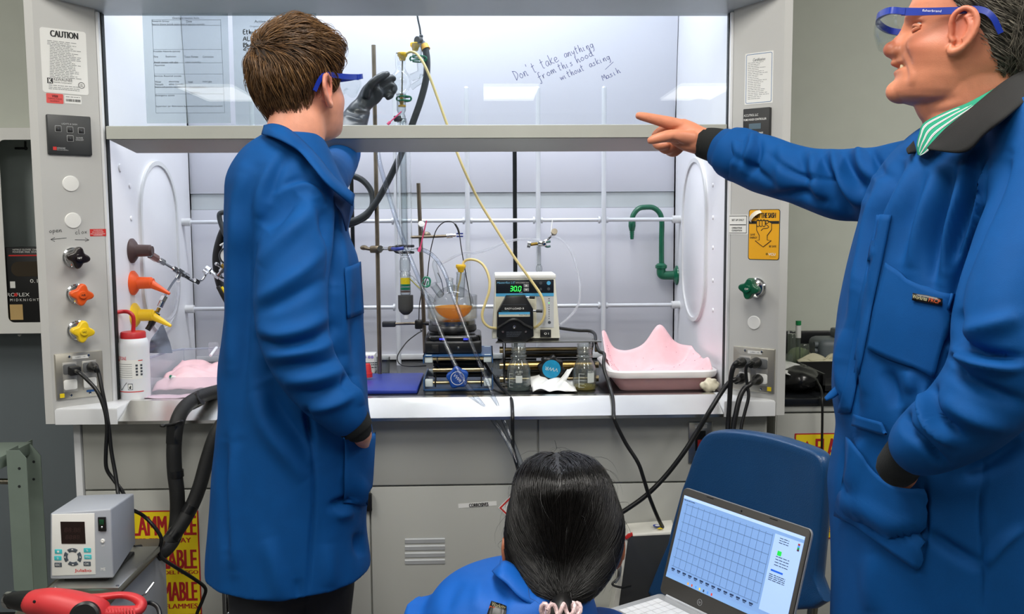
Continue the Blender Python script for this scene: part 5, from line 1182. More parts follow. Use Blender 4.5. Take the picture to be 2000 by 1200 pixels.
for x, y, r_ in ((1004.5, 639, .0055), (982, 648, .004), (1027, 648, .004)): u, v = FH.px(x, y); MB().lathe(FH.p(u, v), [(r_, 0), (r_*.9, .003), (r_*.4, .003), (.0005, .002)], FH.N, 16).build('screw', M_chrome, ph)
mb = MB(); rnd = random.Random(2)
for k in range(5): a2, v = FH.px(989, 649+k*2.2); b2, _ = FH.px(1020-k*2, 649); mb.lines(FH, a2, b2, v, .0014, rnd, 7)
mb.build('small_print', M_greyink, ph)
for y, x0, x1, x2_ in ((582, 1028, 1035, 1045), (609, 1038, 1048, 1060)):
    lv = MB().cyl(FH.p(*FH.px(x0, y), -.02), FH.p(*FH.px(x1, y), -.015), .0025, n=10).build('latch_pin', M_chrome, ph)
    MB().cyl(FH.p(*FH.px(x1, y), -.015), FH.p(*FH.px(x2_, y), -.012), .0042, n=12).build('latch_grip', M_black, lv)
# wires and cables around the pump
kb = thing('power_cord', 'black cord from behind the pump dropping past the pink tub over the sill', 'cord', at(1190, 740, .2))
MB().tube([at(1092, 641, .40), at(1105, 643, .38), at(1130, 646, .36), at(1152, 647, .34), at(1162, 654, .30), at(1164, 672, .25), at(1170, 686, .20), at(1180, 692, .165), at(1179, 708, .14), at(1181, 726, .125), at(1190, 752, .10), at(1197, 780, .05), at(1199, 812, -.03), at(1203, 828, -.04), at(1222, 866, -.04), at(1246, 904, -.05), at(1257, 935, -.05), at(1268, 970, -.05), at(1284, 1010, -.03), at(1294, 1030, -.01)], .0048, 12, 5).build('cord', M_cablack, kb)
k2 = thing('power_cord', 'black cord hanging over the sill right beside the clear tubes', 'cord', at(1000, 790, .02))
MB().tube([at(943, 704, .36), at(957, 726, .30), at(974, 752, .20), at(990, 768, .13), at(999, 782, .06), at(1001, 808, -.02), at(1001, 838, -.03), at(1003, 880, -.035), at(1016, 935, -.04), at(1030, 1000, -.04), at(1044, 1330, -.06)], .0046, 12, 5).build('cord', M_cablack, k2)

# --- lattice clamp with glass bubbler behind the pump
bb = thing('lattice_clamp', 'chrome clamp with glass bubbler on the lattice rod above the pump', 'clamp', at(1055, 475, .62))
Yl = .64
MB().cyl(at(1030, 477, Yl-.03), at(1036, 478, Yl-.03), .0115, n=16).build('thumb_screw', M_chrome, bb); MB().cyl(at(1036, 478, Yl-.03), at(1050, 476, Yl-.02), .005, n=12).build('screw_shank', mat('brass', 0), bb)
MB().wbox(at(1048, 470, Yl).x, at(1066, 470, Yl).x, Yl-.04, Yl+.01, at(1055, 481, Yl).z, at(1055, 470, Yl).z, .005).build('boss_head', M_chrome, bb)
MB().cyl(at(1082, 455, Yl-.03), at(1083, 452, Yl-.045), .0095, n=14).build('wing_head', M_rod, bb); MB().tube([at(1062, 472, Yl-.02), at(1072, 466, Yl-.02), at(1081, 456, Yl-.03)], .0035, 8).build('wing_shank', M_chrome, bb)
for y in (473, 482): MB().tube([at(1060, 477, Yl-.02), at(1068, y, Yl-.03), at(1075, y-1, Yl-.03)], .0035, 8).build('finger', mat('finger_green', (60, 100, 92), .4), bb)
MB().tube([at(1079, 429, Yl), at(1077, 445, Yl-.01), at(1076, 462, Yl-.02)], .0013, 8).build('white_tie', M_white, bb)
MB().tube([at(1053, 482, Yl-.02), at(1053, 510, Yl-.02), at(1053, 518, Yl-.02)], .006, 12).lathe(at(1053, 534, Yl-.02), [(.0005, 0), (.008, .003), (.0105, .012), (.009, .022), (.005, .028)], n=20).build('bubbler', M_gl2, bb)
w1 = thing('clear_gas_tube', 'thin clear tube rising from the flask to the lattice clamp above the pump', 'tubing', at(960, 490, .45))
MB().tube([at(862, 515, .32), at(875, 508, .34), at(905, 494, .42), at(930, 494, .47), at(958, 486, .52), at(985, 474, .57), at(1012, 468, .61), at(1035, 468, .62), at(1055, 470, .62)], .0042, 10, 6).build('tube', clear('milky_tube', 0), w1)
w1 = thing('clear_gas_tube', 'thin clear tube drooping from the lattice clamp down to the right of the pump', 'tubing', at(1130, 560, .5))
MB().tube([at(1078, 462, .6), at(1092, 466, .58), at(1108, 480, .55), at(1121, 505, .52), at(1131, 545, .48), at(1132, 585, .44), at(1122, 608, .42), at(1105, 626, .4), at(1093, 634, .38)], .0034, 10, 6).build('tube', clear('milky_tube', 0), w1)

# --- reagent bottles
def bottle(label, x, yb, liq, m_l, txt, flip):
    Y = .197; r = 23.5*mpp(Y); p = Vector((at(x, yb, Y).x, Y, ZW)); h = lambda y: at(x, y, Y-.02).z-ZW
    o = thing('reagent_bottle', label, 'bottle', p)
    pr = [(r-.004, 0), (r, .004), (r, h(727)), (r*.97, h(722)), (r*.82, h(713)), (r*.63, h(705)), (r*.58, h(701)), (r*.70, h(699)), (r*.70, h(697)), (r*.6, h(695)), (r*.6, h(692)), (r*.645, h(690.5)), (r*.6, h(689)), (r*.645, h(686)), (r*.6, h(684.5)), (r*.645, h(681)), (r*.6, h(679)), (r*.63, h(675)), (r*.60, h(673))]
    shell(MB(), p, pr, .0016, n=40).build('glass', clear('bottle_glass', (250, 252, 251), 1.6, .03, .05, (235, 242, 240), .7), o)
    MB().lathe(p+Vector((0, 0, .002)), [(.0005, 0), (r-.005, 0), (r-.0022, .004), (r-.0022, liq), (.0005, liq)], n=36, cap=(False, False)).build('liquid', m_l, o)
    def wr(mb, a0, a1, z0, z1, k=5): return wrap2(mb, p, r+.0003, a0, a1, z0, z1, k)
    mb = MB(); wr(mb, flip[0], flip[1], h(747), h(728 if flip[2] else 733)); mb.build('write_on_patch', mat('patch_white', (214, 220, 216), .6), o)
    mb = MB()
    for k in range(5): wr(mb, flip[3], flip[4], h(730+k*6.5), h(729.3+k*6.5), 3)
    wr(mb, flip[3], flip[3]+.05, h(757), h(729), 1); mb.build('graduations', mat('patch_white', 0), o)
    mb = MB(); fr = Fr(Vector((0, 0, 0)), (1, 0, 0))
    for s, y, hh in ((txt, 725.5, .0052), ('PYREX', 730, .003)):
        t = MB(); t.text(s, fr, hh, 1.0, 0)
        for v in t.b.verts:
            a = (flip[0]+flip[1])/2 + v.co.x*.62*(1 if s == txt else .5)*flip[5]; v.co = p+Vector(((r+.0004)*math.sin(a), -(r+.0004)*math.cos(a), h(y)+v.co.z))
        mb.add(t.b)
    mb.build('print', mat('patch_white', 0), o)
    return o
def wrap2(mb, p, r, a0, a1, z0, z1, n=5):
    R = [[p+Vector((r*math.sin(a), -r*math.cos(a), z)) for z in (z0, z1)] for a in [a0+(a1-a0)*i/n for i in range(n+1)]]
    return mb.ring_faces(R, False, False, False)
bottle('clear glass 250 mL bottle with clear liquid, uncapped, left of the turquoise knob', 1013.5, 770, .014, clear('clear_liquid', (206, 220, 222), 1.3, .02, .1, (150, 170, 176)), '250 mL', (-.3, .25, False, -.95, -.55, -1))
bottle('clear glass 250 mL bottle with pale yellow liquid, uncapped, beside the pink bin', 1141.5, 769, .009, clear('yellow_clear', (232, 216, 90), 1.3, .02, .25, (226, 214, 90)), '250 mL', (.15, .8, True, -.6, -.1, 1))
# crumpled white wipe between the bottles
cloth('paper_wipe', 'crumpled white paper wipe lying between the two glass bottles', 'paper wipe', [(at(1040, 772, .15).x, .135, ZW+.002), (at(1126, 772, .15).x, .135, ZW+.002), (at(1118, 760, .24).x, .235, ZW+.002), (at(1034, 755, .24).x, .235, ZW+.01)], 24,
      lambda u, v: Vector((0, 0, .004+.030*max(0, v-.3)*(1-abs(u-.35))+.018*math.exp(-((u-.75)/.13)**2)*math.sin(PI*min(1, v*1.1))+abs(nz(u, v, .022, 2.6, 3)))), M_pp, .0006)
cloth('paper_wipe', 'folded corner of a white wipe leaning on the jack knob by the yellow bottle', 'paper wipe', [at(1082, 756, .17), at(1098, 757, .17), at(1120, 719, .19), at(1108, 722, .2)], 10, lambda u, v: Vector((0, nz(u, v, .01, 2, 4), 0)), M_pp, .0006)
# small jar behind the jack
jr = thing('glass_jar', 'small glass jar with a threaded mouth behind the blue jack', 'jar', at(968, 740, .45))
p = Vector((at(970, 745, .42).x, .42, ZW)); shell(MB(), p, [(.026, 0), (.026, .04), (.02, .05), (.02, .056), (.021, .058), (.02, .06), (.021, .063), (.02, .066)], .0015).build('glass', M_gl2, jr)

# --- pink bin
pz = lambda y, Y: at(1290, y, Y).z
tb = thing('pink_tub', 'translucent plastic tub lined with pink cloth at the right of the hood', 'tub', at(1290, 768, .3))
zr_ = pz(727, .13); xa0, xa1 = at(1189, 730, .135).x, at(1407, 722, .135).x; xb0, xb1 = at(1160, 672, .40).x, at(1395, 668, .40).x
xf0, xf1 = at(1213, 768, .165).x, at(1383, 764, .165).x
def ringtub(x0, x1, y0, y1, z, r, k=6):
    return [Vector((u, v, z)) for u, v in rrect(x0, x1, y0, y1, r, k)]
M_tub = mat('tub_plastic', (236, 184, 186), .4, sss=.2, var=.03); M_rim = mat('tub_rim', (238, 234, 234), .4, sss=.1)
XA0, XA1 = xa0, xa1
R = [ringtub(xf0, xf1, .165, .40, ZW+.0008, .02), ringtub(xf0-.004, xf1+.004, .16, .405, ZW+.006, .024), ringtub(XA0+.010, XA1-.010, .143, .425, zr_-.012, .035)]
Ri = [ringtub(XA0+.013, XA1-.013, .146, .422, zr_-.012, .033), ringtub(xf0, xf1, .168, .40, ZW+.006, .022)]
MB().ring_faces(R+Ri).build('tub', M_tub, tb)
pr = [(0, -.016), (.006, -.018), (.010, -.010), (.010, -.002), (.004, .002), (-.006, .000), (-.008, -.006)]
Rr = []
base = rrect(XA0+.01, XA1-.01, .143, .425, .035, 6)
for du, dz in pr+[pr[0]]:
    Rr.append([Vector((u, v, zr_+dz)) for u, v in rrect(XA0+.010-du, XA1-.010+du, .143-du, .425+du, .035+du, 6)])
mb = MB(); mb.ring_faces(Rr, True, False, False); mb.build('rim', M_rim, tb)
def linerfn(u, v):
    # a sheet pushed into the tub, edges standing up unevenly
    e = min(u, 1-u, v, 1-v); up = max(0, 1-e/.22)
    side = (.030+.045*v)*up**1.2
    vb = max(0, (v-.72)/.28)
    tall = vb*(.062*math.exp(-((u-.64)/.13)**2)+.05*math.exp(-((u-.02)/.07)**2)-.012*math.exp(-((u-.25)/.15)**2)) + max(0, (u-.88)/.12)*.03*math.exp(-((v-.15)/.2)**2)
    return Vector((nz(u, v, .012, 4, 3)*(1-up), -.01*up*(v > .5)+nz(u, v, .010, 4, 9)*(1-up), side+tall+nz(u, v, .02, 3, 6)*(1-.7*up)+.035*math.exp(-((u-.72)/.22)**2-((v-.5)/.3)**2)))
lc = cloth('pink_cloth', 'speckled pink absorbent cloth lining the translucent tub', 'cloth', [(XA0+.018, .150, ZW+.012), (XA1-.018, .150, ZW+.012), (XA1-.016, .418, ZW+.012), (XA0+.016, .418, ZW+.012)], 44, linerfn, M_pink, .0015)
co, no = getv(lc.data); mb = MB(); rnd = random.Random(8)
for k in range(60):
    i = rnd.randrange(len(co)); c_, n_ = Vector(co[i]), Vector(no[i])
    if n_.dot(CAM-c_) < 0: n_ = -n_
    mb.sphere(c_+n_*.0008, .0011, 6)
o = mb.build('speckles', mat('speck', (200, 150, 165), .7), lc); o['kind'] = 'stuff'
cg = thing('crumpled_glove', 'crumpled cream latex glove beside the pink tub at the post', 'glove', at(1385, 752, .14))
mb = MB(); mb.sphere((at(1386, 752, .135).x, .132, ZW+.018), .02, 24, (1.15, .8, .9)); me = mb.mesh('glove', 60)
co, no = getv(me)
for i, c_ in enumerate(co):
    v_ = Vector(c_); d = noise.noise(v_*75)*.010+abs(noise.noise(v_*140))*.006; co[i] = c_+no[i]*d
co[:, 2] = np.maximum(co[:, 2], ZW+.0005); setv(me, co); link('glove', me, mat('latex', (222, 214, 190), .55, var=.08, scale=60), cg)
# ------------------------------------------------------------------ circulator on its bath at the lower left
M_cw = mat('circulator_white', (214, 217, 222), .4, var=.02); M_cg = mat('circulator_grey', (172, 177, 186), .42, var=.02)
YJ = -.42
PJ = Fr(at(158, 1050, YJ), Vector((1, -.06, 0))); 
ci = thing('circulator_head', 'white and grey circulator control head standing on a steel bath', 'circulator', at(170, 1140, YJ))
c = [PJ.px(x, y) for x, y in ((97, 1133), (223, 1128), (217, 993), (98, 1003))]
dpt = .17
backtop = [PJ.px(x, y) for x, y in ((98, 1003), (217, 993))]
# faceted body: front face, top and sides taper to a smaller back
q = lambda x, y, d: PJ.p(*PJ.px(x, y), 0) - PJ.N*d
fr4 = [q(97.5, 1133, 0), q(222, 1130, 0), q(217, 994, 0), q(98, 1003, 0)]
mid = [v - PJ.N*.03 for v in fr4]
YBk = YJ+.20
bk4 = [Vector((fr4[0].x+.012, YBk, fr4[0].z)), Vector((at(266, 1090, YBk).x, YBk, fr4[1].z)), at(262, 964, YBk), at(152, 968, YBk)]
t = bmesh.new(); 
for A, B in ((fr4, bk4),):
    va = [t.verts.new(p) for p in A]; vb = [t.verts.new(p) for p in B]
    t.faces.new(va); t.faces.new(list(reversed(vb)))
    for i in range(4): t.faces.new((va[i], va[(i+1) % 4], vb[(i+1) % 4], vb[i]))
bmesh.ops.recalc_face_normals(t, faces=t.faces[:]); bmesh.ops.bevel(t, geom=t.edges[:], offset=.004, segments=3, affect='EDGES', profile=.5)
m_ = MB(); m_.add(t); m_.build('housing', M_cg, ci)
a, b, cc, d = rectpx(PJ, 102.5, 1003, 186, 1124)
fp_ = MB().prism(PJ, [PJ.px(*p) for p in ((102, 1125), (187, 1122), (185, 1003), (102, 1005))], 0, .0015, .0005).build('front_panel', M_white, ci)
a, b, cc, d = rectpx(PJ, 120, 1019, 167, 1062); dsp = MB().box(PJ, a, b, cc, d, .0015, .0022).build('display', mat('display_brown', (38, 26, 24), .25), ci)
mb = MB(); TX(mb, '88:88', PJ, 143, 1035, 9, 32, .0026, 0, .1); TX(mb, '8888', PJ, 143, 1049, 8, 28, .0026, 0, .1); mb.build('faint_digits', mat('dim_seg', (60, 42, 40), .4), dsp)
M_teal = mat('key_teal', (64, 190, 196), .45); M_kg = mat('key_grey', (74, 82, 92), .45)
for x, y, m, s in ((115, 1077, M_teal, '1'), (114, 1090, M_teal, '2'), (114.5, 1103, M_kg, 'ESC'), (171.5, 1074.5, M_teal, '%'), (172.5, 1087.5, M_teal, 'MENU'), (171, 1101, M_kg, 'OK')):
    a, b, cc, d = rectpx(PJ, x-7, y-4, x+7, y+4.5); k = MB().prism(PJ, rrect(a, b, cc, d, .001), .0015, .0024, .0004).build('key', m, ci)
    mb = MB(); TX(mb, s, PJ, x, y, 4, 4 if len(s) < 2 else 9, .003); mb.build('key_mark', M_white, k)
u0, v0 = PJ.px(143, 1088); ru = 18*mpp(YJ)
for k in range(4):
    A = [(math.radians(90*k+45+a)) for a in range(-36+45, 37+45, 8)]
    P = [(u0+ru*math.cos(t), v0+ru*math.sin(t)) for t in A]+[(u0+ru*.6*math.cos(t), v0+ru*.6*math.sin(t)) for t in reversed(A)]
    ky = MB().prism(PJ, P, .0015, .0026, .0004).build('arrow_key', M_kg, ci)
    t = math.radians(90*k+90); cu_, cv_ = u0+ru*.8*math.cos(t), v0+ru*.8*math.sin(t); e = ru*.13
    MB().prism(PJ, [(cu_+e*math.cos(t), cv_+e*math.sin(t)), (cu_-e*math.sin(t), cv_+e*math.cos(t)), (cu_+e*math.sin(t), cv_-e*math.cos(t))], .0026, .003).build('arrow_mark', M_white, ky)
mb = MB(); TX(mb, 'Julabo', PJ, 163, 1115, 7.5, 33, .002, .012); mb.build('red_lettering', M_red, ci)
a, b, cc, d = rectpx(PJ, 193, 1010, 208, 1037); sw = MB().box(PJ, a, b, cc, d, 0, .004, .0008).build('power_switch', M_black, ci)
a, b, cc, d = rectpx(PJ, 196, 1014, 205, 1024); MB().box(PJ, a, b, cc, d, .004, .0055, .0006).build('green_rocker', mat('rocker_green', (22, 70, 44), .35), sw)
u, v = PJ.px(200.5, 1029); MB().lathe(PJ.p(u, v, .004), [(.002, 0), (.001, .001)], PJ.N, 10).build('switch_dot', M_chrome, sw)
u, v = PJ.px(201, 1057); MB().lathe(PJ.p(u, v), [(.0045, 0), (.004, .002), (.002, .0025), (.0005, .001)], PJ.N, 16).build('lead_socket', M_white, ci)
for s_t, y_t, h_t, w_t in (('ME', 1112, 6, 9), ('EXT', 1066, 3, 6)): mb = MB(); TX(mb, s_t, PJ, 202, y_t, h_t, w_t, .001); mb.build('white_lettering', M_white, ci)
# worn patches on the top
top = Fr(at(180, 984, YJ+.1), (1, 0, 0), (0, 1, .25))
# bath under it
zb_ = fr4[0].z
ba = thing('steel_bath', 'grey steel circulator bath with a dirty steel lid below the control head', 'bath', (at(180, 1190, YJ).x, YJ+.1, 0))
zl_ = at(200, 1162, YJ-.03).z
lx0_, lx1_ = at(92, 1160, YJ-.05).x-.03, at(345, 1110, YJ+.28).x
M_lid = mat('stained_steel', (120, 112, 100), .34, .85, var=.35, scale=7)
MB().wbox(lx0_, lx1_-.03, YJ-.12, YJ+.30, .35, zl_-.02, .006).build('tank', M_cg, ba)
MB().wbox(lx0_-.004, lx1_-.026, YJ-.124, YJ+.304, zl_-.02, zl_, .004).build('lid', M_lid, ba)
MB().wbox(at(95, 1150, YJ-.02).x, at(236, 1150, YJ-.02).x, YJ-.03, YJ+.21, zl_, zb_-.005, .003).build('bridge_plate', M_steel, ba)
MB().wbox(at(120, 1135, YJ).x, at(206, 1135, YJ).x, YJ+.012, YJ+.16, zb_-.008, zb_+.001, .002).build('gasket', M_black, ba)
MB().tube([at(278, 1165, YJ-.02), at(284, 1160, YJ-.02), at(300, 1139, YJ+.0)], .0022, 8).build('wire_handle', M_chrome, ba)
for x in (108, 230): MB().lathe((at(x, 1140, YJ-.02).x, YJ-.022, zb_-.006), [(.004, 0), (.0035, .002), (.0005, .0025)], n=14).build('screw', M_chrome, ba)
lb_ = MB().lathe((at(148, 1168, YJ-.09).x, YJ-.085, zl_), [(.028, 0), (.027, .004), (.024, .006), (.001, .007)], n=28).build('fill_cap', mat('cap_mint', (132, 206, 190), .4), ba)
mb = MB(); fs = Fr((lx1_-.0255, 0, 0), (0, 1, 0)); 
MB().wbox(lx0_+.02, lx1_-.06, YJ-.1, YJ+.28, 0, .35, .01).build('cart_base', M_black, ba)
# heat gun
hg = thing('heat_gun', 'red and black heat gun lying in front of the circulator', 'heat gun', at(150, 1180, YJ-.2))
YG = YJ-.20; M_hr = mat('heatgun_red', (206, 58, 62), .42)
MB().limb([(70, 1178, YG+.01, 26, .03), (100, 1179, YG, 30, .034), (140, 1188, YG-.01, 34, .036), (185, 1200, YG-.02, 34, .036)], 28, 5).build('body', M_hr, hg)
MB().limb([(22, 1172, YG+.03, 15, .018), (40, 1174, YG+.02, 19, .024), (75, 1177, YG+.01, 24, .029)], 28, 4, cap=True).build('nozzle_shroud', M_black, hg)
MB().lathe(at(17, 1172, YG+.03), [(.016, 0), (.0165, .012), (.0145, .012), (.0145, .0)], (at(40, 1174, YG+.02)-at(22, 1172, YG+.03)).normalized(), 28).build('nozzle', M_chrome, hg)
mb = MB()
mb.limb([(150, 1172, YG-.01, 11, .016), (190, 1168, YG, 8, .014), (235, 1163, YG+.02, 7, .014), (262, 1168, YG+.02, 9, .014), (276, 1180, YG+.01, 11, .015), (268, 1193, YG, 11, .015), (240, 1196, YG-.01, 12, .016), (200, 1198, YG-.015, 14, .018)], 20, 6)
mb.build('handle', M_hr, hg)
mb = MB()
for k in range(10): x = 205+k*6.2; mb.tube([at(x, 1188, YG-.024+.0006*k), at(x+1, 1194, YG-.027+.0006*k), at(x+2, 1201, YG-.026)], .0018, 6, 3)
o = mb.build('grip_ribs', M_hr, hg); o['kind'] = 'stuff'
MB().lathe(at(168, 1204, YG-.05), [(.026, 0), (.026, .010), (.022, .013), (.001, .013)], Vector((.1, -1, .25)).normalized(), 30).build('intake_cap', M_black, hg)
for x, y in ((67, 1176), (125, 1195)): MB().lathe(at(x, y, YG-.035), [(.003, 0), (.002, .002), (.0004, .002)], (0, -1, .2), 10).build('screw', M_black, hg)
MB().tube([at(276, 1182, YG+.01), at(292, 1178, YG+.03), at(306, 1185, YG+.03), at(312, 1200, YG+.02), at(313, 1230, YG+.0)], .0042, 10).build('power_lead', M_cablack, hg)
# insulated hoses from the sill to the circulator
def band(x0, y0, x1, y1, Y, r): return MB().cyl(at(x0, y0, Y), at(x1, y1, Y), r, n=20)
M_foam = mat('insulation_foam', (26, 27, 27), .6, bump=.25, bscale=160, var=.15); M_tape = mat('black_tape', (24, 25, 26), .28, bump=.2, bscale=60)
ih = thing('insulated_hose', 'thick black foam hose bending over the steel sill down to the circulator', 'hose', at(345, 900, -.06))
MB().tube([at(452, 758, .16), at(425, 765, .10), at(392, 775, .04), at(362, 795, -.03), at(346, 825, -.07), at(340, 870, -.08), at(341, 920, -.08), at(346, 965, -.08), at(346, 1010, -.08), at(340, 1050, -.10), at(318, 1078, -.14), at(290, 1086, -.18), at(262, 1090, -.22)], .0175, 20, 5).build('foam_tube', M_foam, ih)
band(372, 788, 392, 778, .012, .0183).build('tape_wrap', M_tape, ih); MB().tube([at(341, 831, -.075), at(339.5, 866, -.08)], .0183, 20, 4).build('tape_wrap', M_tape, ih)
MB().tube([at(343, 919, -.08), at(344, 932, -.08)], .0183, 20, 3).build('tape_wrap', M_tape, ih)
MB().tube([at(323, 831, -.09), at(335, 829, -.094), at(350, 824, -.094), at(357, 823, -.08)], .003, 8).build('cable_tie', M_black, ih); MB().sphere(at(318, 832, -.088), .006, 10, (1.3, 1, .7)).build('tie_knot', M_black, ih)
MB().tube([at(275, 1080, -.20), at(262, 1082, -.21)], .019, 20, 3).build('tape_wrap', M_tape, ih)
ih2 = thing('insulated_hose', 'thick black foam hose slanting from behind the blue coat down to the circulator', 'hose', at(390, 950, -.03))
MB().tube([at(470, 800, .02), at(440, 822, -.03), at(421, 850, -.05), at(404, 900, -.06), at(390, 950, -.07), at(374, 990, -.08), at(352, 1028, -.10), at(326, 1062, -.12), at(300, 1090, -.14), at(270, 1115, -.18), at(255, 1125, -.2)], .0168, 20, 5).build('foam_tube', M_foam, ih2)
MB().tube([at(375, 987, -.08), at(366, 1003, -.086)], .0178, 20, 3).build('tape_wrap', M_tape, ih2); MB().tube([at(345, 1038, -.106), at(336, 1050, -.113)], .0178, 20, 3).build('tape_wrap', M_tape, ih2)
hw_ = thing('power_cord', 'black cord looping from the circulator across the yellow sign to the bottom edge', 'cord', at(330, 1050, -.2))
MB().tube([at(262, 998, YBk), at(280, 1008, -.19), at(300, 1028, -.19), at(315, 1052, -.19), at(311, 1078, -.19), at(318, 1092, -.19), at(345, 1110, -.18), at(380, 1132, -.16), at(401, 1150, -.13), at(396, 1172, -.12), at(384, 1202, -.12), at(380, 1240, -.12)], .0042, 12, 6).build('cord', M_cablack, hw_)
# plugs and cords at the left outlet
def plug_cord(label, fr, x, y, pts, r=.0046, square=False):
    o = thing('power_cord', label, 'cord', at(x, y, -.0))
    u, v = fr.px(x, y)
    if square: MB().prism(fr, rrect(u-.012, u+.014, v-.011, v+.011, .003), .0086, .028, .003).build('plug', M_black, o)
    else: MB().lathe(fr.p(u, v, .0086), [(.0135, 0), (.0135, .01), (.011, .02), (.007, .03), (.006, .036)], (fr.N+fr.V*-.15).normalized(), 24).build('plug', M_black, o)
    q0 = fr.p(u, v, .026); MB().tube([q0]+pts, r, 12, 6).build('cord', M_cablack, o)
    return o
plug_cord('black cord with a square plug from the left socket of the left outlet plate', FL, 141, 723, [at(152, 727, -.035), at(168, 740, -.045), at(190, 765, -.05), at(204, 800, -.055), at(209, 835, -.06), at(207, 880, -.06), at(208, 915, -.06), at(222, 938, -.06), at(240, 962, -.08), at(246, 985, -.15)], square=True)
plug_cord('black cord with a round plug from the right socket of the left outlet plate', FL, 178, 716, [at(188, 718, -.03), at(193, 730, -.035), at(200, 765, -.045), at(207, 800, -.05), at(213, 840, -.055), at(218, 885, -.06), at(226, 930, -.07), at(231, 968, -.09), at(233, 990, -.15)])
# right outlet cords
plug_cord('black cord from the right plate falling straight down behind the chair', FRR, 1452, 707, [at(1440, 708, -.03), at(1433, 716, -.035), at(1428, 735, -.035), at(1425, 780, -.035), at(1422, 830, -.04), at(1420, 880, -.05), at(1419, 960, -.06)], .0062)
plug_cord('thin black cord bowing left from the right plate then falling behind the chair', FRR, 1481, 707, [at(1466, 708, -.035), at(1457, 720, -.035), at(1459, 750, -.035), at(1462, 775, -.04), at(1455, 805, -.045), at(1448, 835, -.05), at(1444, 880, -.06), at(1440, 960, -.06)], .0042)
plug_cord('black cord from the lower right socket of the right plate, curving down behind the chair', FRR, 1484, 740, [at(1466, 750, -.03), at(1452, 762, -.035), at(1444, 780, -.04), at(1438, 805, -.045), at(1432, 838, -.05), at(1428, 880, -.06), at(1425, 960, -.06)], .0066)
plug_cord('black cord from the right plate sweeping down left across the cabinet', FRR, 1452, 738, [at(1436, 742, -.03), at(1424, 748, -.03), at(1408, 768, -.03), at(1385, 805, -.04), at(1362, 843, -.035), at(1335, 885, -.035), at(1300, 930, -.03), at(1262, 968, -.03), at(1220, 998, -.03), at(1180, 1022, -.03), at(1120, 1075, -.04), at(1075, 1180, -.06), at(1060, 1330, -.07)], .0062)
# ------------------------------------------------------------------ glove box holder on the wall, slotted uprights
YW = .8; WF = Fr((0, YW, 0), (1, 0, 0)); YD = .66; DF = Fr((0, YD, 0), (1, 0, 0))
gh = thing('glove_holder', 'white metal glove box holder mounted on the wall at the left edge', 'holder', at(20, 450, .75))
u0, u1, v0, v1 = rectpx(DF, -90, 250, 82, 652)
iu0, iu1, iv0, iv1 = rectpx(DF, 7, 273, 110, 630)
MB().frame(DF, rrect(u0, u1+.05, v0, v1, .004), rrect(iu0, iu1+.004, iv0, iv1, .018), -.0005, .0015).build('front_plate', M_white, gh)
MB().wbox(u0, u0+.002, YD, YW, v0, v1).wbox(u1+.048, u1+.05, YD, YW, v0, v1).wbox(u0, u1+.05, YD, YW, v0, v0+.002).wbox(u0, u1+.05, YD, YW, v1-.002, v1).build('side_walls', M_white, gh)
MB().wbox(u0, u1+.05, YW-.003, YW-.001, v0, v1).build('back_plate', mat('holder_grey', (150, 160, 158), .5), gh)
BFK = Fr((0, YW-.003, 0), (1, 0, 0))
mb = MB(); k0 = BFK.px(44, 291)
mb.tube([BFK.p(*BFK.px(30, 290), .002), BFK.p(*BFK.px(50, 290), .002)], .0035, 8, 1).tube([BFK.p(*BFK.px(50, 290), .002), BFK.p(*BFK.px(50, 276), .002)], .0035, 8, 1).sphere(BFK.p(*BFK.px(51, 290), .002), .006, 10, (1, .5, 1)); mb.build('keyhole', M_gap, gh)
gb = thing('glove_box', 'black carton of gloves with white lettering inside the wall holder', 'glove carton', at(50, 560, .7))
GF = Fr((0, YD+.006, 0), (1, 0, 0)); u0, u1, v0, v1 = rectpx(GF, 2, 484, 110, 640)
MB().wbox(u0, u1, YD+.006, YW-.006, iv0-.004, v1, .001).build('carton', mat('carton_black', (22, 23, 24), .45), gb)
a, b, cc, d = rectpx(GF, 22, 511, 130, 540)
MB().prism(GF, rrect(a, b, cc, d, (d-cc)*.48), 0, .0006).build('tear_opening', mat('carton_hole', (52, 42, 26), .8), gb)
for s_t, x_t, y_t, h_t, w_t in (('NITRILE GLOVES  GANTS', 52, 488, 3, 54), ('POWDER FREE  EXAM', 50, 492.5, 3, 50), ('0.13', 71, 549, 7, 24), ('MICROFLEX', 25, 576, 7, 66), ('M I D K N I G H T', 48, 586, 5, 56)):
    mb = MB(); TX(mb, s_t, GF, x_t, y_t, h_t, w_t, .0008); mb.build('white_lettering', M_white, gb)
a, b, cc, d = rectpx(GF, 20, 550, 30, 563); MB().quad(GF, a, b, cc, d, .0008).build('white_mark', M_white, gb)
mb = MB(); a, b, cc, d = rectpx(GF, 17, 498, 90, 500.5); mb.quad(GF, a, b, cc, d, .0008); u, v = GF.px(31, 576); mb.prism(GF, circ(u, v, .0055, 18), .0008, .0012); mb.build('red_print', M_red, gb)
a, b, cc, d = rectpx(GF, 20, 595, 45, 625); MB().quad(GF, a, b, cc, d, .0008).build('tan_window', mat('carton_tan', (200, 168, 110), .7), gb)
MB().lathe(at(38, 654, .72), [(.006, 0), (.004, -.004), (.0005, -.006)], n=12).build('mount_screw', M_white, gh)
ss = thing('slotted_upright', 'pair of grey green perforated steel uprights standing at the left edge', 'steel upright', (at(50, 900, .1).x, .1, 0))
M_gg = mat('grey_green_steel', (122, 136, 126), .5, .2, var=.05)
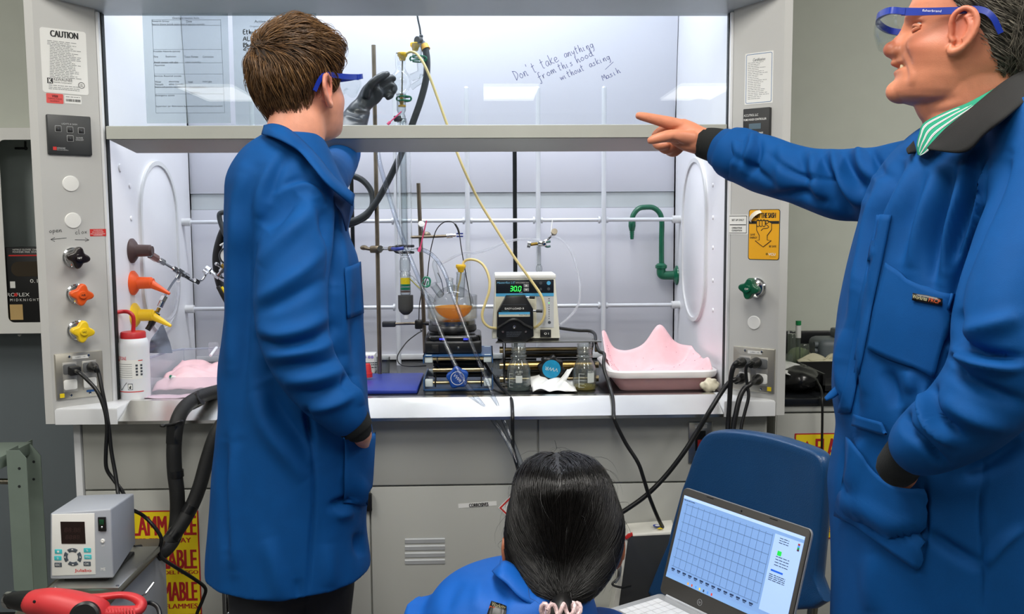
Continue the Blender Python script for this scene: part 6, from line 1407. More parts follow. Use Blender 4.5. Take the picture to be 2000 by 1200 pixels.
def upright(px0, px1, ytop, Y, cut):
    a, b = at(px0, 1000, Y).x, at(px1, 1000, Y).x; zt_ = at(px0, ytop, Y).z; f_ = Fr((0, Y, 0), (1, 0, 0)); w_ = b-a
    P = [(a, 0), (b, 0), (b, zt_-cut), (b-cut*.8, zt_), (a, zt_)]
    return MB().prism(f_, P, 0, .003).wbox(a, a+.003, Y, Y+.05, 0, zt_).build('upright', M_gg, ss), f_, zt_
u_a, f_, zt_ = upright(20, 58, 880, -.05, .02)
for y in (915, 950): u, v = f_.px(39, y); MB().prism(f_, circ(u, v, .0035, 12), .003, .0034).build('slot_hole', M_gap, u_a)
u_b, f_, zt_ = upright(50, 86, 868, .10, .03)
for y in (902, 936): u, v = f_.px(67, y); MB().prism(f_, circ(u, v, .0035, 12), .003, .0034).build('slot_hole', M_gap, u_b)
MB().wbox(at(-60, 880, .0).x, at(20, 880, .0).x, -.05, .11, at(10, 884, 0).z-.03, at(10, 884, 0).z, .003).build('cross_angle', M_gg, ss)
MB().cyl(at(-40, 940, .0), at(21, 941, .0), .007, n=14).build('tie_rod', M_zinc, ss)
# strip of tape on the wall
tag(MB().box(Fr(at(97, 859, YW-.001), (1, 0, 0)), -.012, .006, -.008, .007, 0, .0006).build('tape_scrap', mat('tape_pale', (200, 200, 190), .6)), 'small torn scrap of pale tape stuck on the wall left of the cabinet', 'tape')
# ------------------------------------------------------------------ bench on the right
YBf = .12; bzt = at(1580, 779, YBf).z; bzb = at(1580, 794, YBf).z
be = thing('lab_bench', 'grey bench cabinet with a black worktop to the right of the hood', 'bench', (2.6, .4, 0))
bx0 = 1.85; 
MB().wbox(bx0, 3.6, YBf, YW-.002, bzb, bzt, .003).build('worktop', M_top, be)
MB().wbox(bx0, 3.6, YW-.02, YW-.002, bzt, at(1700, 646, YW-.02).z, .002).build('backsplash', M_top, be)
MB().wbox(bx0+.01, 3.6, YBf+.02, YW-.002, .0, bzb-.0005).build('body', M_cab, be)
BF = Fr((0, YBf+.005, 0), (1, 0, 0)); zsm = BF.px(1580, 807)[1]
MB().wbox(bx0+.01, 3.6, YBf+.006, YBf+.02, zsm+.003, bzb-.001, .001).build('drawer_rail', M_cab, be)
bd = MB().wbox(at(1517, 900, YBf).x, 2.6, YBf+.006, YBf+.02, .09, zsm-.002, .001).build('door', M_cab, be)
MB().wbox(bx0+.001, at(1517, 900, YBf).x-.004, YBf+.006, YBf+.02, .09, zsm-.002, .001).build('filler_panel', M_cab, be)
flame_sign(1550, 846, 1735, 1052, bd, BF)
def onb(x, y): return atz(x, y, bzt)
def vial(label, x, yb, ytop, rpx, Y, capm, capy):
    p = Vector((at(x, yb, Y).x, Y, bzt)); r = rpx*mpp(Y); h = lambda y: at(x, y, Y).z-bzt
    o = thing('sample_vial', label, 'vial', p)
    shell(MB(), p, [(r*.9, 0), (r, .003), (r, h(capy+4)), (r*.8, h(capy))], .001, n=20).build('glass', clear('vial_glass', (226, 234, 226), 1.5, .03, .06), o)
    if capm: MB().lathe(p+Vector((0, 0, h(capy))), [(r*1.02, 0), (r*1.02, h(ytop)-h(capy)), (.0005, h(ytop)-h(capy))], n=20).build('cap', capm, o)
    return o
o = vial('tall glass vial with a bright green cap on the right bench', 1557.5, 716, 627, 5.2, .5, mat('cap_green', (18, 140, 76), .4), 635)
v0 = o.location; MB().lathe(v0+Vector((0, 0, at(1557, 660, .5).z-bzt)), [(5.4*mpp(.5), 0), (5.4*mpp(.5), at(1557, 636, .5).z-at(1557, 660, .5).z)], n=20).build('paper_label', M_pp, o)
vial('glass stoppered bottle beside the post on the right bench', 1545, 716, 646, 8, .46, M_gl, 652); vial('small clear vial in front of the green capped vial', 1541, 720, 690, 7, .40, None, 692)
vial('squat clear jar beside the grey scope on the right bench', 1570, 712, 668, 10, .52, None, 672)
ob = thing('paper_bag', 'rumpled olive paper bag behind the vials on the right bench', 'bag', onb(1570, 715))
mb = MB(); mb.sphere(at(1572, 698, .6), .045, 20, (1.0, .6, .6)); me = mb.mesh('bag', 50); ruffle(me, .02, 22); co, _ = getv(me); co[:, 2] = np.maximum(co[:, 2], bzt+.001); setv(me, co); link('bag', me, mat('bag_olive', (184, 180, 148), .8), ob)
mi = thing('grey_instrument', 'dark grey instrument with a stub arm on the right bench against the coat', 'instrument', onb(1625, 715))
M_ig = mat('instrument_grey', (88, 96, 100), .45)
c_ = at(1625, 690, .55); MB().wbox(c_.x-.055, c_.x+.09, .5, .62, bzt+.012, at(1625, 660, .55).z, .02, 3).build('body', M_ig, mi); MB().wbox(at(1632, 650, .55).x, at(1632, 650, .55).x+.1, .52, .6, at(1632, 662, .55).z, at(1632, 643, .55).z, .006).build('head', M_ig, mi)
for y in (674, 686): MB().cyl(at(1590, y, .53), at(1612, y, .53), .010, n=18).build('stub_arm', M_ig, mi)
tag(MB().wbox(at(1560, 700, .5).x, 2.6, .45, .7, bzt, bzt+.010, .003).build('green_mat', mat('mat_green', (16, 92, 50), .6)), 'dark green mat under the grey instrument on the right bench', 'mat')
cloth('rag', 'folded beige rag draped across the right bench beside the coat', 'rag', [atz(1552, 712, bzt+.045), atz(1660, 716, bzt+.03), atz(1660, 694, bzt+.05), atz(1560, 702, bzt+.055)], 20, lambda u, v: Vector((0, nz(u, v, .02, 3, 1), -.006+abs(nz(u, v, .04, 2.4, 5)))), mat('rag_beige', (196, 192, 166), .85), .004)
cloth('paper_bundle', 'sheaf of white papers lying on the black bag on the right bench', 'papers', [at(1520, 728, .2), at(1591, 733, .2), at(1575, 716, .36), at(1520, 700, .42)], 14, lambda u, v: Vector((0, 0, nz(u, v, .006, 4, 2))), M_pp, .003)
cloth('paper_bundle', 'lower fanned sheet of paper sticking out over the black bag on the right bench', 'papers', [at(1535, 730, .19), at(1582, 738, .19), at(1585, 729, .3), at(1530, 722, .3)], 8, lambda u, v: Vector((0, 0, nz(u, v, .004, 3, 4))), M_pp, .002)
kb_ = thing('black_bag', 'crumpled black plastic bag on the front of the right bench', 'bag', onb(1560, 778))
mb = MB(); p = at(1556, 755, .22); mb.sphere((p.x, .24, bzt+.028), .075, 24, (1, .9, .42)); me = mb.mesh('bag', 50); ruffle(me, .03, 16); ruffle(me, .008, 50); co, _ = getv(me); co[:, 2] = np.maximum(co[:, 2], bzt+.0008); setv(me, co); link('bag', me, mat('bag_black', (20, 21, 22), .22, bump=.3, bscale=60), kb_)
ob = thing('open_crate', 'black open tray beside the bag on the right bench, partly behind the coat', 'tray', onb(1640, 775))
x0_, x1_ = at(1602, 760, .22).x, at(1602, 760, .22).x+.3; zc_ = at(1620, 728, .22).z
MB().wbox(x0_, x1_, .2, .42, bzt+.0005, bzt+.004).wbox(x0_, x1_, .41, .42, bzt, zc_).wbox(x0_, x0_+.006, .2, .42, bzt, zc_).wbox(x0_, x1_, .2, .206, bzt, bzt+.02).build('tray', M_black, ob)
k = thing('power_cord', 'thin black cord hanging down the right bench over the yellow sign', 'cord', at(1604, 800, .1))
MB().tube([at(1588, 725, .25), at(1596, 745, .18), at(1604, 762, .13), at(1606, 785, .10), at(1606, 830, .10), at(1605, 880, .10), at(1605, 960, .10)], .0032, 10, 5).build('cord', M_cablack, k)
# ------------------------------------------------------------------ white bench analyser on a cart, chair, laptop
PA = Fr(at(1260, 1060, -.03), Vector((1, -.10, 0)))
an = thing('analyser_box', 'white and charcoal analyser box with a red corner behind the laptop', 'analyser', at(1260, 1150, -.1))
M_an = mat('analyser_white', (222, 221, 212), .4); 
c = [PA.px(x, y) for x, y in ((1196, 1200), (1330, 1200), (1330, 1034), (1230, 1040), (1216, 1050))]
zt_ = at(1270, 1007, .05).z
MB().prism(PA, [PA.px(*p) for p in ((1192, 1210), (1318, 1206), (1318, 1037), (1228, 1044), (1219, 1052))], -.082, 0, .006, 3).build('case', M_an, an)
MB().prism(PA, [PA.px(*p) for p in ((1205, 1210), (1313, 1206), (1313, 1044), (1234, 1048), (1226, 1055))], 0, .003, .001).build('dark_panel', mat('analyser_charcoal', (52, 54, 56), .4), an)
MB().prism(PA, [PA.px(*p) for p in ((1222, 1054), (1236, 1046), (1235, 1040), (1226, 1043), (1220, 1049))], 0, .0045, .001).build('red_corner', M_red, an)
tfz = PA.px(1280, 1036)[1]; TF = Fr(at(1283, 1026, -.04), Vector((1, -.10, 0)), Vector((.10, 1, 0))); TF = Fr(Vector((at(1283, 1026, .0).x, .0, tfz+PA.O.z+.0003)), Vector((1, -.10, 0)), Vector((.10, 1, 0)))
dk = MB().prism(TF, circ(0, 0, .010, 24), 0, .0006).build('blue_badge', mat('badge_blue', (40, 70, 170), .5), an); MB().prism(TF, circ(.001, -.001, .006, 20), .0006, .001).build('badge_centre', M_white, dk)
MB().prism(TF, [(-.002, -.026), (.014, -.026), (.006, -.012)], 0, .0006).build('yellow_triangle', M_yellow, an)
ct_ = thing('steel_cart', 'low narrow grey cart under the white analyser box', 'cart', (1.44, 0, 0))
zc0 = PA.p(*PA.px(1260, 1209)).z
MB().wbox(1.30, 1.58, -.05, .05, zc0-.03, zc0-.001, .004).build('shelf', M_cab, ct_)
for x in (1.315, 1.565):
    for y in (-.035, .035): MB().cyl((x, y, 0), (x, y, zc0-.03), .012, n=14).build('leg', M_zinc, ct_)
MB().tube([at(1200, 1100, -.03), at(1208, 1110, -.05), at(1206, 1130, -.06), at(1196, 1142, -.07), at(1214, 1148, -.08), at(1232, 1145, -.07)], .003, 8).build('sensor_lead', M_cablack, an)
MB().tube([at(1204, 1080, -.04), at(1212, 1100, -.05), at(1211, 1125, -.06), at(1202, 1140, -.07)], .0018, 8).build('thin_lead', M_greyink, an)
# chair
ch = thing('lab_chair', 'dark blue moulded plastic chair back standing behind the laptop', 'chair', (1.75, -.35, 0))
M_ch = mat('chair_blue', (24, 70, 116), .32, bump=.35, bscale=420, var=.04, coat=.15)
# the back: a curved shell traced in its own upright plane
d_l, d_r = 2.12+CAM.y, 1.86+CAM.y
CL = at(1385, 850, d_l); CR = at(1612, 900, d_r)
cu = (CR-CL); cu.z = 0; CFc = Fr(Vector((CL.x, CL.y, 0)), cu, Vector((0, 0, 1)))
out = [(1342, 955), (1352, 925), (1361, 895), (1371, 868), (1381, 852), (1395, 844), (1420, 842), (1460, 846), (1510, 855), (1560, 869), (1595, 881), (1612, 893), (1619, 912), (1618, 945), (1614, 1000), (1608, 1060), (1601, 1130), (1597, 1185), (1304, 1185), (1318, 1060)]
P = [CFc.px(*p) for p in smoothpts(out+[out[0]], 3)[:-1]]
t = bmesh.new(); n_ = len(P); cen = (sum(p[0] for p in P)/n_, sum(p[1] for p in P)/n_)
half = max(abs(p[0]-cen[0]) for p in P)
def bow(u): return .035*((u-cen[0])/half)**2
rings = []
prof_ = [(1.0, -.030), (1.012, -.020), (1.012, -.008), (1.0, .0), (.985, .004), (.96, .0055), (.85, .004), (.6, .002), (.3, .001), (.02, 0)]
R = [[CFc.p(cen[0]+(u-cen[0])*k, cen[1]+(v-cen[1])*k, nn+bow(cen[0]+(u-cen[0])*k)) for u, v in P] for k, nn in prof_]
Rb = [[CFc.p(cen[0]+(u-cen[0])*k, cen[1]+(v-cen[1])*k, -.032+bow(cen[0]+(u-cen[0])*k)) for u, v in P] for k in (.02, .5, .95)]
MB().ring_faces(Rb+R).build('backrest', M_ch, ch, 60)
zseat = .46
sc_ = CFc.p(cen[0], zseat, .20)
MB().box(Fr(sc_, CFc.U, CFc.N*-1 if False else Vector((-CFc.N.x, -CFc.N.y, 0))), -.19, .19, -.21, .19, -.012, .012, .01, 3).build('seat', M_ch, ch)
for su in (-.16, .16):
    for sn in (.04, .34): p = CFc.p(cen[0]+su, zseat-.01, sn); MB().cyl((p.x, p.y, 0), p, .011, n=14).build('leg', M_zinc, ch)
for su in (-.14, .14): MB().cyl(CFc.p(cen[0]+su, zseat, -.01), CFc.p(cen[0]+su, zseat+.2, -.04), .011, n=14).build('back_post', M_zinc, ch)
# laptop
lp_ = thing('laptop', 'open silver laptop showing a grid chart, tilted in front of the blue chair', 'laptop', at(1420, 1150, -.7))
dl_, dr_ = 1.76+CAM.y, 1.50+CAM.y
TL, TR = at(1334, 956, dl_), at(1583, 1050, dr_)
Uv = (TR-TL); Uv.z = 0; wlap = Uv.length; Uv.normalize()
nrm = Vector((Uv.y, -Uv.x, 0)); nrm = nrm if nrm.y < 0 else -nrm
tilt = math.radians(17); Vv = Vector((0, 0, 1))*math.cos(tilt) - nrm*math.sin(tilt)
LF = Fr(TL, Uv, Vv)
hl = None
bl = LF.px(1264, 1146); hlid = -bl[1]; wlid = wlap
M_lapd = mat('laptop_dark', (64, 62, 58), .45); M_laps = mat('laptop_silver', (198, 200, 202), .35, .4)
lid = MB().prism(LF, rrect(0, wlid, -hlid, .004, .010), -.006, 0, .0015).build('lid', M_lapd, lp_)
MB().prism(LF, rrect(-.0008, wlid+.0008, -hlid, .0048, .0105), -.0075, -.0035).build('lid_edge', M_laps, lid)
s0, s1, s2, s3 = .008, wlid-.008, -hlid+.034, -.010
M_scr = mat('screen_light', (128, 166, 220), .3, emit=.34, var=0)
MB().box(LF, s0, s1, s2, s3, 0, .0006).build('screen', M_scr, lid)
sw_, sh_ = s1-s0, s3-s2
SU = lambda x: s0+sw_*x
SV = lambda y: s3-sh_*y
def sbox(name, x0, x1, y0, y1, m, n=.0009): return MB().quad(LF, SU(x0), SU(x1), SV(y1), SV(y0), n).build(name, m, lid, 0)
M_gl_ = mat('screen_line', (86, 116, 166), .5, emit=.22, var=0); M_sd = mat('screen_text', (40, 60, 100), .5, emit=.05, var=0)
sbox('menu_strip', 0, 1, 0, .035, mat('screen_pale', (176, 204, 238), .4, emit=.45, var=0)); sbox('side_pane', .79, 1, .07, .90, mat('screen_pane', (166, 196, 236), .4, emit=.43, var=0), .0008)
sbox('task_strip', 0, 1, .945, 1, mat('screen_task', (128, 168, 220), .4, emit=.4, var=0))
mb = MB()
for k in range(15): x = .045+k*.052; mb.quad(LF, SU(x)-.00035, SU(x)+.00035, SV(.85), SV(.08), .001)
for k in range(8): y = .1+k*.107; mb.quad(LF, SU(.03), SU(.775), SV(y)-.00035, SV(y)+.00035, .001)
o = mb.build('chart_grid', M_gl_, lid, 0)
mb = MB(); rnd = random.Random(6)
for k in range(14): mb.quad(LF, SU(.035+k*.052), SU(.066+k*.052), SV(.89), SV(.872), .0011); mb.quad(LF, SU(.04+k*.052), SU(.06+k*.052), SV(.905), SV(.897), .0011)
for k in range(3): mb.lines(LF, SU(.83), SU(.90), SV(.10+k*.025), .0012, rnd, 3, .0011)
for k in range(4): mb.lines(LF, SU(.83+.0*k), SU(.93), SV(.30+k*.03), .0012, rnd, 4, .0011)
for k in range(4): mb.lines(LF, SU(.81), SU(.93), SV(.50+k*.02), .0012, rnd, 5, .0011)
mb.lines(LF, SU(.01), SU(.11), SV(.05), .0012, rnd, 5, .0011); mb.build('screen_print', M_sd, lid, 0)['kind'] = 'stuff'
sbox('green_button', .835, .865, .235, .285, mat('screen_green', (30, 200, 70), .4, emit=.6, var=0), .0012)
sbox('blue_row', .815, .905, .445, .465, mat('screen_blue', (30, 90, 200), .4, emit=.6, var=0), .0012)
for k, cc in enumerate(((150, 50, 50), (70, 140, 230), (40, 150, 70), (70, 40, 60))): sbox('legend_chip', .965, .98, .09+k*.02, .11+k*.02, mat('chip%d' % k, cc, .4, emit=.5, var=0), .0012)
for k, cc in enumerate(((226, 160, 60), (200, 80, 60), (70, 150, 230), (220, 200, 80), (50, 60, 80), (80, 140, 220), (210, 60, 50))): sbox('task_icon', .2+k*.035, .212+k*.035, .957, .985, mat('icon%d' % k, cc, .4, emit=.5, var=0), .0012)
MB().prism(LF, circ(wlid*.5, -.0035, .0018, 14), 0, .0006).build('camera_dot', M_black, lid)
for x in (.24, .74): MB().quad(LF, wlid*x-.009, wlid*x+.009, .0002, .0016, .0004).build('rubber_bump', M_black, lid)
lf = MB(); u_ = LF.px(1363, 1194)[0]; lf.frame(LF, circ(u_, -hlid+.016, .0058, 24), circ(u_, -hlid+.016, .0052, 24), .0002, .0006); lf.text('hp', LF.sub(u_, -hlid+.016), .006, .005, .0006, 0, .25); lf.build('lid_badge', M_laps, lid)
# keyboard deck towards the viewer
DKF = Fr(LF.p(0, -hlid, .0), Uv, (-nrm).normalized())       # u along hinge, v away from viewer, n up
dk = MB().prism(DKF, rrect(0, wlid, -.215, .004, .010), -.014, -.002, .002).build('deck', M_laps, lp_)
MB().cyl(DKF.p(.02, .002, -.002), DKF.p(wlid-.02, .002, -.002), .005, n=14).build('hinge', M_laps, lp_)
MB().quad(DKF, .018, wlid-.018, -.118, -.020, -.0018).build('key_well', mat('key_well', (150, 152, 154), .5), dk, 0)
cols, rows = 15, 6; kwid, khei = (wlid-.038)/cols, .097/rows; M_key = mat('key_white', (224, 225, 226), .45)
for r_ in range(rows):
    for c_ in range(cols if r_ < 5 else 9):
        x = .019+c_*kwid; y = -.0205-(r_+1)*khei
        if c_ == 0 and r_ == 0: key0 = None
        MB().box(DKF, x+.0006, x+kwid-.0006, y+.0006, y+khei-.0006, -.0016, .0002, .0005, 1).build('key', M_key, dk)
MB().quad(DKF, wlid*.34, wlid*.66, -.20, -.135, -.0017).build('touchpad', M_laps, dk, 0)
# what the laptop stands on
zdk = DKF.p(0, 0, -.0145).z
tr = thing('rolling_tray', 'small grey tray table under the laptop, hidden below it', 'table', (DKF.p(wlid/2, -.1, 0).x, DKF.p(wlid/2, -.1, 0).y, 0))
tr['label'] = 'small grey stand carrying the open silver laptop'
MB().box(DKF, .0, wlid, -.21, .0, -.034, -.0145, .003).build('top', M_cab, tr)
pc_ = DKF.p(wlid/2, -.10, -.03); MB().cyl((pc_.x, pc_.y, .03), pc_, .02, n=18).build('post', M_zinc, tr); MB().lathe((pc_.x, pc_.y, 0), [(.12, 0), (.12, .015), (.03, .03)], n=28).build('foot', M_cab, tr)
# ------------------------------------------------------------------ people
from mathutils.bvhtree import BVHTree
M_coat = mat('coat_blue', (2, 74, 138), .75, var=.05, scale=30, bump=.12, bscale=900, spec=.2)
M_coat2 = mat('coat_royal', (10, 90, 180), .6, var=.04, scale=30, bump=.1, bscale=900, spec=.3)
M_knit = mat('knit_black', (16, 20, 19), .9, bump=.4, bscale=700)
M_trs = mat('trouser_dark', (30, 32, 38), .8, bump=.1, bscale=600)
M_collar = mat('collar_black', (14, 14, 14), .85, bump=.2, bscale=900)
M_gblue = mat('glasses_blue', (20, 52, 160), .3, coat=.2)
M_lens = clear('lens', (250, 252, 252), 1.22, .0)
def skinmat(name, c, red, tintname=True):
    m = mat(name, c, .42, var=.05, scale=60, bump=.12, bscale=500, sss=.12, spec=.4); nt = m.node_tree; b = nt.nodes['Principled BSDF']
    at_ = nt.nodes.new('ShaderNodeAttribute'); at_.attribute_name = 'flush'
    mx = nt.nodes.new('ShaderNodeMix'); mx.data_type = 'RGBA'
    src = b.inputs['Base Color'].links[0].from_socket
    nt.links.new(at_.outputs['Fac'], mx.inputs['Factor']); nt.links.new(src, mx.inputs['A']); mx.inputs['B'].default_value = lin(red)
    nt.links.new(mx.outputs['Result'], b.inputs['Base Color']); return m
M_skin1 = skinmat('skin_fair', (224, 156, 128), (206, 112, 96)); M_skin2 = skinmat('skin_ruddy', (212, 138, 106), (184, 84, 66)); M_skin3 = skinmat('skin_tan', (176, 112, 82), (160, 90, 70))

class Head:
    """a modelled head in its own axes: x to its left, y forward, z up from the chin"""
    def __init__(s, pos, fwd, up, scale, prof, anchor):
        f = Vector(fwd).normalized(); u = Vector(up); u = (u-f*u.dot(f)).normalized(); l = u.cross(f)
        s.s = scale; s.l, s.f, s.u = l, f, u; s.prof = prof; s.O = Vector(pos)-(l*anchor[0]+f*anchor[1]+u*anchor[2])*scale
    def w(s, x, y, z): return s.O+(s.l*x+s.f*y+s.u*z)*s.s
    def local(s, P):
        d = np.asarray(P)-np.array(s.O); return np.stack([d@np.array(s.l), d@np.array(s.f), d@np.array(s.u)], -1)/s.s
    def surf(s, th, z, off=0):
        p = s.prof; zf, yf = np.array(p['front']).T; zb_, yb = np.array(p['back']).T; zw, ww = np.array(p['width']).T
        F_ = np.interp(z, zf, yf); B_ = np.interp(z, zb_, yb); W_ = np.interp(z, zw, ww)
        Fb = np.interp(z, [0, .01, .03, .06, .09, .12, .15, .17, .19, .21, .225, .235], [.045, .068, .080, .083, .081, .082, .086, .080, .066, .044, .018, -.015]); dF = F_-Fb; F_ = Fb
        c, k = math.cos(th), math.sin(th); yc = B_*.45+F_*.55-.012
        y = yc+(F_-yc)*math.copysign(abs(c)**.86, c) if c > 0 else yc+(yc-B_)*math.copysign(abs(c)**.95, c)
        x = W_*math.copysign(abs(k)**.92, k)
        if c > 0:
            y += dF*math.exp(-(x/np.interp(z, [0, .02, .05, .08, .12], [.030, .030, .024, .024, .05]))**2)
            g = lambda a, b, s1, s2: math.exp(-((abs(x)-a)/s1)**2-((z-b)/s2)**2)
            ax = abs(x)
            n = np.interp(z, [q[0] for q in p['nose']], [q[1] for q in p['nose']]); sg = np.interp(z, [.07, .085, .10, .125], [.0125, .0125, .009, .007])
            y += n*math.exp(-(x/sg)**2)
            y += np.interp(z, [.070, .078, .088, .094], [0, .008, .007, 0])*math.exp(-((ax-.013)/.0055)**2)     # wings of the nose
            y -= p.get('eye', .011)*g(.032, .116, .016, .011); y += .004*g(.032, .133, .02, .007)
            y += p.get('cheek', .004)*g(.042, .085, .017, .016); x += math.copysign(p.get('cheek', .004)*g(.055, .08, .02, .02), x)
            y -= .0035*math.exp(-((z-p['mouth'])/.003)**2)*max(0, 1-(ax/.028)**2)
            y += .003*math.exp(-((z-p['mouth']-.007)/.004)**2)*max(0, 1-(ax/.026)**2)+.003*math.exp(-((z-p['mouth']+.008)/.0045)**2)*max(0, 1-(ax/.024)**2)
            y -= .003*math.exp(-((ax-.032-.35*max(0, .085-z))/.005)**2)*math.exp(-((z-.068)/.018)**2)*p.get('fold', 1)
        v = Vector((x, y, z))
        if off: v += Vector((k*1.0, c*1.0, 0)).normalized()*off
        return v
    def build(s, mb, nz=96, nt=120):
        zs = np.concatenate([np.linspace(0, .21, nz), .235-.025*(1-np.linspace(.06, .985, 16))**2]); R = []
        for z in zs: R.append([s.w(*s.surf(2*PI*j/nt, z)) for j in range(nt)])
        mb.ring_faces(R); return s
    def ear(s, mb, side, cy=-.010):
        cx, cz = side*.0755, .099
        q = lambda y, z, o: s.w(cx+side*o, cy+y, cz+z)
        mb.tube([q(.010, -.002, .004), q(.013, .012, .006), q(.010, .026, .009), (q(-.002, .034, .013)), q(-.015, .028, .019), q(-.021, .012, .022), q(-.019, -.004, .021), q(-.012, -.018, .017), q(-.002, -.027, .011), q(.006, -.028, .006), q(.009, -.018, .002)], lambda t: (.0044 if t < .72 else .0044+.0025*math.sin((t-.72)/.28*PI)), 10, 5)
        mb.tube([q(-.004, .024, .012), q(-.011, .012, .0165), q(-.011, -.002, .0165), q(-.005, -.013, .013)], .0034, 8, 5)
        mb.tube([q(.012, -.003, .004), q(.009, -.010, .006), (q(.004, -.014, .007))], .0036, 8, 4)
        R = []
        for h, k in ((-.008, .3), (-.006, .8), (-.002, 1), (.000, .8), (.000, .2)):
            R.append([q(-.005+.0145*k*math.cos(a)-.0, .003+.029*k*math.sin(a), .004+h+max(0, .8*(-(-.005+.0145*k*math.cos(a))))) for a in [2*PI*i/20 for i in range(20)]])
        mb.ring_faces(R)
BASEP = dict(front=[(0, .045), (.006, .068), (.012, .080), (.02, .086), (.03, .084), (.040, .079), (.05, .084), (.058, .083), (.066, .086), (.075, .083), (.09, .081), (.112, .080), (.122, .083), (.133, .089), (.15, .088), (.17, .082), (.19, .068), (.21, .045), (.225, .018), (.235, -.015)],
             back=[(0, -.02), (.02, -.045), (.05, -.072), (.08, -.088), (.11, -.100), (.14, -.106), (.165, -.104), (.19, -.092), (.21, -.074), (.225, -.05), (.235, -.02)],
             width=[(0, .024), (.008, .040), (.02, .050), (.04, .060), (.06, .066), (.09, .070), (.12, .0735), (.15, .0765), (.17, .0755), (.19, .068), (.21, .053), (.225, .034), (.2325, .015), (.235, .002)],
             nose=[(.068, 0), (.074, .013), (.080, .024), (.086, .027), (.094, .021), (.105, .014), (.115, .009), (.124, .004), (.13, 0)], mouth=.0585)
def bvh_of(me): 
    return BVHTree.FromPolygons([v.co for v in me.vertices], [tuple(p.vertices) for p in me.polygons])
def hitpx(bv, x, y):
    d = ray(x, y).normalized(); r = bv.ray_cast(CAM, d)
    return (r[0], r[1] if r[1].dot(d) < 0 else -r[1]) if r[0] else (None, None)
def patch(name, bv, grid, off, m, parent, thick=.002, smooth=60):
    """cloth laid on a surface: grid of photo pixels dropped onto it"""
    rows = []; last = None
    for row in grid:
        o = []
        for x, y in row:
            p, n = hitpx(bv, x, y)
            if p is None: p, n = last
            last = (p, n); o.append(p+n*off)
        rows.append(o)
    mb = MB(); mb.ring_faces(rows, False, False, False); o = link(name, mb.mesh(name, smooth), m, parent)
    s = o.modifiers.new('t', 'SOLIDIFY'); s.thickness = thick; s.offset = 0
    return o
def quadgrid(a, b, c, d, nu, nv, bend=None):
    g = []
    for j in range(nv+1):
        v = j/nv; r = []
        for i in range(nu+1):
            u = i/nu; x = (a[0]*(1-u)+b[0]*u)*(1-v)+(d[0]*(1-u)+c[0]*u)*v; y = (a[1]*(1-u)+b[1]*u)*(1-v)+(d[1]*(1-u)+c[1]*u)*v
            if bend: dx, dy = bend(u, v); x += dx; y += dy
            r.append((x, y))
        g.append(r)
    return g
def sheet(name, A, B, nv, m, parent, thick=.003, bow=0.0, k=5):
    """sheet between two px+Y edge lines; bow lifts the middle towards the viewer"""
    A = smoothpts(A, k); B = smoothpts(B, k); R = []
    for j in range(nv+1):
        v = j/nv; R.append([])
        for a, b in zip(A, B):
            p = at(*a).lerp(at(*b), v); vw = (CAM-p).normalized(); R[-1].append(p+vw*bow*math.sin(PI*v))
    mb = MB(); mb.ring_faces(R, False, False, False); o = link(name, mb.mesh(name, 60), m, parent)
    s = o.modifiers.new('t', 'SOLIDIFY'); s.thickness = thick; s.offset = 0
    return o, R
def strands(name, bv, seeds, flow, length, rad, m, parent, steps=6, lift=.004, jit=.25, grav=0, seed=1):
    rnd = random.Random(seed); V, Fc = [], []
    for p, n in seeds:
        L = length(p)*rnd.uniform(.65, 1.15); d = flow(p, n)
        if d is None: continue
        d = d+Vector((rnd.gauss(0, jit), rnd.gauss(0, jit), rnd.gauss(0, jit))); d = d-n*d.dot(n)
        if d.length < 1e-6: continue
        d.normalize(); q = p.copy(); pts = [(p-n*.002, n)]; lf = lift*rnd.uniform(.3, 1.6); bias = Vector((rnd.gauss(0, jit*.5), rnd.gauss(0, jit*.5), rnd.gauss(0, jit*.5)))
        for i in range(steps):
            q = q+d*(L/steps); c, nn, _, _ = bv.find_nearest(q)
            if c is None: break
            hh = lf*math.sin(min(1, (i+1)/steps*1.1)*PI*.62)
            if (c-q).length < .05: q = c+nn*hh
            pts.append((q.copy(), nn))
            fl = flow(c, nn)
            if fl is None: fl = d
            d = (fl+bias); d = d-nn*d.dot(nn)*.9
            if d.length < 1e-6: break
            d.normalize()
        if len(pts) < 3: continue
        b0 = len(V); K = len(pts); r0 = rad*rnd.uniform(.7, 1.3)
        for i, (c, nn) in enumerate(pts):
            t = (pts[min(i+1, K-1)][0]-pts[max(i-1, 0)][0]); t = t.normalized() if t.length > 1e-9 else d
            sd = t.cross(nn); sd = sd.normalized() if sd.length > 1e-6 else t.orthogonal().normalized(); rr = r0*(1-.85*(i/(K-1))**1.6)
            V += [c+sd*rr, c+nn*rr*1.1, c-sd*rr]
        for i in range(K-1):
            a = b0+3*i
            for j in range(3): Fc.append((a+j, a+(j+1) % 3, a+3+(j+1) % 3, a+3+j))
    me = bpy.data.meshes.new(name); me.from_pydata([tuple(v) for v in V], [], Fc); me.polygons.foreach_set('use_smooth', [True]*len(me.polygons)); me.update()
    return link(name, me, m, parent)
def surfseeds(me, n, keep, seed=0):
    rnd = random.Random(seed); P = [p for p in me.polygons if keep(p.center)]
    cw = []; t = 0
    for p in P: t += p.area; cw.append(t)
    out = []; import bisect
    for _ in range(n):
        p = P[min(len(P)-1, bisect.bisect(cw, rnd.uniform(0, t)))]; vs = [me.vertices[i].co for i in p.vertices]
        w_ = [rnd.random() for _ in vs]; s = sum(w_); out.append((sum((v*a for v, a in zip(vs, w_)), Vector())/s, p.normal.copy()))
    return out
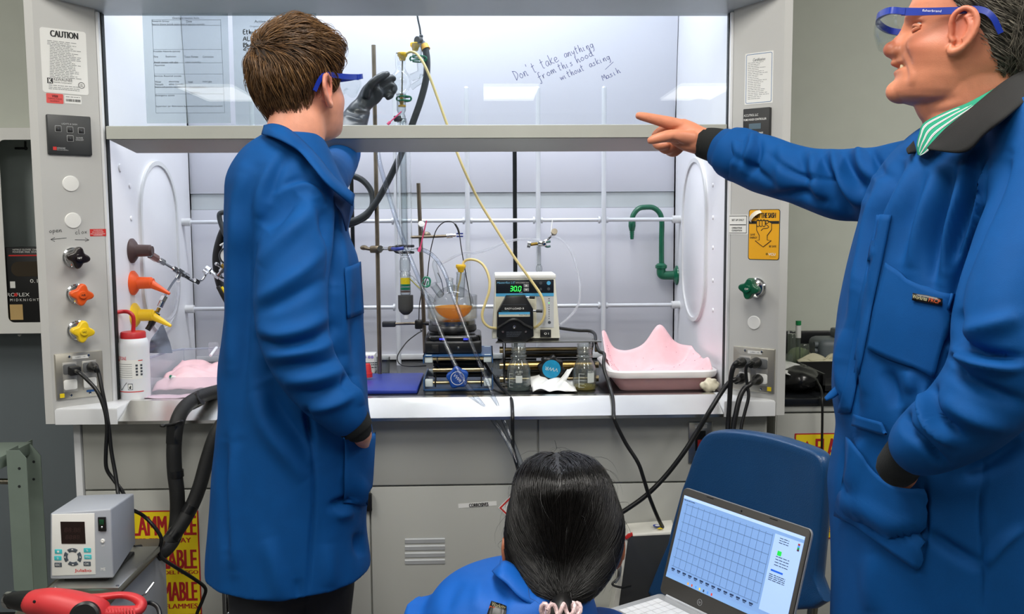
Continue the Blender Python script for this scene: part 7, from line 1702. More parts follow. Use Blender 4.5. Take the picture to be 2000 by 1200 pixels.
def haircap(H, hairline, thick, voxel=.004):
    """closed cap following the skull: hairline(theta) -> lowest z, thick(theta, z) -> height above the skin"""
    nt, nz = 72, 26; R = []
    for i in range(nz+1):
        row = []
        for j in range(nt):
            th = 2*PI*j/nt; z0 = hairline(th); z = z0+(.2335-z0)*(i/nz)**.9; v = H.surf(th, min(z, .2335))
            if z > .2: 
                pass
            nrm = Vector((v.x/.0065, (v.y+.01)/.0095, (v.z-.13)/.011)).normalized()
            row.append(H.w(*(v+nrm*thick(th, z, i/nz))))
        R.append(row)
    inner = []
    for i in (nz, nz//2, 0):
        row = []
        for j in range(nt):
            th = 2*PI*j/nt; z0 = hairline(th); z = z0+(.228-z0)*(i/nz)**.9; v = H.surf(th, min(z, .2335)); row.append(H.w(v.x*.93, v.y*.93, v.z-.006))
        inner.append(row)
    mb = MB(); mb.ring_faces(R+inner)
    return mb
def flush(me, H, fn):
    a = me.attributes.new('flush', 'FLOAT', 'POINT'); co, _ = getv(me); L = H.local(co)
    a.data.foreach_set('value', np.clip(fn(L), 0, 1).astype(np.float32))
def gau(L, x, y, z, s): return np.exp(-(((np.abs(L[:, 0])-x)**2+(L[:, 1]-y)**2+(L[:, 2]-z)**2)/s**2))

# =================================================================== the young man at the hood
YM = -.38
DM = .12
def sh(L, d=DM): return [(a[0], a[1], a[2]+d)+tuple(a[3:]) for a in L]
hd_pos = at(590, 151, YM+.03)
H1 = Head(hd_pos, (.62, .78, .12), (-.03, -.03, 1), .965, BASEP, (0, 0, .135))
mb = MB(); H1.build(mb); H1.ear(mb, 1); H1.ear(mb, -1)
mb.limb([(583, 200, YM+.01, 50, .052), (580, 250, YM, 55, .054), (566, 300, YM, 60, .058), (560, 345, YM, 70, .07)], 28, 4)
mb.limb([(560, 345, YM, 75, .075), (568, 450, YM, 105, .10), (575, 600, YM, 105, .10), (572, 800, YM, 110, .105), (565, 950, YM, 110, .11)], 28, 4, upright=True)
# legs
for lx, lY in ((525, YM-.03), (615, YM+.05)):
    kx = 1/mpp(lY)
    a = at(lx, 950, lY); 
    mb.limb([(lx, 930, lY, 68, .075), (lx, 1130, lY, 66, .072), (lx-2, pyz(lx, lY, .48), lY, 52, .058), (lx, pyz(lx, lY, .28), lY+.01, 45, .05), (lx, pyz(lx, lY, .09), lY, 34, .04)], 22, 4)
    fz = at(lx, pyz(lx, lY, 0), lY)
    mb.ring_faces([[Vector((fz.x+.045*math.cos(t)*k+.05*(o), fz.y+.045*math.sin(t)*k+.07*o, z)) for t in [2*PI*i/16 for i in range(16)]] for z, k, o in ((.002, .9, .3), (.03, 1.1, .3), (.07, .9, .1), (.11, .7, 0))])
# near arm and wrist into the pocket, far arm raised under the sash
mb.limb(sh([(598, 380, -.585, 40, .04), (578, 500, -.63, 42, .042), (572, 640, -.68, 38, .038), (610, 725, -.685, 36, .036), (668, 805, -.66, 27, .027), (704, 843, -.645, 20, .022), (706, 860, -.57, 18, .018), (690, 895, -.50, 22, .018)]), 22, 5)
mb.limb([(596, 370, -.32, 40, .04), (635, 345, -.14, 30, .03), (660, 323, .06, 25, .026), (676, 285, .19, 22, .023), (692, 240, .255, 19, .02), (712, 203, .275, 15, .013), (728, 182, .28, 20, .012)], 22, 5)
me = remesh(mb, 'person', .0042, 3)
flush(me, H1, lambda L: .75*gau(L, .085, -.012, .112, .028)+.25*gau(L, .05, .06, .08, .03))
P1 = link('person', me, M_skin1); tag(P1, 'young person with brown hair in a blue lab coat, back turned, reaching into the hood', 'person')
# trousers and shoes
mb = MB()
for lx, lY in ((525, YM-.03), (615, YM+.05)):
    mb.limb([(lx, 1000, lY, 84, .09), (lx, 1130, lY, 80, .088), (lx-2, pyz(lx, lY, .48), lY, 68, .075), (lx, pyz(lx, lY, .28), lY+.01, 60, .066), (lx, pyz(lx, lY, .12), lY+.01, 56, .062)], 24, 4)
me = remesh(mb, 'trousers', .007, 5); folds(me, [([(480, 1150), (520, 1175), (560, 1165)], 10, .006), ([(500, 1190), (540, 1160)], 8, -.006), ([(560, 1180), (620, 1165)], 10, .006)]); link('trousers', me, M_trs, P1)
for lx, lY in ((525, YM-.03), (615, YM+.05)):
    fz = at(lx, pyz(lx, lY, 0), lY); mb = MB(); mb.ring_faces([[Vector((fz.x+.05*math.cos(t)*k+.075*o+.03*math.cos(t)*o, fz.y+.055*math.sin(t)*k+.09*o+.06*math.sin(t), z)) for t in [2*PI*i/20 for i in range(20)]] for z, k, o in ((.0, 1, .5), (.02, 1.05, .5), (.05, .95, .45), (.085, .8, .2), (.10, .6, .1))])
    mb.build('shoe', M_black, P1)
# coat
rows = [(262, 520, 628, .07), (285, 487, 640, .10), (310, 466, 650, .125), (350, 448, 668, .145), (400, 446, 690, .155), (450, 446, 676, .155), (500, 445, 695, .15), (550, 445, 704, .15), (600, 444, 708, .15), (650, 438, 710, .15), (700, 430, 713, .15), (750, 428, 716, .152), (800, 430, 719, .155), (850, 424, 731, .157), (900, 419, 733, .16), (950, 415, 727, .162), (1000, 412, 720, .164), (1050, 407, 720, .166), (1112, 403, 728, .168)]
mb = MB(); mb.limb([((a+b)/2, y, YM, (b-a)/2, d) for y, a, b, d in rows], 56, 3, upright=True, cap=False)
mb.limb(sh([(602, 365, -.57, 52, .055), (590, 410, -.60, 62, .062), (578, 480, -.64, 71, .068), (571, 560, -.67, 72, .068), (574, 640, -.69, 70, .066), (598, 712, -.70, 64, .06), (640, 772, -.69, 56, .054), (676, 812, -.67, 46, .046)]), 36, 5)
mb.limb([(590, 372, -.32, 60, .06), (632, 352, -.15, 44, .046), (655, 330, .02, 37, .04), (668, 310, .12, 33, .036), (678, 278, .20, 30, .033)], 30, 5)
me = remesh(mb, 'lab_coat', .0045, 6)
ruffle(me, .006, 7, (1, 1, .45), 3); ruffle(me, .0018, 24, (1, 1, .6), 9)
FM1 = [([(545, 372), (572, 360), (600, 356), (626, 372), (642, 402)], 9, .005, 's'), ([(516, 450), (545, 415), (585, 378)], 15, -.012), ([(505, 520), (550, 470), (600, 420), (606, 390)], 16, .008), ([(640, 470), (632, 420), (618, 385)], 12, -.008),
       ([(500, 588), (540, 565), (590, 530), (630, 490)], 14, .010), ([(498, 612), (550, 590), (610, 560), (640, 540)], 13, -.008), ([(500, 640), (545, 655), (600, 640), (642, 612)], 15, .011), ([(505, 665), (550, 676), (610, 664), (648, 640)], 11, -.012), ([(515, 695), (560, 692), (620, 682), (655, 662)], 13, .010),
       ([(530, 722), (580, 716), (640, 708), (664, 695)], 11, -.010), ([(550, 745), (600, 742), (650, 730), (672, 718)], 13, .010), ([(575, 770), (620, 770), (670, 752)], 11, -.010), ([(600, 800), (650, 790), (690, 772)], 11, .008), ([(690, 735), (700, 770), (706, 795)], 12, .009), ([(675, 730), (678, 760)], 8, -.010),
       ([(474, 330), (462, 400), (458, 500), (455, 620), (448, 720)], 14, .008), ([(500, 330), (482, 400), (478, 520), (474, 640), (468, 760), (465, 860)], 15, -.010), ([(540, 310), (512, 370), (500, 430)], 14, .007), ([(568, 300), (545, 330), (520, 400)], 12, -.006), ([(655, 430), (668, 520), (668, 620), (676, 700)], 14, .008), ([(640, 400), (652, 480), (650, 560)], 10, -.012), ([(690, 560), (692, 640), (698, 720)], 11, -.006),
       ([(520, 740), (545, 800), (590, 860), (612, 900)], 18, -.012), ([(500, 760), (520, 830), (570, 900), (600, 940)], 20, .010), ([(611, 840), (613, 900), (612, 1000), (606, 1090), (600, 1180)], 4, -.005), ([(598, 800), (606, 840), (612, 870)], 6, -.014),
       ([(440, 860), (436, 960), (444, 1080)], 12, -.010), ([(452, 860), (452, 980), (460, 1120)], 12, .007), ([(645, 990), (668, 982), (692, 972)], 8, -.012), ([(655, 1010), (690, 1000)], 10, .006), ([(675, 930), (700, 950), (715, 985)], 10, .007), ([(700, 1040), (706, 1090)], 10, -.010), ([(520, 1050), (540, 1120), (545, 1175)], 18, .006), ([(640, 1060), (645, 1150)], 16, .006), ([(580, 1130), (585, 1180)], 10, -.004)]
folds(me, [(f[0], f[1], f[2]*(1.15 if 560 < f[0][0][1] < 780 and f[1] < 16 else 1.6))+tuple(f[3:]) for f in FM1])
coat1 = link('lab_coat', me, M_coat, P1); bv1 = bvh_of(me)
patch('coat_pocket', bv1, quadgrid((671, 850), (736, 842), (727, 985), (669, 986), 8, 12, lambda u, v: (0, 7*math.sin(PI*u)*(1-v))), .006, M_coat, coat1, .003)
patch('chest_pocket', bv1, quadgrid((672, 524), (700, 512), (706, 612), (676, 622), 6, 10), .004, M_coat, coat1, .003)
o, _ = sheet('collar', sh([(516, 246, -.53), (535, 243, -.57), (562, 252, -.585), (592, 277, -.58), (622, 308, -.60), (652, 346, -.605), (692, 381, -.575)]), sh([(512, 263, -.57), (532, 268, -.615), (560, 281, -.63), (586, 298, -.625), (610, 326, -.65), (642, 364, -.65), (688, 402, -.59)]), 8, M_coat, coat1, .004, .012)
sheet('lapel_facing', sh([(640, 350, -.59), (660, 368, -.58), (688, 384, -.57)]), sh([(655, 400, -.60), (668, 420, -.59), (676, 452, -.56)]), 5, mat('coat_dark_side', (10, 50, 100), .75), coat1, .003)
MB().lathe(at(684, 389, -.468), [(.006, 0), (.006, .002), (.003, .003), (.0005, .0025)], (.2, -1, 0), 16).build('snap', M_chrome, coat1)
mb = MB(); mb.limb(sh([(672, 806, -.67, 39, .040), (684, 820, -.663, 38, .039), (697, 836, -.655, 33, .034), (700, 841, -.654, 28, .03)]), 30, 4); mb.build('knit_cuff', M_knit, P1, 80)
# glove
mb = MB()
mb.limb([(675, 268, .21, 30, .034), (690, 240, .255, 27, .030), (703, 214, .272, 21, .024), (710, 203, .276, 17, .019), (724, 186, .28, 21, .016), (734, 174, .28, 20, .015)], 28, 5)
for ch in ([(722, 172, .275, 8.5, 0), (735, 158, .262, 7.5, 0), (746, 150, .262, 6.6, 0), (757, 144, .27, 5.6, 0)], [(737, 168, .285, 8, 0), (752, 157, .29, 7.2, 0), (763, 152, .30, 6.5, 0), (769, 154, .305, 5.8, 0)], [(742, 176, .29, 8, 0), (760, 167, .30, 7.4, 0), (770, 171, .305, 6.6, 0), (768, 179, .30, 6, 0)], [(742, 185, .295, 7.4, 0), (757, 180, .30, 6.6, 0), (764, 186, .30, 6, 0), (757, 191, .295, 5.4, 0)], [(716, 186, .262, 9, 0), (722, 168, .25, 8, 0), (736, 154, .25, 7, 0), (750, 145, .262, 6, 0)]):
    mb.limb(ch, 16, 5)
me = remesh(mb, 'glove', .0024, 3)
folds(me, [([(672, 225), (690, 232), (712, 236)], 4, .004), ([(676, 215), (695, 220), (716, 222)], 4, -.004), ([(684, 250), (702, 246)], 4, .004), ([(700, 206), (712, 212), (722, 214)], 3, -.003), ([(716, 165), (728, 180), (733, 200)], 4, -.0025), ([(705, 200), (712, 180), (718, 165)], 4, .003)])
gl_ = link('rubber_glove', me, mat('glove_black', (42, 48, 54), .34, var=.1, scale=40), P1)
# hair
def hl1(th):
    a = abs(((th+PI) % (2*PI))-PI)                       # 0 = face, pi = nape
    return np.interp(a, [0, .55, .85, 1.15, 1.45, 1.7, 2.0, 2.5, PI], [.178, .176, .165, .125, .098, .135, .085, .052, .046])
def tk1(th, z, t):
    a = abs(((th+PI) % (2*PI))-PI); top = max(0, (z-.15)/.085)
    return (.003+.006*min(1, t*2.5)+.013*top**1.2*(1.0+.5*math.cos(th)))*min(1, .25+t*5)
mb = haircap(H1, hl1, tk1); me = remesh(mb, 'hair', .0036, 4); ruffle(me, .004, 26, seed=2); ruffle(me, .002, 60, seed=5)
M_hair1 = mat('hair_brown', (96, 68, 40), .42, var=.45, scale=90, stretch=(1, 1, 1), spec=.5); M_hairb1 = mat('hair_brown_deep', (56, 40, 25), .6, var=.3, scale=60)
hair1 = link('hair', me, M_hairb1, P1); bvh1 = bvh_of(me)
Wc = H1.w(.010, -.085, .205)
def flow1(p, n):
    L = H1.local([tuple(p)])[0]; d = (p-Wc); d = d.normalized() if d.length > 1e-5 else H1.f
    k = min(1, max(0, (L[2]-.135)/.075)); k = k*k*(3-2*k); sw = noise.noise(p*28)*.5
    return d*.75+(H1.f*.75-H1.l*(.35+sw))*k+(-H1.u*1.0+H1.f*(.35 if L[1] > 0 else .0)+H1.l*sw*.5)*(1-k)
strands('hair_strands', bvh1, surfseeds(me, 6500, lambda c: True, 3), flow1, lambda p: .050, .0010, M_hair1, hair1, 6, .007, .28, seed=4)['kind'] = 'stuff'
strands('hair_locks', bvh1, [q for q in surfseeds(me, 2600, lambda c: True, 13) if H1.local([tuple(q[0])])[0][2] > .13][:800], flow1, lambda p: .056, .0013, mat('hair_brown_lit', (120, 87, 50), .40, var=.35, scale=70, spec=.5), hair1, 6, .009, .34, seed=14)['kind'] = 'stuff'  # crown locks: light from above put into a lighter brown
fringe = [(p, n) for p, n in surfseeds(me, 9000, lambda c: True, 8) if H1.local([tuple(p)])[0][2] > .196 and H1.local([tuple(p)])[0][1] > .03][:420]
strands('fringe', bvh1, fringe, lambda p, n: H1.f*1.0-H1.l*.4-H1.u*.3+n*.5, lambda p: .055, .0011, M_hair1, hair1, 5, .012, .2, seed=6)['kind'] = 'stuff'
# safety glasses
g1 = bpy.data.objects.new('safety_glasses', None); COL.objects.link(g1); g1.parent = P1; g1.location = H1.w(0, .1, .12)
def gl(H, pts, r, name, par, m=M_gblue, flat=1.0):
    MB().tube([H.w(*p) for p in pts], r, 10, 5).build(name, m, par)
def glasses(H, par, side_near):
    for sd in (-1, 1):
        P = [H.w(sd*x, y, z) for x, y, z in ((.070, .093, .128), (.0765, .06, .128), (.0815, .02, .130), (.0845, -.012, .132), (.086, -.03, .122), (.083, -.045, .100))]
        R = []
        for i, p in enumerate(P): pass
        mb = MB(); Q = [Vector(q) for q in smoothpts([tuple(p) for p in P], 5)]; rows = []
        for i, q in enumerate(Q):
            t = (Q[min(i+1, len(Q)-1)]-Q[max(i-1, 0)]).normalized(); o = H.l*sd; v = t.cross(o).normalized(); hh = .0058-.002*i/len(Q)
            rows.append([q+o*.002+v*hh, q+o*.002-v*hh, q-o*.001-v*hh, q-o*.001+v*hh])
        mb.ring_faces(rows); mb.build('temple', M_gblue, par)
    top = [(-.071, .088, .128), (-.066, .108, .130), (-.035, .122, .131), (0, .126, .131), (.035, .122, .131), (.066, .108, .130), (.071, .088, .128)]
    mb = MB(); Q = [Vector(q) for q in smoothpts([tuple(H.w(*p)) for p in top], 5)]; rows = []
    for i, q in enumerate(Q):
        t = (Q[min(i+1, len(Q)-1)]-Q[max(i-1, 0)]).normalized(); v = H.u; o = t.cross(v).normalized()
        rows.append([q+o*.003+v*.005, q+o*.003-v*.005, q-o*.002-v*.005, q-o*.002+v*.005])
    mb.ring_faces(rows); mb.build('brow_bar', M_gblue, par)
    R = []
    for z, k, dy in ((.127, 1, 0), (.118, 1.0, .002), (.108, .99, .001), (.098, .96, -.003), (.088, .90, -.008)):
        row = []
        for i in range(25):
            a = (i/24-.5)*2; x = .074*a*k; y = .126-.030*abs(a)**2.6+dy; zz = z+(.012*math.exp(-(a/.16)**2) if z < .1 else 0)+(.007*abs(a)**3 if z < .1 else 0)
            row.append(H.w(x, y, zz))
        R.append(row)
    mb = MB(); mb.ring_faces(R, False, False, False); o = link('lens', mb.mesh('lens', 80), M_lens, par); s = o.modifiers.new('t', 'SOLIDIFY'); s.thickness = .002
    return o
glasses(H1, g1, -1)

# =================================================================== the older man pointing
YO = -.83
PROF2 = dict(BASEP); PROF2.update(front=[(0, .040), (.004, .070), (.010, .086), (.018, .094), (.026, .0945), (.034, .090), (.041, .0865), (.048, .0875), (.052, .087), (.0575, .080), (.062, .086), (.066, .091), (.0745, .0865), (.09, .082), (.110, .080), (.122, .083), (.133, .087), (.15, .084), (.17, .078), (.19, .064), (.21, .042), (.225, .018), (.235, -.015)],
    width=[(0, .036), (.008, .052), (.02, .060), (.04, .067), (.06, .071), (.09, .073), (.12, .0745), (.15, .077), (.17, .0755), (.19, .068), (.21, .053), (.225, .034), (.2325, .015), (.235, .002)],
    nose=[(.068, 0), (.072, .012), (.077, .023), (.083, .028), (.089, .027), (.097, .022), (.106, .016), (.115, .010), (.124, .005), (.13, 0)], mouth=.0578, cheek=.008, fold=1.6, eye=.010)
tip = at(1727, 97, YO+.045)
H2 = Head(tip, (-.925, .38, .125), (.02, .03, 1), 1.0, PROF2, (0, .1095, .085))
mb = MB(); H2.build(mb, 110, 140); mb.sphere(H2.w(0, .0985, .0855), .0130, 20); mb.sphere(H2.w(.0125, .0905, .0815), .0088, 16); mb.sphere(H2.w(-.0125, .0905, .0815), .0088, 16); mb.sphere(H2.w(0, .0745, .0215), .0195, 20, (1.25, 1, 1)); mb.sphere(H2.w(0, .080, .0655), .0105, 16, (1.8, 1, .7)); H2.ear(mb, 1, .010); H2.ear(mb, -1, .010)
mb.limb([(1868, 120, YO, 84, .062), (1880, 165, YO, 84, .064), (1893, 215, YO, 86, .066), (1905, 280, YO, 95, .075), (1912, 340, YO, 120, .11)], 32, 5)
mb.tube([H2.w(0, .050, .018), H2.w(0, .030, .010), H2.w(0, .0, -.006), H2.w(0, -.035, -.04)], lambda t: .014+.038*t**.8, 28, 4)          # fold under the jaw
mb.limb([(1915, 330, YO, 120, .12), (1890, 450, YO, 150, .15), (1875, 650, YO, 170, .15), (1870, 850, YO, 175, .15), (1870, 1050, YO, 165, .15)], 28, 4, upright=True)
for lx, lY in ((1800, YO+.09), (1940, YO-.09)):
    mb.limb([(lx, 1000, lY, 85, .08), (lx, 1250, lY, 78, .075), (lx, pyz(lx, lY, .60), lY, 62, .06), (lx, pyz(lx, lY, .35), lY, 52, .05), (lx, pyz(lx, lY, .10), lY, 42, .042)], 20, 4)
    fz = at(lx, pyz(lx, lY, 0), lY); mb.ring_faces([[Vector((fz.x+.045*math.cos(t)*k-.09*o, fz.y+.045*math.sin(t)*k, z)) for t in [2*PI*i/16 for i in range(16)]] for z, k, o in ((.002, .9, .3), (.03, 1.1, .3), (.07, .9, .1), (.14, .8, 0))])
# near arm to pocket
mb.limb([(2010, 330, -1.0, 55, .05), (1995, 520, -1.08, 54, .05), (1965, 690, -1.12, 50, .048), (1880, 800, -1.1, 44, .042), (1812, 860, -1.06, 34, .032), (1775, 900, -1.0, 26, .022), (1760, 950, -.95, 34, .02), (1760, 1000, -.94, 34, .018)], 22, 5)
# far arm and pointing hand
mb.limb([(1810, 352, -.66, 40, .04), (1650, 362, -.56, 30, .03), (1500, 322, -.43, 30, .03), (1420, 293, -.36, 29, .03), (1385, 279, -.335, 26, .026), (1366, 274, -.325, 26, .024), (1345, 266, -.32, 28, .020), (1325, 257, -.315, 27, .019)], 28, 5)
fing = [[(1330, 247, -.322, 14, .012), (1306, 240, -.326, 12.5, .011), (1288, 235.5, -.328, 11, .0102), (1268, 230.5, -.33, 9.6, .009), (1252, 227, -.331, 8.2, .008), (1246, 226, -.332, 7, .007)],       # index
        [(1320, 252, -.305, 12, .011), (1296, 255, -.297, 11, .0105), (1281, 268, -.30, 10, .0095), (1286, 284, -.312, 9.2, .0088), (1303, 283, -.318, 8.5, .008)],
        [(1326, 262, -.298, 12, .011), (1304, 270, -.288, 10.5, .010), (1291, 283, -.292, 9.6, .009), (1302, 293, -.305, 8.8, .0085), (1318, 287, -.312, 8, .008)],
        [(1334, 272, -.295, 11, .010), (1315, 282, -.286, 9.6, .009), (1305, 293, -.29, 8.8, .0085), (1316, 299, -.30, 8, .008), (1328, 292, -.307, 7.4, .0075)],
        [(1352, 272, -.342, 15, .013), (1330, 268, -.352, 14.5, .0125), (1308, 266, -.358, 12.5, .011), (1290, 269, -.36, 10.5, .0095), (1276, 273, -.36, 9, .0085), (1269, 275, -.359, 7, .007)]]
for ch in fing: mb.limb(ch, 20, 5)
mb.limb([(1360, 282, -.335, 19, .016), (1338, 277, -.338, 17, .015), (1318, 272, -.335, 12, .012)], 20, 5)
me = remesh(mb, 'person', .0025, 3, .45)
folds(me, [([(1303, 262), (1316, 252), (1328, 248)], 3, -.0016), ([(1300, 279), (1318, 276), (1330, 284), (1348, 288)], 3, -.003), ([(1318, 266), (1312, 274)], 3, -.001), ([(1268, 226), (1269, 235)], 1.8, -.0008), ([(1288, 231), (1290, 241)], 1.8, -.0008),
           ([(1758, 108), (1762, 120), (1770, 140), (1768, 158)], 5, -.0028), ([(1775, 128), (1782, 148), (1778, 170)], 7, .002), ([(1783, 36), (1793, 34), (1803, 30)], 2.5, -.0018), ([(1784, 42), (1796, 44), (1808, 46)], 2.5, -.0016), ([(1782, 48), (1794, 54), (1804, 60)], 2.5, -.0012), ([(1757, 128), (1766, 130)], 2.6, -.003), ([(1800, 205), (1830, 200), (1870, 190)], 7, -.002), ([(1815, 222), (1850, 218), (1890, 205)], 6, -.002), ([(1765, 30), (1775, 26), (1785, 30)], 3, .002)])
flush(me, H2, lambda L: .6*gau(L, .085, .010, .112, .03)+.55*gau(L, 0, .11, .085, .02)+.35*gau(L, .05, .06, .085, .025)+.6*gau(L, 0, .088, .051, .010)*(np.abs(L[:, 0]) < .024)+.6*gau(L, 0, .09, .0645, .007)*(np.abs(L[:, 0]) < .024))
P2 = link('person', me, M_skin2); tag(P2, 'older grey haired person in blue safety glasses and blue coat, pointing left', 'person')
MB().box(Fr(H2.w(0, .0805, .0575), H2.l, H2.u), -.017, .017, -.0028, .0028, -.006, .0018, .001).build('teeth', mat('teeth', (226, 212, 176), .35), P2)
for sd in (-1, 1):
    MB().sphere(H2.w(sd*.032, .0600, .1135), .0112, 18).build('eye', mat('eye_white', (170, 150, 140), .25), P2); MB().sphere(H2.w(sd*.033, .0672, .1135), .0050, 12).build('iris', mat('iris_dark', (50, 40, 34), .2), P2)
    MB().tube([H2.w(sd*.019, .0705, .1140), H2.w(sd*.027, .0722, .1165), H2.w(sd*.037, .0705, .1165), H2.w(sd*.046, .0625, .1135)], .0028, 8, 5).build('upper_eyelid', M_skin2, P2)
    MB().tube([H2.w(sd*.019, .0700, .1120), H2.w(sd*.027, .0715, .1105), H2.w(sd*.037, .0700, .1105), H2.w(sd*.046, .0622, .1125)], .0030, 8, 5).build('lower_eyelid', M_skin2, P2)
    MB().tube([H2.w(sd*.016, .0815, .1345), H2.w(sd*.028, .0825, .1375), H2.w(sd*.042, .0745, .1360)], .0028, 8, 5).build('eyebrow', mat('brow_grey', (140, 112, 90), .8), P2)
# grey hair
def hl2(th):
    a = abs(((th+PI) % (2*PI))-PI)
    return np.interp(a, [0, .6, .95, 1.25, 1.42, 1.62, 1.9, 2.4, PI], [.190, .188, .170, .142, .130, .138, .080, .050, .040])
def tk2(th, z, t): return (.004+.010*min(1, t*2)+.006*max(0, (z-.15)/.085))*min(1, .3+t*4)
mb = haircap(H2, hl2, tk2); me = remesh(mb, 'hair', .0036, 4); ruffle(me, .003, 30, seed=3); ruffle(me, .0015, 70, seed=6)
M_hair2 = mat('hair_grey', (118, 112, 100), .42, var=.55, scale=110, spec=.5); hair2 = link('hair', me, mat('hair_grey_deep', (66, 62, 54), .6, var=.3, scale=60), P2); bvh2 = bvh_of(me)
def flow2(p, n):
    L = H2.local([tuple(p)])[0]
    return -H2.f*(1.0 if L[1] > -.06 else .15)-H2.u*(.55 if L[2] < .17 else .1)
strands('hair_strands', bvh2, surfseeds(me, 6000, lambda c: True, 5), flow2, lambda p: .034, .0008, M_hair2, hair2, 5, .004, .3, seed=7)['kind'] = 'stuff'
g2 = bpy.data.objects.new('safety_glasses', None); COL.objects.link(g2); g2.parent = P2; g2.location = H2.w(0, .1, .12); glasses(H2, g2, 1)
mb = MB(); gf = Fr(H2.w(.0835, .052, .128), -H2.f, H2.u); 
mb.text('fisherbrand', gf, .0035, .026, .001); o = mb.build('temple_lettering', M_white, g2)
# coat
rows = [(226, 1850, 2010, .085), (250, 1808, 2045, .13), (285, 1772, 2070, .17), (330, 1738, 2085, .195), (380, 1712, 2092, .20), (430, 1697, 2095, .20), (470, 1684, 2096, .20), (520, 1669, 2097, .20), (570, 1656, 2098, .20), (620, 1645, 2100, .20), (700, 1636, 2100, .20), (760, 1631, 2100, .20), (800, 1633, 2100, .20), (845, 1640, 2102, .202), (900, 1633, 2104, .205), (950, 1625, 2106, .207), (1000, 1627, 2108, .21), (1100, 1629, 2110, .215), (1250, 1628, 2112, .22), (1430, 1622, 2116, .225)]
mb = MB(); mb.limb([((a+b)/2, y, YO-.01, (b-a)/2, d) for y, a, b, d in rows], 72, 3, upright=True, cap=False)
mb.limb([(1815, 352, -.67, 84, .085), (1740, 360, -.62, 78, .078), (1690, 362, -.585, 72, .072), (1640, 360, -.55, 66, .066), (1580, 347, -.50, 56, .060), (1530, 333, -.455, 55, .058), (1490, 319, -.42, 56, .058), (1450, 306, -.385, 52, .055), (1424, 296, -.365, 43, .047)], 40, 5)
mb.limb([(2010, 270, -.98, 80, .08), (2038, 340, -1.02, 98, .086), (2032, 420, -1.06, 104, .09), (1998, 520, -1.10, 108, .09), (1972, 610, -1.13, 106, .088), (1965, 690, -1.145, 102, .086), (1936, 755, -1.14, 95, .082), (1885, 808, -1.12, 84, .076), (1835, 842, -1.095, 74, .07), (1800, 864, -1.075, 64, .062)], 44, 5)
me = remesh(mb, 'lab_coat', .0046, 6)
ruffle(me, .006, 6.5, (1, 1, .5), 13); ruffle(me, .0016, 22, (1, 1, .6), 19)
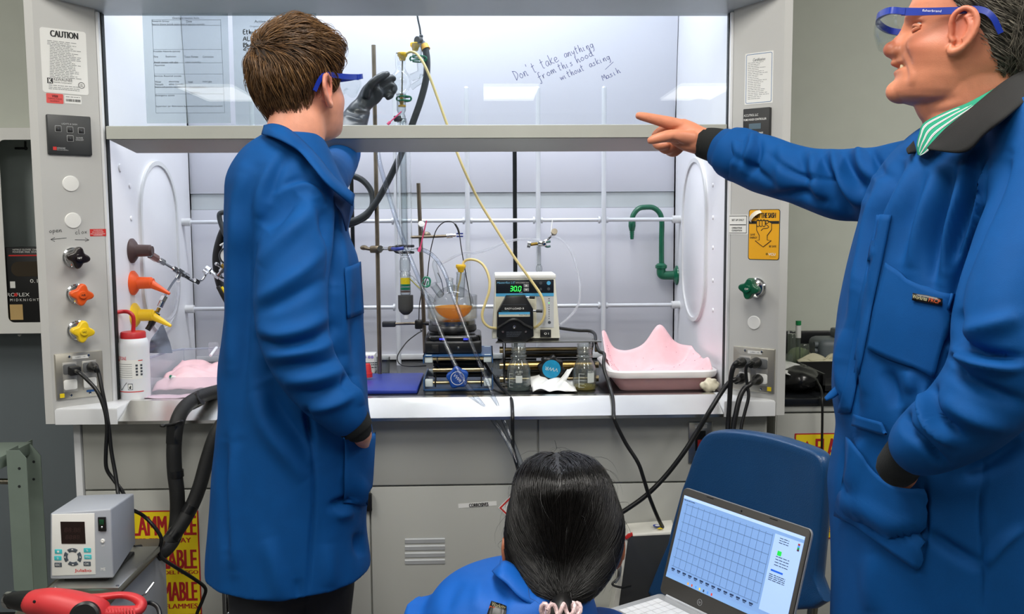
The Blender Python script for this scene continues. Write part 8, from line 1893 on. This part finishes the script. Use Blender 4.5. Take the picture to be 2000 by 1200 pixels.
FM2 = [([(1605, 300), (1618, 345), (1640, 395), (1665, 425)], 13, -.014), ([(1622, 292), (1640, 340), (1668, 385), (1690, 400)], 12, .012), ([(1650, 292), (1662, 340), (1690, 375)], 11, -.012), ([(1672, 288), (1690, 330), (1712, 350)], 12, .011), ([(1585, 296), (1592, 340), (1600, 400)], 12, .009), ([(1560, 285), (1566, 330), (1570, 390)], 12, -.007), ([(1700, 290), (1718, 330), (1735, 350)], 10, -.009), ([(1530, 280), (1525, 330), (1530, 380)], 13, .007), ([(1500, 300), (1540, 332), (1590, 350), (1640, 345)], 6, -.006), ([(1470, 258), (1468, 290), (1450, 330)], 9, .009), ([(1482, 266), (1480, 300), (1462, 345)], 8, -.009), ([(1425, 300), (1460, 322), (1510, 360)], 8, -.006), ([(1432, 270), (1440, 300), (1430, 330)], 8, .006), ([(1500, 385), (1560, 380), (1620, 400)], 10, -.008),
       ([(1745, 300), (1720, 360), (1700, 430), (1682, 520), (1664, 620), (1655, 700)], 9, .010), ([(1762, 305), (1738, 370), (1716, 440), (1698, 500), (1690, 560)], 11, -.016), ([(1785, 320), (1758, 390), (1735, 450), (1715, 530), (1705, 600)], 13, .011), ([(1810, 330), (1785, 400), (1768, 470), (1760, 520)], 14, -.007), ([(1830, 330), (1810, 400), (1790, 470), (1778, 530)], 15, .010), ([(1860, 320), (1845, 400), (1828, 480), (1822, 555)], 13, -.014), ([(1890, 310), (1872, 390), (1852, 470), (1842, 550)], 13, .013), ([(1915, 310), (1900, 380), (1875, 460), (1856, 520)], 11, -.014), ([(1940, 310), (1925, 370), (1905, 430), (1880, 500)], 12, .012), ([(1970, 300), (1945, 370), (1905, 460), (1872, 545), (1862, 620)], 10, -.016),
       ([(1650, 640), (1648, 720), (1650, 790)], 14, .010), ([(1680, 560), (1668, 650), (1664, 760), (1672, 820)], 12, -.010), ([(1700, 600), (1692, 690), (1690, 780)], 12, .008), ([(1730, 720), (1745, 770), (1752, 800)], 14, -.008), ([(1775, 720), (1782, 770)], 14, .006), ([(1860, 600), (1866, 650), (1872, 670)], 12, -.014),
       ([(1860, 668), (1900, 688), (1950, 700), (2000, 705)], 12, -.018), ([(1864, 692), (1910, 708), (1960, 716), (2000, 712)], 13, .016), ([(1880, 650), (1930, 640), (1990, 620)], 18, .010), ([(1852, 690), (1866, 712), (1874, 726)], 7, -.012), ([(1850, 720), (1905, 752), (1960, 776), (2000, 790)], 14, -.012), ([(1822, 745), (1820, 790), (1836, 822), (1880, 852)], 9, -.014), ([(1808, 760), (1808, 800), (1822, 835), (1860, 868)], 9, .012), ([(1840, 780), (1900, 815), (1970, 835)], 18, .009), ([(1770, 800), (1768, 830), (1790, 860)], 8, -.010), ([(1782, 845), (1820, 885), (1850, 910)], 8, -.010),
       ([(1638, 1005), (1690, 1022), (1738, 1050)], 14, -.006), ([(1640, 980), (1700, 1000), (1760, 1030), (1800, 1025)], 18, .006), ([(1690, 850), (1680, 900), (1672, 960)], 14, .008), ([(1660, 870), (1650, 930), (1642, 985)], 10, -.010), ([(1740, 1050), (1790, 1040), (1806, 1020)], 10, -.010), ([(1806, 940), (1808, 1040), (1796, 1115)], 4, -.005), ([(1925, 900), (1916, 1000), (1922, 1110), (1920, 1200)], 4, -.005), ([(1810, 1040), (1860, 1075), (1920, 1108)], 12, -.009), ([(1880, 930), (1950, 900), (2000, 860)], 16, -.012), ([(1920, 1110), (1960, 1060), (2000, 1030)], 10, .006), ([(1700, 1080), (1702, 1200)], 20, .006)]
folds(me, [(f[0], f[1], f[2]*1.6)+tuple(f[3:]) for f in FM2])
coat2 = link('lab_coat', me, M_coat, P2); bv2 = bvh_of(me)
patch('chest_pocket', bv2, quadgrid((1732, 514), (1868, 576), (1826, 736), (1694, 682), 16, 16, lambda u, v: (0, (14*math.sin(PI*u)*(1 if u > .3 else .6))*(1-v)*.9)), .0055, M_coat, coat2, .003)
lb = patch('maker_patch', bv2, quadgrid((1790, 574), (1844, 584), (1842, 598), (1788, 588), 6, 2), .0105, M_black, coat2, .001)
pp, nn = hitpx(bv2, 1817, 586); pf = Fr(pp+nn*.0118, (at(1843, 591, -1)-at(1790, 579, -1)), UP)
pf = Fr(pp+nn*.0118, (RT*.97-UP*.2-nn*(RT*.97-UP*.2).dot(nn)), UP)
mb = MB(); mb.text('Workrite', pf.sub(-.010, 0), .0055, .021, .001); mb.build('patch_lettering', mat('thread_cream', (214, 206, 160), .6), lb)
mb = MB(); mb.text('FRCP', pf.sub(.011, 0), .0055, .016, .001); mb.build('patch_lettering', mat('thread_orange', (226, 96, 40), .6), lb)
patch('hip_pocket', bv2, quadgrid((1664, 852), (1806, 952), (1797, 1112), (1640, 1006), 16, 14, lambda u, v: (0, 36*math.sin(PI*u)*(1-v))), .009, M_coat, coat2, .003)
patch('pocket_flap', bv2, quadgrid((1676, 810), (1728, 824), (1742, 850), (1672, 832), 8, 4), .007, M_coat, coat2, .003)
patch('placket', bv2, quadgrid((1712, 420), (1742, 420), (1664, 806), (1640, 806), 5, 30), .0025, M_coat, coat2, .003)
o, _ = sheet('tie_tab', [(1631, 757, -.86), (1620, 768, -.87), (1611, 779, -.88)], [(1636, 772, -.87), (1626, 779, -.88), (1614, 783, -.885)], 3, M_coat, coat2, .004, .003)
mb = MB(); mb.limb([(1812, 858, -1.082, 56, .054), (1792, 874, -1.07, 52, .05), (1768, 893, -1.055, 44, .042), (1752, 915, -1.045, 42, .03)], 30, 4); mb.build('knit_cuff', M_knit, P2, 80)
mb = MB(); mb.limb([(1430, 297, -.367, 36, .04), (1410, 288, -.352, 35, .037), (1392, 283, -.342, 33, .034), (1376, 280, -.333, 30, .031), (1373, 279, -.332, 28, .029)], 40, 4)
me = mb.mesh('cuff', 80); co, no = getv(me)
link('knit_cuff', me, M_knit, P2)
mb = MB(); mb.limb([(1462, 309, -.395, 53, .057), (1444, 303, -.381, 54, .058), (1424, 296, -.366, 49, .053), (1419, 294, -.362, 42, .045)], 40, 4); me = mb.mesh('sleeve_band', 80); ruffle(me, .004, 30, seed=4); link('sleeve_band', me, M_coat, coat2)
# collars
sheet('black_collar', [(1812, 291, -.95), (1850, 251, -.965), (1890, 219, -.965), (1932, 184, -.955), (1968, 156, -.93), (1998, 140, -.87), (2012, 136, -.80), (2000, 146, -.73), (1960, 168, -.69)], [(1815, 293, -.98), (1884, 297, -1.035), (1922, 262, -1.05), (1962, 231, -1.055), (2004, 198, -1.02), (2042, 186, -.93), (2058, 184, -.82), (2040, 192, -.72)], 8, M_collar, coat2, .004, .010)
sheet('far_lapel', [(1800, 258, -.80), (1785, 275, -.84), (1770, 292, -.88)], [(1808, 285, -.84), (1797, 296, -.87), (1775, 300, -.9)], 4, M_collar, coat2, .003, .004)
M_shirt = mat('shirt_green', (20, 146, 112), .75, bump=.1, bscale=900)
shA = [(1793, 303, -.905), (1791, 285, -.90), (1796, 262, -.895), (1806, 240, -.89), (1850, 218, -.91), (1888, 203, -.915), (1924, 184, -.915), (1985, 150, -.88)]
shB = [(1797, 304, -.925), (1806, 300, -.93), (1816, 292, -.94), (1835, 270, -.945), (1868, 240, -.945), (1900, 214, -.945), (1936, 186, -.94), (1990, 156, -.9)]
so, SR = sheet('shirt_collar', shA, shB, 14, M_shirt, P2, .002, .004)
def strip(rows, vs, halfw, name, m, off):
    mb = MB()
    for v in vs:
        L, Rr = [], []
        for i in range(len(rows[0])):
            col = [rows[j][i] for j in range(len(rows))]
            def pt(t): t = max(0, min(.999, t))*(len(col)-1); k = int(t); return col[k].lerp(col[k+1], t-k)
            a, b = pt(v-halfw), pt(v+halfw); vw = (CAM-a).normalized()*off; L.append(a+vw); Rr.append(b+vw)
        mb.ring_faces([L, Rr], False, False, False)
    return mb.build(name, m, so, 60)
strip(SR, (.12, .40, .68, .94), .045, 'white_stripes', M_white, .0032)
strip(SR, (.12, .40, .68, .94), .009, 'navy_pinstripes', mat('stripe_navy', (60, 80, 120), .7), .0038)
# trousers, shoes
mb = MB()
for lx, lY in ((1800, YO+.09), (1940, YO-.09)): mb.limb([(lx, 1150, lY, 100, .095), (lx, 1350, lY, 92, .09), (lx, pyz(lx, lY, .5), lY, 80, .08), (lx, pyz(lx, lY, .13), lY, 70, .072)], 22, 4)
link('trousers', remesh(mb, 'trousers', .009, 4), M_trs, P2)
for lx, lY in ((1800, YO+.09), (1940, YO-.09)):
    fz = at(lx, pyz(lx, lY, 0), lY); mb = MB(); mb.ring_faces([[Vector((fz.x+.13*math.cos(t)*k-.05*o, fz.y+.05*math.sin(t)*k, z)) for t in [2*PI*i/20 for i in range(20)]] for z, k, o in ((.0, 1, 1), (.03, 1.02, 1), (.06, .85, .8), (.10, .6, .1))]); mb.build('shoe', M_black, P2)

# =================================================================== the seated woman seen from behind
YW_ = -.92
H3 = Head(at(1098, 1045, YW_+.02), (.06, 1, -.12), (-.05, .12, 1), .93, BASEP, (0, -.005, .125))
mb = MB(); H3.build(mb, 60, 80); H3.ear(mb, 1); H3.ear(mb, -1)
mb.limb([(1095, 1120, YW_, 66, .05), (1085, 1180, YW_, 66, .05), (1060, 1260, YW_-.01, 90, .07)], 24, 4)
mb.limb([(1030, 1230, YW_, 130, .09), (1010, 1350, YW_, 150, .10), (1010, 1550, YW_, 140, .11), (1015, 1750, YW_, 150, .13)], 24, 4, upright=True)
for sx in (-1, 1):
    X = at(1012+sx*85, 1750, YW_)
    mb.tube([Vector((X.x, YW_-.02, .22)), Vector((X.x+sx*.03, YW_+.22, .14)), Vector((X.x+sx*.03, YW_+.38, .075))], lambda t: .075-.02*t, 16, 5)
    mb.tube([Vector((X.x+sx*.03, YW_+.36, .062)), Vector((X.x+sx*.01, YW_+.15, .055)), Vector((X.x, YW_-.06, .045))], lambda t: .056-.018*t, 16, 5)
sL, sR = at(868, 1175, YW_), at(1150, 1200, YW_)
for S, sx in ((sL, -1), (sR, 1)):
    mb.tube([S+Vector((0, 0, -.03)), S+Vector((sx*.035, .03, -.24)), S+Vector((sx*.03, .22, -.36))], lambda t: .045-.02*t, 16, 5)
    mb.sphere(S+Vector((sx*.03, .26, -.375)), .035, 16, (.9, 1.5, .5))
me = remesh(mb, 'person', .0048, 3); flush(me, H3, lambda L: .4*gau(L, .085, -.012, .112, .028))
P3 = link('person', me, M_skin3); tag(P3, 'seated person with a black ponytail in a bright blue coat, seen from behind', 'person')
# black hair gathered into a low ponytail
hr = [(899, 1080, 1110), (902, 1048, 1145), (910, 1028, 1166), (924, 1014, 1180), (942, 1005, 1191), (965, 1002, 1199), (995, 994, 1211), (1025, 989, 1217), (1055, 986, 1217), (1085, 989, 1209), (1112, 998, 1196), (1138, 1013, 1178), (1160, 1034, 1156), (1178, 1056, 1136)]
mb = MB(); mb.limb([((a+b)/2, y, YW_+.012-.085*max(0, (y-1060)/120), (b-a)/2, (.088 if y < 1060 else .088-.05*(y-1060)/120)*min(1, (b-a)/190+.12)) for y, a, b in hr], 44, 3, upright=True, cap=False)
me = remesh(mb, 'hair', .0042, 5); co, no = getv(me); L = H3.local(co)
keep = ~((L[:, 1] > .055) & (L[:, 2] < .155))
# open the face: pull hair that would cover it back to the skull side
m_ = ~keep; co[m_] -= np.outer((L[m_, 1]-.055)*H3.s, np.array(H3.f)); setv(me, co)
M_hair3 = mat('hair_black', (17, 15, 15), .28, var=.4, scale=120, spec=.6); hair3 = link('hair', me, mat('hair_black_deep', (14, 13, 13), .42, var=.2), P3); bvh3 = bvh_of(me)
PT = at(1096, 1184, YW_-.11); CR3 = H3.w(0, .05, .232)
def flow3(p, n):
    d = PT-p; L = d.length
    if L < .02: return None
    d = d.normalized(); cr = (p-CR3); k = math.exp(-(cr.length/.09)**2)
    return d*(1-.5*k)+(-H3.f*.8+ (H3.l*(1 if H3.local([tuple(p)])[0][0] > 0 else -1))*.5)*k
strands('hair_strands', bvh3, surfseeds(me, 7000, lambda c: True, 9), flow3, lambda p: min(.11, max(.03, (PT-p).length*.75)), .0007, M_hair3, hair3, 8, .0035, .10, seed=10)['kind'] = 'stuff'
wisps = [(p, n) for p, n in surfseeds(me, 900, lambda c: True, 12)][:110]
strands('loose_wisps', bvh3, wisps, lambda p, n: (PT-p).normalized()*.6+n*.5-H3.l*.0, lambda p: .07, .0004, M_hair3, hair3, 6, .016, .35, seed=11)['kind'] = 'stuff'
mb = MB(); mb.limb([(1097, 1180, YW_-.098, 20, .016), (1096, 1194, YW_-.120, 27, .020), (1092, 1250, YW_-.135, 38, .030), (1090, 1340, YW_-.140, 26, .024), (1090, 1400, YW_-.16, 8, .008)], 26, 5)
me = mb.mesh('ponytail', 80); ruffle(me, .003, 30, (1, 1, .2)); pt_ = link('ponytail', me, mat('hair_black_deep', 0), hair3)
sc = MB(); c0 = at(1095, 1190, YW_-.122); ax = Vector((0, -.35, -.94)).normalized(); a_ = ax.orthogonal().normalized(); b_ = ax.cross(a_); P = []
for i in range(80): t = 2*PI*i/80; ph = 9*t; P.append(c0+(a_*math.cos(t)+b_*math.sin(t))*(.0235+.0045*math.cos(ph))+ax*(.0075*math.sin(ph)))
sc.tube(P+[P[0]], .0030, 8, 1, cap=False); o = sc.build('scrunchie', mat('scrunchie_pearl', (226, 196, 196), .25, var=.3, scale=300, coat=.5), P3)
# her coat
rows = [(1100, 1022, 1130, .05), (1116, 930, 1140, .075), (1130, 882, 1150, .10), (1150, 850, 1160, .115), (1175, 830, 1168, .125), (1200, 817, 1175, .13), (1260, 806, 1182, .135), (1400, 812, 1182, .14), (1600, 800, 1200, .16), (1850, 780, 1230, .20), (2010, 770, 1240, .22)]
mb = MB(); mb.limb([((a+b)/2, y, YW_-.005, (b-a)/2, d) for y, a, b, d in rows], 56, 3, upright=True, cap=False)
for S, sx in ((sL, -1), (sR, 1)): mb.tube([S+Vector((0, 0, -.02)), S+Vector((sx*.035, .03, -.24)), S+Vector((sx*.03, .20, -.355))], lambda t: .064-.02*t, 20, 5)
me = remesh(mb, 'lab_coat', .0055, 6); ruffle(me, .004, 9, (1, 1, .7), 31)
folds(me, [([(905, 1130), (880, 1160), (868, 1200)], 14, -.006), ([(940, 1130), (935, 1165), (930, 1200)], 14, .005), ([(1000, 1140), (985, 1170), (975, 1200)], 10, -.005)])
coat3 = link('lab_coat', me, M_coat2, P3); bv3 = bvh_of(me)
sheet('collar', [(968, 1112, -.93), (984, 1098, -.955), (1003, 1106, -.965), (1030, 1132, -.975), (1060, 1156, -.985), (1110, 1166, -.985), (1140, 1156, -.975)], [(962, 1118, -.96), (972, 1128, -1.0), (990, 1142, -1.01), (1015, 1168, -1.02), (1050, 1186, -1.02), (1115, 1192, -1.02), (1150, 1176, -1.0)], 6, M_coat2, coat3, .004, .008)
lb = patch('maker_patch', bv3, quadgrid((960, 1178), (992, 1188), (984, 1230), (946, 1222), 4, 4), .004, M_black, coat3, .001)
pp, nn = hitpx(bv3, 972, 1190); U_ = RT*.95-UP*.3; U_ = U_-nn*U_.dot(nn); pf = Fr(pp+nn*.0052, U_, UP)
mb = MB(); mb.text('Workrite', pf.sub(0, .002), .0055, .020, .001); mb.build('patch_lettering', mat('thread_cream', 0), lb)
mb = MB(); mb.text('FRCP', pf.sub(-.001, -.006), .009, .022, .001); mb.build('patch_lettering', mat('thread_orange', 0), lb)
